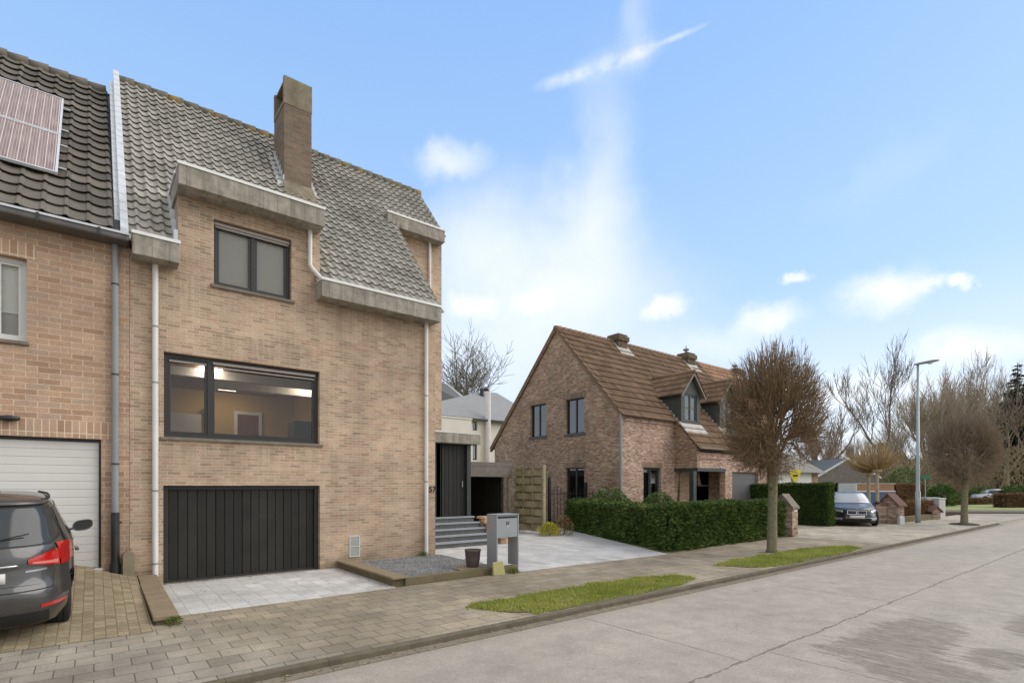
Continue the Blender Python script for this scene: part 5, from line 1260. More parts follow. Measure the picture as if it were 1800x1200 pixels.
class Body:
    """a closed car skin: horizontal slices from sill to roof; each slice is a rounded outline from the rear centre round the side to the front centre"""
    def __init__(s, lv): s.lv = lv      # rows: z, y_rear, y_front, half width, corner exponent rear, exponent front
    def row(s, z):
        L = s.lv; k = 0
        while k < len(L)-2 and z > L[k+1][0]: k += 1
        a, b = L[k], L[k+1]; p = L[max(0,k-1)]; q = L[min(len(L)-1,k+2)]
        t = max(0., min(1., (z-a[0])/(b[0]-a[0]))); out = []
        for i in range(1, len(a)):      # monotone cubic
            def sl(u, v): return (v[i]-u[i])/(v[0]-u[0]) if v[0] != u[0] else 0.
            d = sl(a,b); m0 = (sl(p,a)+d)/2 if p is not a else d; m1 = (d+sl(b,q))/2 if q is not b else d
            if (p is not a and sl(p,a)*d <= 0): m0 = 0.
            if (q is not b and sl(b,q)*d <= 0): m1 = 0.
            if d == 0: m0 = m1 = 0.
            else:
                m0 = max(-3*abs(d), min(3*abs(d), m0)); m1 = max(-3*abs(d), min(3*abs(d), m1))
            h = b[0]-a[0]; out.append((2*t**3-3*t*t+1)*a[i] + (t**3-2*t*t+t)*h*m0 + (-2*t**3+3*t*t)*b[i] + (t**3-t*t)*h*m1)
        return out
    def P(s, z, th, off=0.):            # th -1 rear centre .. 0 side .. 1 front centre; sign via side
        yr, yf, hw, nr, nf = s.row(z); n = nr if th < 0 else nf
        a = abs(th)*pi/2; c, q = max(0., cos(a)), max(0., sin(a))
        x = hw * c**(2/n); ext = .5*(yf-yr); y = (yr+yf)/2 + (-1 if th < 0 else 1)*ext*q**(2/n)
        return Vector((x, y, z))
    def N(s, z, th):
        e = .01; a = s.P(z, min(1,th+e)); b = s.P(z, max(-1,th-e)); c = s.P(z+e, th); d = s.P(z-e, th)
        n = (a-b).cross(c-d); 
        if n.length < 1e-9: return Vector((0,-1 if th < 0 else 1,0))
        n.normalize()
        return n
    def thx(s, z, x, rear=True):        # the angle whose x is given
        yr, yf, hw, nr, nf = s.row(z); n = nr if rear else nf
        r = max(0., min(1., abs(x)/hw)); a = math.acos(r**(n/2)); return (-1 if rear else 1)*a/(pi/2)
    def thy(s, z, y):
        lo, hi = -1., 1.
        for _ in range(40):
            mid = (lo+hi)/2
            if s.P(z, mid).y < y: lo = mid
            else: hi = mid
        return lo
    def patch(s, fn, nu, nv, off, side=1, thick=.0):
        """fn(u,v) -> (z, th)"""
        m = MB()
        def g(u, v):
            z, th = fn(u, v); p = s.P(z, th) + s.N(z, th)*off; return (p.x*side, p.y, p.z)
        m.grid(g, nu, nv); return m
def car(kind, label, body, paint, wheels, wr, ww, root_loc_, heading, pitch=0., scale=1., clearance=.0, zs=None):
    root = thing('parked_car', label, 'car', root_loc_, None)
    root.rotation_euler = (pitch, 0, heading); root.scale = (scale,)*3
    B = body; zmin, zmax = B.lv[0][0], B.lv[-1][0]
    m = MB(); NZ, NT_ = 70, 120
    for side in (1, -1):
        i = len(m.v)
        for b in range(NZ+1):
            z = zmin + (zmax-zmin)*(b/NZ)
            for a in range(NT_+1):
                th = -1 + 2*a/NT_; p = B.P(z, th); m.v.append((p.x*side, p.y, p.z))
        for b in range(NZ):
            for a in range(NT_):
                k = i + b*(NT_+1)+a; q = (k, k+1, k+NT_+2, k+NT_+1); c = [m.v[j] for j in q]
                cy = sum(v[1] for v in c)/4; cz = sum(v[2] for v in c)/4; cx = abs(sum(v[0] for v in c)/4)
                if cx > .5 and any((cy-wy)**2+(cz-wr)**2 < (wr+.045)**2 for wy in wheels): continue
                m.f.append(q if side == 1 else q[::-1])
    # floor pan
    bd = build('body', m, paint, root, smooth=True, world=False)
    md = bd.modifiers.new('e', 'EDGE_SPLIT'); md.split_angle = radians(38)
    m = MB(); y0_, y1_ = B.P(zmin,-1).y, B.P(zmin,1).y; hw = B.row(zmin)[2]; m.box(-hw+.22, y0_+.15, zmin-.02, hw-.22, y1_-.15, zmin+.28); build('underbody', m, M['plastic'], root, world=False)
    for wy in wheels:
        for side in (1, -1):
            x = (B.row(wr)[2]-.03-ww/2)*side; m = MB(); k = 32; prof = [(-ww/2,wr-.06),(-ww/2+.02,wr-.015),(-ww/2+.05,wr),(-ww/6,wr),(-ww/6+.004,wr-.008),(-ww/6+.012,wr),(ww/6-.012,wr),(ww/6-.004,wr-.008),(ww/6,wr),(ww/2-.05,wr),(ww/2-.02,wr-.015),(ww/2,wr-.06),(ww/2,wr-.13),(-ww/2,wr-.13)]
            rings = []
            for a, r in prof:
                i = len(m.v)
                for q in range(k): w_ = 2*pi*q/k; m.v.append((x+a, wy+r*cos(w_), wr+r*sin(w_)))
                rings.append(i)
            for A, C in zip(rings, rings[1:]+rings[:1]):
                for q in range(k): m.f.append((A+q,A+(q+1)%k,C+(q+1)%k,C+q))
            wo = build('wheel', m, M['tyre'], root, smooth=True, world=False); md = wo.modifiers.new('e','EDGE_SPLIT'); md.split_angle = radians(35)
            m = MB(); xo = x + side*(ww/2-.03)
            for q in range(10):
                w0 = 2*pi*q/10; c_, s_ = cos(w0), sin(w0); px_, py_ = -s_*.022, c_*.022
                m.hexa([(xo-.012,wy+.04*c_-px_,wr+.04*s_-py_),(xo+.012,wy+.04*c_-px_,wr+.04*s_-py_),(xo+.012,wy+.04*c_+px_,wr+.04*s_+py_),(xo-.012,wy+.04*c_+px_,wr+.04*s_+py_)],[(xo-.012,wy+(wr-.12)*c_-px_,wr+(wr-.12)*s_-py_),(xo+.012,wy+(wr-.12)*c_-px_,wr+(wr-.12)*s_-py_),(xo+.012,wy+(wr-.12)*c_+px_,wr+(wr-.12)*s_+py_),(xo-.012,wy+(wr-.12)*c_+px_,wr+(wr-.12)*s_+py_)])
            m.tube([(xo-.02,wy,wr),(xo+.02,wy,wr)], .05, 12); 
            k = 28; rr_ = [(xo-.03,wr-.135),(xo+.022*side,wr-.135),(xo+.022*side,wr-.115),(xo-.03,wr-.115)]; rings = []
            for a, r in rr_:
                i = len(m.v); 
                for q in range(k): w_ = 2*pi*q/k; m.v.append((a, wy+r*cos(w_), wr+r*sin(w_)))
                rings.append(i)
            for A, C in zip(rings, rings[1:]+rings[:1]):
                for q in range(k): m.f.append((A+q,A+(q+1)%k,C+(q+1)%k,C+q))
            build('rim', m, M['rim'], wo, world=False)
    return root, bd
def add(name, m, mat, parent, smooth=True, **k):
    return build(name, m, mat, parent, smooth=smooth, world=False, **k)
def lerp(a, b, t): return a + (b-a)*t

# ---- dark grey hatchback seen from behind (rear at y=0)
lv = [(.20,.10,3.62,.80,4.5,3.5),(.30,.03,3.68,.86,4.2,3.2),(.45,.0,3.70,.895,3.8,3.0),(.58,.01,3.70,.905,3.5,3.0),(.66,.05,3.68,.908,3.3,2.8),(.80,.08,3.60,.905,3.1,2.8),(.95,.10,3.35,.895,3.0,2.8),(1.02,.13,2.90,.875,3.0,3.0),(1.10,.17,2.70,.84,3.0,3.0),(1.25,.25,2.45,.775,3.2,3.2),(1.40,.34,2.2,.715,3.4,3.4),(1.50,.42,2.0,.665,3.4,3.4),(1.56,.50,1.85,.60,3.2,3.2),(1.595,.68,1.6,.46,2.8,2.8),(1.61,.95,1.35,.20,2.4,2.4)]
B1 = Body(lv)
CARX, CARY = -1.075, 8.36
c1, bd = car('a', 'dark grey hatchback parked nose-in before the white garage, seen from behind', B1, M['paint1'], (.82, 2.95), .325, .215, (CARX, CARY, .02), radians(4.2), radians(4.6), 1.06)
for s in (1, -1):
    # tail light: narrow inside, tall outside, wrapping the corner
    def tl(u, v, lo=0., hi=1.):
        w = lerp(lo, hi, u); x = lerp(.42, .905, min(1, w/.78))
        zt = lerp(.93, 1.075, w**.8); zb = lerp(.885, .80, min(1., w*1.6)) if w < .62 else lerp(.80, .88, (w-.62)/.38)
        z = lerp(zb, zt, v)
        if w < .78: th = B1.thx(z, lerp(.44, .86, w/.78)*B1.row(z)[2]/.9)
        else: th = lerp(B1.thx(z, .86*B1.row(z)[2]/.9), B1.thy(z, .42), (w-.78)/.22)
        return z, th
    L = add('tail_light', B1.patch(lambda u,v: tl(u,v,.0,.50), 16, 10, .012, s), M['redlens'], bd, solid=0)
    add('lamp_strip', B1.patch(lambda u,v: tl(u,lerp(.12,.34,v),.06,.47), 14, 4, .016, s), M['palelens'], L)
    add('tail_light', B1.patch(lambda u,v: tl(u,v,.52,1.), 20, 10, .014, s), M['redlens'], bd)
    # side glass
    def sg(u, v):
        z = lerp(1.03, 1.46, v); ya = lerp(.62, .72, v); yb = lerp(2.75, 2.05, v); return z, B1.thy(z, lerp(ya, yb, u))
    add('side_window', B1.patch(sg, 24, 8, .006, s), M['carglass'], bd)
    def hl(u, v):
        z = lerp(1.0, 1.03, v); return z, B1.thy(z, lerp(.6, 2.8, u))
    add('window_trim', B1.patch(hl, 24, 2, .012, s), M['chrome'], bd)
    add('roof_rail', (lambda m: m.tube([B1.P(1.5, B1.thy(1.5, y)) .lerp(Vector((0,y,1.57)), .05)*1.0 if False else Vector((B1.P(1.535, B1.thy(1.535,y)).x*s, y, 1.56)) for y in (.66,.9,1.2,1.5,1.75)], .014, 8))(MB()), M['plastic'], bd)
    # mirror
    m = MB(); cx, cy, cz = s*1.03, 2.05, 1.045
    for k in range(1): pass
    rings = []
    for (dy, a, b) in ((-.055,.10,.065),(-.06,.112,.076),(-.02,.118,.082),(.03,.10,.07),(.07,.06,.045),(.085,.01,.01)):
        i = len(m.v)
        for q in range(20): w_ = 2*pi*q/20; ca, sa = cos(w_), sin(w_); m.v.append((cx + a*(abs(ca)**.75)*(1 if ca>0 else -1), cy+dy, cz + b*(abs(sa)**.8)*(1 if sa>0 else -1) + .02*ca*s))
        rings.append(i)
    for A, C in zip(rings, rings[1:]):
        for q in range(20): m.f.append((A+q,A+(q+1)%20,C+(q+1)%20,C+q))
    m.f.append(tuple(rings[0]+q for q in range(20))); m.hexa([(s*.86,2.02,.97),(s*.99,2.02,1.0),(s*.99,2.08,1.0),(s*.86,2.08,.97)],[(s*.86,2.02,.995),(s*1.0,2.02,1.03),(s*1.0,2.08,1.03),(s*.86,2.08,.995)])
    mi = add('wing_mirror', m, M['paint1'], bd); mi.modifiers.new('e','EDGE_SPLIT').split_angle = radians(45)
    m = MB(); i = len(m.v)
    for q in range(20): w_ = 2*pi*q/20; ca, sa = cos(w_), sin(w_); m.v.append((cx + .092*(abs(ca)**.75)*(1 if ca>0 else -1), cy-.0575, cz + .058*(abs(sa)**.8)*(1 if sa>0 else -1) + .02*ca*s))
    m.f.append(tuple(range(20))[::-1]); add('mirror_glass', m, M['carglass'], mi, smooth=False)
    add('door_handle', (lambda m: m.box(s*.895, 1.0, .86, s*.935, 1.2, .885))(MB()), M['paint1'], bd, bevel=.006)
    # bumper crease / reflector
    def rf_(u, v): z = lerp(.40, .435, v); return z, B1.thx(z, lerp(.55, .78, u))
    add('reflector', B1.patch(rf_, 8, 2, .006, s), M['redlens'], bd)
# rear window
def rw(u, v):
    z = lerp(1.085, 1.475, v); w = lerp(.76, .60, v)*(1-.10*(1-v)**6); x = lerp(-w, w, u)
    if v < .25: x *= 1 - .12*(1-v/.25)**2
    return z, x
def xgrid(fn, nu, nv, off, B=B1, rear=True):
    m = MB()
    def g(u, v):
        z, x = fn(u, v); th = B.thx(z, x, rear); n = B.N(z, th); p = B.P(z, th); sx = 1 if x >= 0 else -1
        return (x + n.x*off*sx, p.y + n.y*off, z + n.z*off)
    m.grid(g, nu, nv); return m
add('rear_window_seal', xgrid(lambda u,v: (lerp(1.07,1.492,v), lerp(-1,1,u)*(lerp(.785,.625,v)*(1-.1*(1-v)**6)*(1 - (.10*(1-v/.25)**2 if v<.25 else 0)))), 40, 16, .004), M['plastic'], bd)
g_ = add('rear_window', xgrid(rw, 40, 16, .009), M['carglass'], bd)
add('wiper', (lambda m: m.tube([tuple(Vector(B1.P(1.12+.02*k, -1)) + Vector((.0+.09*k, -.03, 0))) for k in range(6)], .008, 6))(MB()), M['plastic'], bd)
add('spoiler', xgrid(lambda u,v: (lerp(1.502,1.535,v), lerp(-.6,.6,u)), 30, 3, .035), M['paint1'], bd, solid=.02)
# tailgate seams, chrome strip, plate recess, plate, bumper line
def seam(pts, r=.005, mat='plastic', name='panel_gap'): 
    m = MB(); m.tube(pts, r, 6); return add(name, m, M[mat], bd)
for s in (1, -1):
    pts = []
    for z in [.60+.02*i for i in range(0, 24)]:
        w = .66 if z < .7 else lerp(.66, .775, min(1,(z-.7)/.35)); 
        if .80 < z < 1.07: w = lerp(.70, .78, (z-.8)/.27)
        th = B1.thx(z, w); p = B1.P(z, th)+B1.N(z, th)*.0; pts.append((p.x*s, p.y, p.z))
    seam(pts, .006)
seam([tuple(Vector((x, B1.P(.60, B1.thx(.60, abs(x))).y-.000, .60))) for x in [-.66+.06*i for i in range(23)]], .007)
seam([tuple(Vector((x, B1.P(.665, B1.thx(.665, abs(x))).y-.004, .665-.05*(abs(x)/.85)**3))) for x in [-.86+.04*i for i in range(44)]], .004, 'paint1', 'bumper_crease')
add('chrome_strip', xgrid(lambda u,v: (lerp(.868,.89,v), lerp(-.36,.36,u)), 20, 2, .018), M['chrome'], bd, solid=.01)
add('number_plate', xgrid(lambda u,v: (lerp(.70,.81,v), lerp(-.26,.26,u)), 12, 2, .012), M['plate'], bd, solid=.01)
add('bumper_insert', xgrid(lambda u,v: (lerp(.22,.36,v), lerp(-.62,.62,u)), 24, 3, .008), M['plastic'], bd)
m = MB(); m.tube([(.0,.25,1.60),(.0,.2,1.60)], .01, 6)
# small maker-neutral badge lettering left as faint chrome marks
for k, (a, b) in enumerate(((.40,.50),)):
    add('badge', xgrid(lambda u,v: (lerp(.795,.815,v), lerp(.42,.60,u)), 8, 2, .006), M['rim'], bd)

# ---- black saloon seen from the front: front at y=0
lv = [(.16,.12,4.7,.80,4.5,4.0),(.28,.03,4.75,.88,4.0,3.6),(.42,.0,4.78,.915,3.4,3.4),(.55,.02,4.78,.925,3.0,3.2),(.66,.07,4.76,.93,2.9,3.0),(.74,.16,4.74,.925,2.9,3.0),(.80,.38,4.72,.92,3.0,3.0),(.86,.80,4.70,.91,3.2,3.0),(.92,1.22,4.60,.89,3.4,3.2),(.97,1.42,4.35,.86,3.4,3.4),(1.10,1.62,4.1,.79,3.4,3.4),(1.25,1.86,3.85,.71,3.4,3.4),(1.36,2.08,3.6,.63,3.2,3.2),(1.42,2.3,3.3,.5,3.0,3.0),(1.45,2.65,2.95,.22,2.4,2.4)]
B2 = Body(lv)
cpos = atD(1507, 926, 24.6)
hd2 = atan2(.245, -.97)
# local -y is the car's nose; nose points back along the street towards the camera
c2, b2 = car('b', 'black saloon parked on the forecourt facing the camera beside the tall hedge', B2, M['paint2'], (.85, 3.7), .33, .22, (cpos.x, cpos.y, 0), 0., 0., 1.1)
nose = Vector((-.89, -.456)); c2.rotation_euler.z = atan2(nose.x, -nose.y)
for s in (1, -1):
    def hl2(u, v):
        z = lerp(lerp(.58,.64,u), lerp(.66,.735,u), v); return z, B2.thx(z, lerp(.50, .90, u)*B2.row(z)[2]/.93)
    h = add('headlight', B2.patch(hl2, 14, 6, .014, s), M['clearlens'], b2, solid=.01)
    def kg(u, v): z = lerp(.515,.65,v); return z, B2.thx(z, lerp(.035,.33,u))
    k_ = add('grille', B2.patch(kg, 10, 8, .014, s), M['plastic'], b2)
    def kr(u, v):
        return (lerp(.50,.665,v)), B2.thx(lerp(.50,.665,v), lerp(.022,.345,u))
    add('grille_rim', B2.patch(kr, 10, 8, .008, s), M['chrome'], k_)
    def sw(u, v): z = lerp(.96,1.32,v); return z, B2.thy(z, lerp(lerp(1.55,2.2,v), lerp(4.0,3.5,v), u))
    add('side_window', B2.patch(sw, 24, 8, .006, s), M['carglass'], b2)
    def fg(u, v): z = lerp(.27,.35,v); return z, B2.thx(z, lerp(.52,.80,u))
    add('fog_lamp', B2.patch(fg, 8, 3, .01, s), M['clearlens'], b2)
    m = MB(); m.lathe([(.0,-.07),(.06,-.055),(.08,0),(.06,.05),(0,.07)], (0,0,0), 14); m.v = [(s*1.02+a*1.4, 1.75+b*.8, .98+c) for a,b,c in m.v]; m.box(s*.84,1.74,.93,s*.98,1.78,.96); add('wing_mirror', m, M['paint2'], b2)
def ws(u, v): z = lerp(.965,1.37,v); return z, lerp(-1,1,u)*lerp(.80,.60,v)
M['windscreen'] = (lambda t: t.out(srgb(166,168,168), .2, spec=.5))(NT('windscreen_painted_sky'))  # pale sky reflection is put into the base colour
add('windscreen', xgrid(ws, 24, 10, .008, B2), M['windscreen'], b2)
add('number_plate', xgrid(lambda u,v: (lerp(.34,.46,v), lerp(-.27,.27,u)), 10, 2, .02, B2), M['plate'], b2, solid=.01)
add('lower_intake', xgrid(lambda u,v: (lerp(.22,.33,v), lerp(-.5,.5,u)), 16, 2, .01, B2), M['plastic'], b2)
add('bumper_trim', xgrid(lambda u,v: (lerp(.355,.372,v), lerp(-.86,.86,u)), 30, 1, .012, B2), M['chrome'], b2)
m = MB(); p_ = B2.P(.72,-1); m.tube([(0,p_.y-.012,.715),(0,p_.y+.02,.725)], .04, 16); add('badge', m, M['rim'], b2)

# ---- far silver hatchback, side on
lv3 = [(a,b,c*4.0/3.7,d*.95,e,f) for a,b,c,d,e,f in lv] if False else [(.2,.08,3.9,.78,4,3),(.45,0,4.0,.86,3.4,3),(.66,.04,3.98,.87,3.2,2.8),(.85,.1,3.7,.86,3,2.8),(.95,.14,3.0,.84,3,3),(1.15,.24,2.8,.76,3.2,3.2),(1.35,.4,2.45,.68,3.4,3.4),(1.46,.6,2.1,.55,3.2,3.2),(1.5,1.0,1.7,.2,2.4,2.4)]
B3 = Body(lv3); cp3 = atD(1769, 881, 63)
c3, b3 = car('c', 'small silver hatchback far away across the green, behind the round tree', B3, M['paint3'], (.75, 3.2), .31, .2, (cp3.x, cp3.y, .0), 0.)
c3.rotation_euler.z = atan2(R.x, -R.y)
for s in (1, -1):
    add('side_window', B3.patch(lambda u,v: (lerp(.97,1.38,v), B3.thy(lerp(.97,1.38,v), lerp(lerp(.45,.65,v), lerp(2.9,2.35,v), u))), 16, 6, .008, s), M['carglass'], b3)
# ================================================================ PLANTS
def frond(m, p, d, L, w, rng):
    """a small leaf or spray: a bent diamond"""
    d = d.normalized(); a = d.cross(Vector((rng.uniform(-1,1), rng.uniform(-1,1), rng.uniform(-1,1)))).normalized()
    i = len(m.v); mid = p + d*(L*.45)
    m.v += [tuple(p), tuple(mid + a*w), tuple(p + d*L + Vector((0,0,-.12*L))), tuple(mid - a*w)]
    m.f += [(i,i+1,i+2,i+3)]
def hedge(name, label, corners, h, leaf, dens, mat, seed, Lf=.07, top=1., group=None, rough=.05, droop=0.):
    """corners: ground polygon ccw"""
    rng = random.Random(seed); c = Vector((sum(x for x, y in corners)/len(corners), sum(y for x, y in corners)/len(corners), 0))
    root = thing(name, label, 'hedge', c, group)
    # core: displaced skin slightly inside
    m = MB(); n = len(corners); core = MB()
    def off(p, nrm): 
        k = mnoise.noise(Vector((p.x*.9, p.y*.9, p.z*1.4)) + Vector((seed,0,0)))*1.0 + .6*mnoise.noise(Vector((p.x*3., p.y*3., p.z*3.)))
        return p + nrm*k*rough
    area = []
    for i in range(n):
        a, b = Vector((*corners[i],0)), Vector((*corners[(i+1)%n],0)); e = b-a; nr = Vector((e.y,-e.x,0)).normalized(); area.append((a, e, nr))
        k = max(2, int(e.length/.15)); kz = max(2, int(h/.15))
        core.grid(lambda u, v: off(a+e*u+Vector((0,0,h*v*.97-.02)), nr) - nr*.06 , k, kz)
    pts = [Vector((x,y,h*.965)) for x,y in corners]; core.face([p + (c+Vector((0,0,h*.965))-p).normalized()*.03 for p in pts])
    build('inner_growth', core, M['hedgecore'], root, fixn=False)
    for (a, e, nr) in area:
        N_ = int(e.length*h*dens)
        for _ in range(N_):
            u, v = rng.random(), rng.random()**.95; p = a+e*u+Vector((0,0,h*v)); p = off(p, nr) + nr*rng.uniform(-.06,.03)
            d = nr*rng.uniform(.3,1.) + Vector((rng.uniform(-.7,.7), rng.uniform(-.7,.7), rng.uniform(-.35,.9)-droop))
            frond(m, p, d, Lf*rng.uniform(.6,1.4), Lf*.2*rng.uniform(.7,1.4), rng)
    for (a, e, nr) in area:      # stray shoots standing off the clipped faces and top edge
        for _ in range(int(e.length*26)):
            u = rng.random(); z = h*(.95 if rng.random() < .6 else rng.uniform(.2,.95)); p = off(a+e*u+Vector((0,0,z)), nr); d = nr*rng.uniform(.0,.8)+Vector((rng.uniform(-.4,.4),rng.uniform(-.4,.4),rng.uniform(.3,1.)))
            for k in range(4): frond(m, p+d*(.03*k), d+Vector((rng.uniform(-.5,.5),rng.uniform(-.5,.5),.2)), Lf*.8, Lf*.16, rng)
    xs = [x for x,y in corners]; ys = [y for x,y in corners]
    def inside(x, y):
        for i in range(n):
            (ax,ay),(bx,by) = corners[i], corners[(i+1)%n]
            if (bx-ax)*(y-ay)-(by-ay)*(x-ax) < -.01: return False
        return True
    A = (max(xs)-min(xs))*(max(ys)-min(ys)); k = int(A*dens*top)
    for _ in range(k):
        x, y = rng.uniform(min(xs),max(xs)), rng.uniform(min(ys),max(ys))
        if not inside(x,y): continue
        z = h*.965 + .11*mnoise.noise(Vector((x*1.2,y*1.2,seed))) + rng.uniform(-.02,.05)
        frond(m, Vector((x,y,z)), Vector((rng.uniform(-.7,.7),rng.uniform(-.7,.7),rng.uniform(.2,1.))), Lf*rng.uniform(.7,1.5), Lf*.2, rng)
    build('foliage', m, M[mat], root, fixn=False)
    return root
hedge('yew_hedge', 'clipped dark green front hedge standing between pale drive and gate pillar', [(12.95,9.02),(20.15,9.22),(20.15,9.95),(13.7,9.95)], 1.3, 0, 1500, 'hedge', 3, Lf=.115, rough=.12)
hedge('yew_hedge', 'clipped dark side hedge running back from the corner along the pale drive', [(12.85,9.10),(13.65,9.96),(16.95,16.2),(16.15,16.6)], 1.24, 0, 1400, 'hedge', 4, Lf=.115, rough=.12)
hedge('conifer_hedge', 'tall square-clipped conifer hedge in front of the grey garage wall', [(26.75,10.2),(27.45,10.2),(27.65,14.6),(26.75,14.6)], 2.0, 0, 1500, 'hedge2', 5, Lf=.07, rough=.03)
def bush(name, label, c, r, h, n, mat, seed, L=.08, cat='shrub', group=None, up=.3, wr=.25):
    rng = random.Random(seed); root = thing(name, label, cat, c, group); m = MB(); st = MB()
    for k in range(7):
        a = rng.uniform(0,6.28); st.tube([(c[0],c[1],c[2]-.03),(c[0]+r*.4*cos(a),c[1]+r*.4*sin(a),c[2]+h*.6)], [.012,.005], 5, False)
    for _ in range(n):
        a = rng.uniform(0, 2*pi); t = rng.random()**.5; v = rng.random(); rr = r*t*(.55+.45*sin(pi*min(1,v*.9+.15)))*(1+.25*mnoise.noise(Vector((a,v*3,seed))))
        p = Vector((c[0]+rr*cos(a), c[1]+rr*sin(a), c[2]+h*v*(1-.25*t*t)))
        frond(m, p, Vector((cos(a)*.8+rng.uniform(-.5,.5), sin(a)*.8+rng.uniform(-.5,.5), rng.uniform(-.2,1)+up)), L*rng.uniform(.6,1.4), L*wr, rng)
    build('foliage', m, M[mat], root, fixn=False); build('stem', st, M['bark2'], root, fixn=False)
b_ = atZ(966, 941); bush('yellow_shrub', 'small yellow-leaved shrub at the foot of the tall black post', (b_.x, b_.y, 0), .42, .5, 700, 'yellowleaf', 1, .09)
b_ = atZ(990, 942); bush('brown_shrub', 'low reddish twiggy shrub at the left end of the side hedge', (b_.x+.3, b_.y+.3, 0), .45, .8, 900, 'litter', 2, .06)
bush('green_shrub', 'loose green shrub rising behind the side hedge below the gable door', (16.6, 14.6, .1), 1.2, 1.75, 5000, 'laurel', 3, .09)
bush('green_shrub', 'rounded green shrub behind the front hedge beside the pink bay window', (18.6, 13.6, .1), 1.1, 1.55, 4000, 'hedge', 6, .09)
M['weeds'] = leaf_mat('weeds', [(0., srgb(70,80,36)), (1., srgb(130,140,70))], .7, .1)
for i, (x, y, r, lab) in enumerate(((.50, 11.98, .16, 'tuft of weeds growing between the stone post and the white downpipe'), (.86, 8.56, .13, 'tuft of moss and weeds at the front end of the slab-topped wall'), (7.15, 8.99, .13, 'small weeds sprouting under the leaning yellow stone'), (6.6, 12.0, .2, 'green weeds in the gravel at the foot of the right white downpipe'))):
    bush('weed_tuft', lab, (x, y, .1 if i in (0,3) else 0), r*.8, .11, 200, 'weeds', 20+i, .035, 'weeds', 'tufts of weeds', wr=.3)

# ---- grass verges
def verge(pts, n, seed, label, h=.055):
    rng = random.Random(seed); m = MB(); c = Vector((sum(p[0] for p in pts)/len(pts), sum(p[1] for p in pts)/len(pts), .01))
    from mathutils.geometry import intersect_point_tri_2d
    k = MB(); k.wall(pts, [], lambda u,v,d: (u,v,.014-d), .05); o = ST_('verge_soil', k, M['soilgrass'])
    xs = [p[0] for p in pts]; ys = [p[1] for p in pts]
    def ins(x, y):
        r = False; j = len(pts)-1
        for i in range(len(pts)):
            if (pts[i][1] > y) != (pts[j][1] > y) and x < (pts[j][0]-pts[i][0])*(y-pts[i][1])/(pts[j][1]-pts[i][1])+pts[i][0]: r = not r
            j = i
        return r
    cnt = 0
    while cnt < n:
        x, y = rng.uniform(min(xs)-.1,max(xs)+.1), rng.uniform(min(ys)-.02,max(ys)+.1)
        jx, jy = x + .3*mnoise.noise(Vector((x*3,y*3,1))) + rng.gauss(0,.04), y + .22*mnoise.noise(Vector((x*3,y*3,7))) + rng.gauss(0,.03)
        cnt += 1
        if not ins(jx, jy) or y < KY+.11: continue
        patch = .5+.4*mnoise.noise(Vector((x*1.5,y*2,3)))+.35*mnoise.noise(Vector((x*6,y*7,5)))
        if rng.random() > -.15+1.6*patch: continue
        L = h*rng.uniform(.35,1.1)*(.55+.7*patch); a = rng.uniform(0,6.28); w = rng.uniform(.004,.008); b = rng.uniform(0,6.28); ln = L*rng.uniform(.2,1.)
        i = len(m.v); m.v += [(x-w*cos(a),y-w*sin(a),.01),(x+w*cos(a),y+w*sin(a),.01),(x+ln*cos(b),y+ln*sin(b),.012+L)]; m.f.append((i,i+1,i+2))
    o = build('grass', m, M['grass'], fixn=False, label=label, category='grass'); o['kind'] = 'stuff'
verge([(4.55,6.95),(4.9,6.2),(5.4,5.9),(8.6,5.9),(9.6,6.15),(9.75,6.6),(8.8,6.95),(6.5,7.05)], 60000, 1, 'mossy grass verge at the kerb in front of the letterbox')
verge([(11.6,6.9),(11.9,6.2),(12.6,5.9),(17.2,5.9),(18.5,6.1),(18.4,6.7),(16.8,7.0),(13,7.1)], 60000, 2, 'grass verge around the foot of the near round tree')
# dry leaves on the ground
rng = random.Random(77); m = MB()
def leafbit(x, y, z, s):
    i = len(m.v); a = rng.uniform(0,6.28)
    for k in range(4): r = s*(1 if k%2 else .55); m.v.append((x+r*cos(a+k*1.57), y+r*sin(a+k*1.57), z+rng.uniform(.002,.010)))
    m.f.append((i,i+1,i+2,i+3))
for _ in range(1100): leafbit(rng.uniform(-2,25), KY-abs(rng.gauss(0,.10))-.01, -.06, rng.uniform(.008,.022))
for _ in range(500): leafbit(rng.uniform(-1,20), rng.uniform(KY+.15, 9.0), .003, rng.uniform(.006,.016))
for _ in range(130): leafbit(rng.uniform(1,4.4), rng.gauss(10.9,.9) if rng.random()<.6 else 12, .009, rng.uniform(.01,.026))
for _ in range(160): leafbit(4.35+rng.gauss(0,.08), rng.uniform(9.0,12), .009, rng.uniform(.01,.02))
for _ in range(160): leafbit(rng.uniform(4.4,7.4), 9.08-abs(rng.gauss(0,.06)), .004, rng.uniform(.008,.02))
for _ in range(500): leafbit(*((rng.uniform(4.8,9.5), rng.uniform(5.95,6.9)) if rng.random()<.5 else (rng.uniform(12,18), rng.uniform(5.95,6.9))), .045, rng.uniform(.008,.02))
for _ in range(350): leafbit(rng.uniform(1,18), rng.uniform(2,5.5), -.073, rng.uniform(.004,.010))
for _ in range(150): leafbit(rng.uniform(12.5,19), 8.85-abs(rng.gauss(0,.15)), .003, rng.uniform(.01,.02))
o = build('fallen_leaves', m, M['litter'], fixn=False, label='scattered dry leaves along kerb and paving', category='leaves'); o['kind'] = 'stuff'

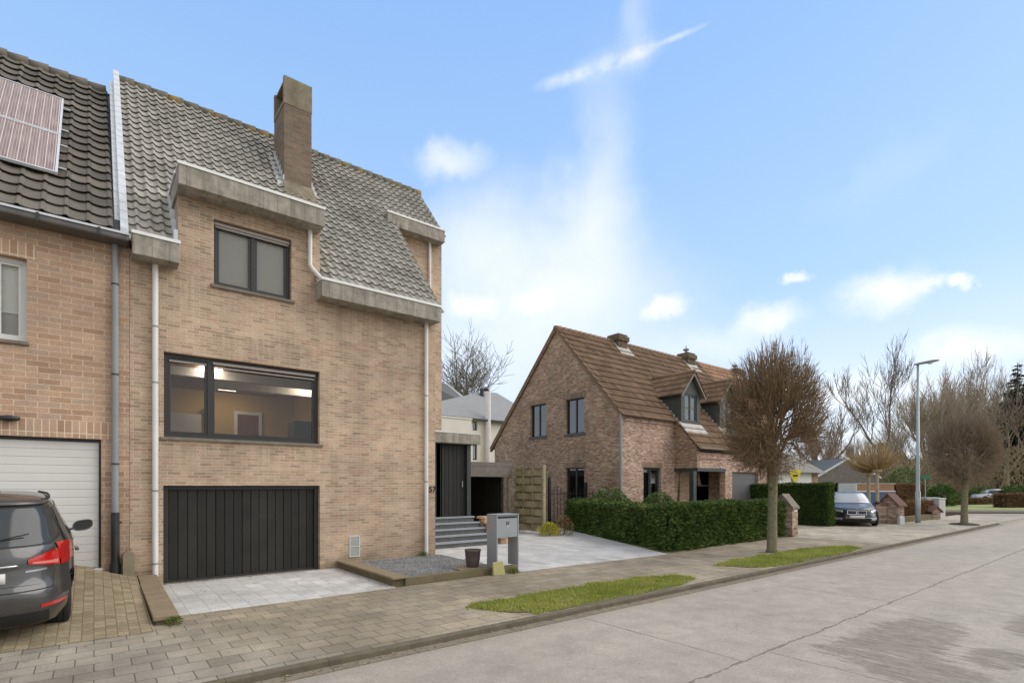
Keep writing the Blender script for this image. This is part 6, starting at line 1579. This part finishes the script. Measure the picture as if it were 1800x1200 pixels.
# ---- trees
def twig(m, pts, r0, r1, n=3):
    k = len(pts)-1; m.tube(pts, [r0+(r1-r0)*i/k for i in range(k+1)], n, False)
def ball_tree(label, px, pyb, seed, trunk_r, zf, cz, rx, rzz, D=None, mat='twig', nb_=30):
    rng = random.Random(seed); b = atZ(px, pyb) if D is None else atD(px, pyb, D); b = Vector((b.x, b.y, 0))
    root = thing('round_street_tree', label, 'tree', b, 'ball-headed street trees')
    m = MB(); lean = Vector((.03,-.02,0))
    m.tube([b+Vector((0,0,-.05)), b+Vector((0,0,.1)), b+lean*.3+Vector((0,0,zf*.5)), b+lean*.8+Vector((0,0,zf*.92)), b+lean+Vector((0,0,zf+.1))], [trunk_r*1.5, trunk_r*1.12, trunk_r*.98, trunk_r*.95, trunk_r*1.15], 14)
    m.tube([b+lean+Vector((-trunk_r*.7,0,zf*.86)), b+lean+Vector((-trunk_r*1.6,0,zf*.94))], [trunk_r*.5, trunk_r*.35], 8)
    F0 = b+lean+Vector((0,0,zf)); limbs = []
    C = b + Vector((0,0,cz))
    cr = MB()
    def ell(d, k): return C + Vector((d.x*rx*k, d.y*rx*k, d.z*rzz*k))
    for i in range(nb_):
        a = 2*pi*i/nb_ + rng.uniform(-.3,.3); el = rng.uniform(-.35,1.2) if i % 3 else rng.uniform(.9,1.5); d = Vector((cos(a)*cos(el), sin(a)*cos(el), sin(el)))
        f = i/(nb_-1); F1 = F0 + Vector((0,0,-.12+f*rzz*.62)); el = lerp(-1.05, 1.35, f**.85) + rng.uniform(-.2,.2); d = Vector((cos(a*2.4)*cos(el), sin(a*2.4)*cos(el), sin(el)))
        e = ell(d, rng.uniform(.46,.6)); mid = F1.lerp(e, .5) + Vector((0,0,.06)); twig(cr, [F1, mid, e], trunk_r*.22, trunk_r*.1, 6); limbs.append((F1, mid, e, d))
    m.tube([F0, F0+Vector((.03,.02,rzz*.5)), F0+Vector((.0,.05,rzz*.95))], [trunk_r*.75, trunk_r*.35, trunk_r*.15], 9)
    build('trunk', m, M['bark'], root, smooth=True, fixn=False)
    for (s0, mid, e, d) in limbs:
        for j in range(9):
            t0 = rng.uniform(.25,1.); s = mid.lerp(e, max(0,(t0-.3)/.7)); d2 = (d + Vector((rng.uniform(-1,1),rng.uniform(-1,1),rng.uniform(-.75,.75)))*.72).normalized()
            e2 = ell(d2, rng.uniform(.62,.8)); md = s.lerp(e2,.5)+Vector((d2.x*.07,d2.y*.07,-.06)); twig(cr, [s, md, e2], trunk_r*.13, trunk_r*.075, 4)
            for q in range(11):
                u = rng.uniform(.2,1.); s3 = s.lerp(md, u*2) if u < .5 else md.lerp(e2, u*2-1); d3 = (d2 + Vector((rng.uniform(-1,1),rng.uniform(-1,1),rng.uniform(-.7,.7)))*.48).normalized()
                k3 = rng.uniform(.82,1.04) if rng.random() < .85 else rng.uniform(1.04,1.14); e3 = ell(d3, k3)
                if d3.z > .1: e3.z += rng.random()**2.2*.62*d3.z**.5
                if d3.z < -.9: e3 = s3.lerp(e3, .9)
                L = (e3-s3).length; m3 = s3.lerp(e3,.55) + Vector((d3.x*.14*L,d3.y*.14*L,-.13*L)); twig(cr, [s3, m3, e3], .0075, .003, 3)
                for w_ in range(2):
                    v = rng.uniform(.35,.9); s4 = m3.lerp(e3, v); e4 = s4 + (d3 + Vector((rng.uniform(-.5,.5),rng.uniform(-.5,.5),rng.uniform(.1,1.3)))).normalized()*rng.uniform(.1,.28); twig(cr, [s4, e4], .0055, .003, 3)
    build('crown', cr, M[mat], root, fixn=False); return root
ball_tree('nearest round-headed bare tree, in the grass verge before the gate pillar', 1357, 970, 5, .125, 2.1, 3.83, 1.36, 1.78)
ball_tree('second round-headed bare tree, in a pit of bare soil right of the street lamp', 1695, 921, 8, .14, 2.1, 3.55, 1.42, 1.6, D=25.8, mat='twig2')
b_ = atD(1695, 921, 25.8); m = MB(); m.lathe([(.6,.0),(.55,.05),(.2,.09),(0,.1)], (b_.x,b_.y,0), 14); o = build('soil_mound', m, M['soil'], loc=(b_.x,b_.y,0)); o['kind'] = 'structure'

def bare_tree(name, label, base, H, seed, spread=.5, rad=None, mat='bark2', lvls=5, group=None, trunkfrac=.32, cat='tree', twigmat='twig2', up=.18, dens=3, thin=.018):
    rng = random.Random(seed); root = thing(name, label, cat, base, group); rad = rad or H*.02; m = MB(); cr = MB(); base = Vector(base)
    def grow(p, d, L, r, l):
        k = 4; pts = [p]; q = p
        for i in range(k):
            d = (d + Vector((rng.uniform(-1,1),rng.uniform(-1,1),rng.uniform(-.6,1)))*.16 + Vector((0,0,up*.3))).normalized(); q = q + d*(L/k); pts.append(q)
        r1 = r*.62; (m if l < 2 else cr).tube(pts, [r+(r1-r)*i/k for i in range(k+1)], 8 if l == 0 else (5 if l < 3 else 3), False)
        if l >= lvls: return
        nch = dens + (1 if l > 0 and rng.random() < .6 else 0)
        for c in range(nch):
            t = rng.uniform(.35,1.) if l > 0 else rng.uniform(.7,1.); 
            s = pts[min(k, int(t*k))]; ax = Vector((rng.uniform(-1,1),rng.uniform(-1,1),rng.uniform(-.3,.5))).normalized()
            nd = (d*(1-spread*.6) + ax*spread*1.25 + Vector((0,0,up))).normalized(); grow(s, nd, L*rng.uniform(.58,.82), max(thin*.5, r1*rng.uniform(.55,.85)), l+1)
        if l > 0: grow(pts[-1], d, L*.7, max(thin*.5, r1), l+1)
    grow(base+Vector((0,0,-.1)), Vector((rng.uniform(-.03,.03),rng.uniform(-.03,.03),1)), H*trunkfrac, rad, 0)
    build('trunk', m, M[mat], root, smooth=True, fixn=False); build('crown', cr, M[twigmat], root, fixn=False)
    return root
def place(src, px, pyb, D, label, sc, rz_):
    p = atD(px, pyb, D); c = copy_tree(src); c.location = (p.x, p.y, -.1); c.rotation_euler.z = rz_; c.scale = (sc,)*3; c['label'] = label; return c
def hgt(pyt, D): return EYE + (HY-pyt)*D/F
# tree behind the cream house
p = atD(838, 800, 66); bare_tree('bare_tree', 'large bare tree behind the slate roof left of the gabled house', (p.x,p.y,0), hgt(588,66), 14, .66, .5, 'bark2', 6, 'bare trees', .38, thin=.05, twigmat='bark2', up=.12, dens=2)
# single big tree right of the round tree
p = atD(1543, 880, 80); bare_tree('bare_tree', 'tall bare tree with dark forked trunk behind the saloon, left of the lamp', (p.x,p.y,0), hgt(628,80)*.8, 29, .36, .5, 'bark2', 6, 'bare trees', .5, thin=.045, twigmat='bark2', up=.14, dens=2)
p = atD(1455, 880, 66); bare_tree('bare_tree', 'thin bare tree showing just right of the near round tree', (p.x,p.y,0), hgt(690,66), 31, .5, .35, 'bark2', 5, 'bare trees', .36, thin=.05, up=.12)
# wood across the green: four kinds, copied
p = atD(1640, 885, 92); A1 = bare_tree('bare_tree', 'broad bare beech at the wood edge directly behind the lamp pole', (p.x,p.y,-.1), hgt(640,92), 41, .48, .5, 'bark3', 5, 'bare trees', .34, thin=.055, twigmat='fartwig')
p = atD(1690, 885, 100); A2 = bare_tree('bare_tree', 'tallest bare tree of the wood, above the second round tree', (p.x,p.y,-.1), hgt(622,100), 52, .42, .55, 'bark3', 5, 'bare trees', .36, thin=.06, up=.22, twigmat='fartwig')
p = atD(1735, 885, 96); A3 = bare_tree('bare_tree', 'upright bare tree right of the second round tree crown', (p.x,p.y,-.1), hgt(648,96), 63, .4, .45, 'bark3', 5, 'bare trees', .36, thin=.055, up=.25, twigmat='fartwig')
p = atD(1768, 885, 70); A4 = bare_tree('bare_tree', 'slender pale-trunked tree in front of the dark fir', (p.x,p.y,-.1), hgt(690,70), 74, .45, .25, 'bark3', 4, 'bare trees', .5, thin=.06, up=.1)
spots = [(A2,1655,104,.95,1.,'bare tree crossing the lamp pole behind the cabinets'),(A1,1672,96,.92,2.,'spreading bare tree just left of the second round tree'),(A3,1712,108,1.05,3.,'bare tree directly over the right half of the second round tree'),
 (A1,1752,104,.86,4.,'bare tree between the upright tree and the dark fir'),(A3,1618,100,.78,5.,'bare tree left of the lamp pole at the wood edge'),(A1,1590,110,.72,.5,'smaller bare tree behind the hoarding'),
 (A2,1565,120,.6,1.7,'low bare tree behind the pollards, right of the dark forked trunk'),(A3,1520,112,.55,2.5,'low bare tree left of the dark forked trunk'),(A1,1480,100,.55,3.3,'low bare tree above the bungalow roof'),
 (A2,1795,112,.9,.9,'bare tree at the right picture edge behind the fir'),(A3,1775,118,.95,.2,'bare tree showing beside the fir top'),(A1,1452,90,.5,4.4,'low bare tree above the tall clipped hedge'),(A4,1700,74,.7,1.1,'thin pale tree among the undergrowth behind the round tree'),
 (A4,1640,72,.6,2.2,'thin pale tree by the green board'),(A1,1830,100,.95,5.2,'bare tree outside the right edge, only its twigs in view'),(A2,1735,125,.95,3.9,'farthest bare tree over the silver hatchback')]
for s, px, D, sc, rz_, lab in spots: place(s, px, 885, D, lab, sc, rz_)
# dark fir at the right edge
def fir(label, px, D, pyt, seed, wid):
    p = atD(px, 880, D); H = hgt(pyt, D); rng = random.Random(seed); t = thing('fir_tree', label, 'tree', (p.x,p.y,0), 'conifers'); m = MB(); m.tube([(p.x,p.y,-.1),(p.x,p.y,H)], [.35,.04], 8); build('trunk', m, M['bark2'], t)
    m = MB(); z = H*.06
    while z < H-.1:
        f = 1-z/H; k = max(4, int(16*f)+4)
        for i in range(k):
            a = rng.uniform(0,6.28); L = wid*(f**.8)*rng.uniform(.65,1.1)+.2; n = int(L*16)+3
            for j in range(n):
                u = rng.uniform(.1,1); q = Vector((p.x+cos(a)*L*u, p.y+sin(a)*L*u, z - L*.32*u + .12*L*u*u)); frond(m, q+Vector((rng.gauss(0,.08*L),rng.gauss(0,.08*L),rng.gauss(0,.05))), Vector((cos(a)+rng.uniform(-.9,.9), sin(a)+rng.uniform(-.9,.9), rng.uniform(-.6,.3))), rng.uniform(.25,.6), .07, rng)
        z += rng.uniform(.28,.5)
    build('crown', m, M['fir'], t, fixn=False)
fir('tall dark fir at the right edge of the picture', 1789, 76, 638, 5, 4.6)
fir('second dark fir, squeezed between the tall fir and the picture edge', 1812, 84, 672, 6, 4.5)
fir('low dark evergreen behind the pollards and the bungalow', 1497, 58, 805, 7, 1.8)
# pollards
def pollard(px, pyb, D, pyk, pyt, label, seed):
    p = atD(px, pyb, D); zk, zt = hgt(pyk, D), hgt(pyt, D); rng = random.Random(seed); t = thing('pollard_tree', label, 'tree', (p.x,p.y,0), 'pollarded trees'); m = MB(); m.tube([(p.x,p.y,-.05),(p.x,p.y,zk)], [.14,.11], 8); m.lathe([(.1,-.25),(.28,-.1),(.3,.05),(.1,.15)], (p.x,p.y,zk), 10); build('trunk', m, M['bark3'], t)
    m = MB()
    for _ in range(170):
        a = rng.uniform(0,6.28); s = rng.random()**.6*1.3; e = Vector((p.x+cos(a)*s*(zt-zk)*.62, p.y+sin(a)*s*(zt-zk)*.62, zk+(zt-zk)*rng.uniform(.5,1)*(1.12-.35*s*s))); b0 = Vector((p.x+cos(a)*.15,p.y+sin(a)*.15,zk)); twig(m, [b0, b0.lerp(e,.5)+Vector((cos(a)*.12,sin(a)*.12,-.06)), e], .03, .012, 3)
    build('crown', m, M['polltwig'], t, fixn=False)
M['polltwig'] = leaf_mat('yellow_brown_shoots', [(0., srgb(120,98,68)), (.5, srgb(158,134,94)), (1., srgb(186,164,122))], .85, 0.)
pollard(1527, 890, 40, 832, 778, 'left pollarded tree with fan of yellowish shoots by the hoarding', 1)
pollard(1542, 892, 38, 826, 772, 'right pollarded tree with fan of yellowish shoots by the hoarding', 2)
# brown beech hedges and undergrowth
def row_hedge(label, a, b, w, h, seed, dens=420, mat='beech', Lf=.12):
    a, b = Vector((a.x,a.y,0)), Vector((b.x,b.y,0)); e = (b-a).normalized(); n = Vector((-e.y,e.x,0))*w
    cs = [(a.x,a.y),(b.x,b.y),((b+n).x,(b+n).y),((a+n).x,(a+n).y)]
    return hedge('beech_hedge', label, cs, h, 0, dens, mat, seed, Lf=Lf, rough=.08, group='brown beech hedges')
row_hedge('low brown beech hedge on the garden wall behind the lamp foot', atD(1590, 905, 28.2), atD(1640, 905, 31.2), .9, .98, 61, 700, Lf=.09)
row_hedge('long low brown hedge across the green before the silver hatchback', atD(1664, 890, 52), atD(1765, 890, 55), 1., .55, 62, 250)
row_hedge('higher brown hedge at the right edge beyond the junction', atD(1768, 895, 46), atD(1850, 895, 47), 1., 1.15, 63, 350)
row_hedge('brown hedge behind the hoarding and pollards', atD(1575, 890, 50), atD(1625, 890, 54), 2., 2.0, 64, 260, Lf=.16)
# undergrowth of the wood: one mass nobody could count
rng = random.Random(99); m = MB()
for _ in range(34000):
    px = rng.uniform(1400, 1860); D = rng.uniform(66, 112) if px > 1560 else rng.uniform(74, 120); p = atD(px, 880, D); hmax = (3.5 + 4.5*(.5+.5*mnoise.noise(Vector((px*.013,D*.05,2))))) * (1. if px > 1560 else .85)
    h0 = rng.random()**.8*hmax; s = Vector((p.x,p.y,h0)); d = Vector((rng.uniform(-1,1),rng.uniform(-1,1),rng.uniform(.0,1.4)))
    L = rng.uniform(.5,1.6); w = rng.uniform(.02,.045)
    e = s+d.normalized()*L; q = R*w; i = len(m.v); m.v += [tuple(s-q), tuple(s+q), tuple(e+Vector((0,0,w))), tuple(s.lerp(e,.5)+Vector((0,w*2,w)))]; m.f += [(i,i+1,i+2),(i,i+3,i+2)]
o = build('undergrowth', m, M['under'] if 'under' in M else M['beech'], fixn=False, label='brown leafless undergrowth along the edge of the wood', category='undergrowth'); o['kind'] = 'stuff'
# soft earth bank below the wood
m = MB(); a_, b__ = 1380, 1950
m.grid(lambda u, v: tuple(Vector((atD(lerp(a_,b__,u), 0, 1).x*lerp(88,125,v), atD(lerp(a_,b__,u), 0, 1).y*lerp(88,125,v), -.3 + 3.4*sin(min(1,v*1.5)*pi/2)*(1+.3*mnoise.noise(Vector((u*14,v*4,0))))))), 60, 8)
ST_('wooded_bank', m, plain('leafy_bank', srgb(104,88,64), .95, .4, .6, bump=.8, fine=3))
for i, (px, D, r, h, lab) in enumerate(((1655, 50, 1.3, 2.1, 'bright evergreen shrub beside the white cabinets'), (1590, 60, 2.4, 4.0, 'olive green shrub behind the pollards'), (1730, 64, 2.2, 1.7, 'dark laurel behind the silver hatchback, left'), (1570, 52, 1.0, 1.9, 'dark green shrub right of the hoarding'), (1785, 62, 2.0, 2.0, 'dark evergreen shrub below the fir'))):
    p = atD(px, 880, D); bush('evergreen_shrub', lab, (p.x,p.y,0), r, h, 2600, 'laurel' if i in (0,1) else 'hedge', 40+i, .22, group='evergreen shrubs')
# green across the junction
m = MB(); q = [atZ(1655, 896), atZ(1900, 897), atZ(1900, 884), atZ(1655, 884)]; m.wall([(p.x,p.y) for p in q], [], lambda u,v,d: (u,v,-.02-d), .3); ST_('lawn', m, plain('far_lawn', srgb(128,134,74), .95, .2, .5, bump=.5, fine=30))
m = MB(); q = [atZ(1655, 900), atZ(1900, 901), atZ(1900, 897.3), atZ(1655, 896.4)]; m.wall([(p.x,p.y) for p in q], [], lambda u,v,d: (u,v,.03-d), .3); ST_('far_kerb', m, M['kerb'])
# ================================================================ SKY, SUN, CAMERA
W = bpy.data.worlds.new('World'); SC.world = W; W.use_nodes = True
nt = W.node_tree; nd = nt.nodes; lk = nt.links
bg = nd['Background']; bg.inputs[1].default_value = .12
SUN_EL, SUN_AZ = radians(38), radians(118)    # azimuth from +Y towards +X
sky = nd.new('ShaderNodeTexSky'); sky.sky_type = 'NISHITA'; sky.sun_disc = False; sky.sun_elevation = SUN_EL; sky.sun_rotation = SUN_AZ
sky.altitude = 50; sky.air_density = 1.0; sky.dust_density = 1.0; sky.ozone_density = 1.2
class WN(NT):
    def __init__(s): s.t = nt; s.n = nd; s.l = lk
w = WN()
tc = nd.new('ShaderNodeTexCoord').outputs['Generated']
x, y, z = w.sep(tc)
az = w.math('ARCTAN2', x, y); el = w.math('ARCSINE', z)
def ae(px, py):
    u = (px-CXP)/F; dx, dy = ray(px); return atan2(dx, dy), math.atan2((HY-py)/F, sqrt(1+u*u))
n1 = w.noise(tc, 7., 7., .62); n2 = w.noise(tc, 22., 6., .6); n3 = w.noise(tc, 2.2, 5., .6)
daz = w.math('MULTIPLY', w.math('SUBTRACT', n1, .5), .14); de = w.math('MULTIPLY', w.math('SUBTRACT', n2, .5), .045)
azn = w.math('ADD', az, daz); eln = w.math('ADD', w.math('ADD', el, de), w.math('MULTIPLY', daz, -.35))
def blob(px, py, rx, ry, tilt=0., amp=1., soft=1., warp=True):
    a0, e0 = ae(px, py); a1, _ = ae(px+rx, py); _, e1 = ae(px, py-ry); ra, re = abs(a1-a0), abs(e1-e0)
    dx = w.math('SUBTRACT', azn if warp else az, a0); dy = w.math('SUBTRACT', eln if warp else el, e0)
    if tilt:
        c, s = cos(tilt), sin(tilt); dx, dy = w.math('ADD', w.math('MULTIPLY', dx, c), w.math('MULTIPLY', dy, s)), w.math('SUBTRACT', w.math('MULTIPLY', dy, c), w.math('MULTIPLY', dx, s))
    u = w.math('DIVIDE', dx, ra); v = w.math('DIVIDE', dy, re)
    d = w.math('SQRT', w.math('ADD', w.math('MULTIPLY', u, u), w.math('MULTIPLY', v, v)))
    return w.mapr(d, 1., 1.-soft, 0., amp, True)
mask = None
for b in ((1040, 400, 120, 200, .12, .5, 1.), (1060, 260, 75, 260, .05, .30, 1.), (1115, 40, 50, 150, 0., .25, 1.), (940, 440, 300, 190, -.1, .5, 1.), (1000, 520, 340, 120, 0., .5, 1.), (900, 600, 460, 150, 0., .5, 1.), (820, 460, 220, 140, 0., .35, 1.),
          (790, 280, 110, 52, .0, .6, 1.), (755, 265, 60, 40, 0., .3, 1.), (950, 532, 60, 32, 0., .95, .8), (1165, 538, 52, 28, .2, .85, .8), (835, 540, 60, 32, 0., .8, .9), 
          (1350, 562, 110, 36, 0., .8, 1.), (1560, 512, 130, 58, .0, .85, 1.), (1640, 505, 100, 24, 0., .6, .9), (1415, 489, 45, 16, 0., .7, .9), (1718, 498, 36, 20, 0., .85, .8), (1700, 612, 170, 48, 0., .75, 1.), (1500, 690, 260, 50, 0., .6, 1.), (1250, 600, 200, 45, 0., .4, 1.),
          (1560, 300, 200, 70, .4, .1, 1.)):
    v = blob(*b); mask = v if mask is None else w.math('SUBTRACT', 1., w.math('MULTIPLY', w.math('SUBTRACT', 1., mask), w.math('SUBTRACT', 1., v)))
for b in ((1000, 140, 1150, 82, 22, .5), (1080, 112, 1170, 74, 18, .55), (1130, 90, 1260, 36, 9, .5), (920, 160, 1060, 120, 20, .45), (940, 160, 1220, 60, 40, .3)):
    (qa, qe), (ra_, re_) = ae(b[0], b[1]), ae(b[2], b[3])
    v = w.math('MULTIPLY', blob((b[0]+b[2])/2, (b[1]+b[3])/2, abs(b[2]-b[0])*.5, b[4], atan2(re_-qe, ra_-qa), b[5], 1., False), w.mapr(n2, .32, .62, .15, 1.25)); mask = w.math('SUBTRACT', 1., w.math('MULTIPLY', w.math('SUBTRACT', 1., mask), w.math('SUBTRACT', 1., v)))
tex = w.mapr(n1, .25, .6, .8, 1.05)
mask = w.math('MULTIPLY', mask, tex, clamp=True)
# unseen cloud added overhead and behind the camera, whitening the sky light
gen = w.mapr(n3, .42, .75, 0., .5); zen = w.mapr(el, .82, 1.15, 0., 1., True); behind = w.mapr(w.math('ADD', w.math('MULTIPLY', x, ST), w.math('MULTIPLY', y, CT)), .0, -.4, .0, 1.)
mask = w.math('MAXIMUM', mask, w.math('MULTIPLY', w.math('ADD', gen, .7), w.math('MAXIMUM', behind, zen)))
hz = w.mapr(el, .36, .0, .0, .62, True)
blue = w.mix(.85, sky.outputs[0], w.ramp(w.mapr(el, 0., 1.1), [(0., (4.1,4.6,5.2)), (.30, (2.2,3.35,4.95)), (.75, (1.35,2.5,4.75)), (1., (1.1,2.15,4.45))]))
col = w.mix(hz, blue, (4.5,4.8,5.2)); col = w.mix(mask, col, (5.2,5.25,5.35))
lk.new(col, bg.inputs[0])

sun = bpy.data.lights.new('sun', 'SUN'); sun.energy = 1.4; sun.angle = radians(55); sun.color = (1., .93, .83)
so = bpy.data.objects.new('sun', sun); COL.objects.link(so)
sd = Vector((sin(SUN_AZ)*cos(SUN_EL), cos(SUN_AZ)*cos(SUN_EL), sin(SUN_EL)))
so.rotation_euler = sd.to_track_quat('Z', 'Y').to_euler(); so.location = (0,-10,30)

cam = bpy.data.cameras.new('camera'); cam.sensor_width = 36; cam.lens = 36*F/1800; cam.shift_y = (HY-600)/1800; cam.clip_end = 3000; cam.clip_start = .05
co = bpy.data.objects.new('camera', cam); COL.objects.link(co); co.location = (0,0,EYE); co.rotation_euler = (pi/2, 0, -T); SC.camera = co
SC.view_settings.view_transform = 'Standard'; SC.view_settings.look = 'None'; SC.view_settings.gamma = 1; SC.view_settings.exposure = EXPO
SC.cycles.max_bounces = 8; SC.cycles.transparent_max_bounces = 16; SC.cycles.use_denoising = True
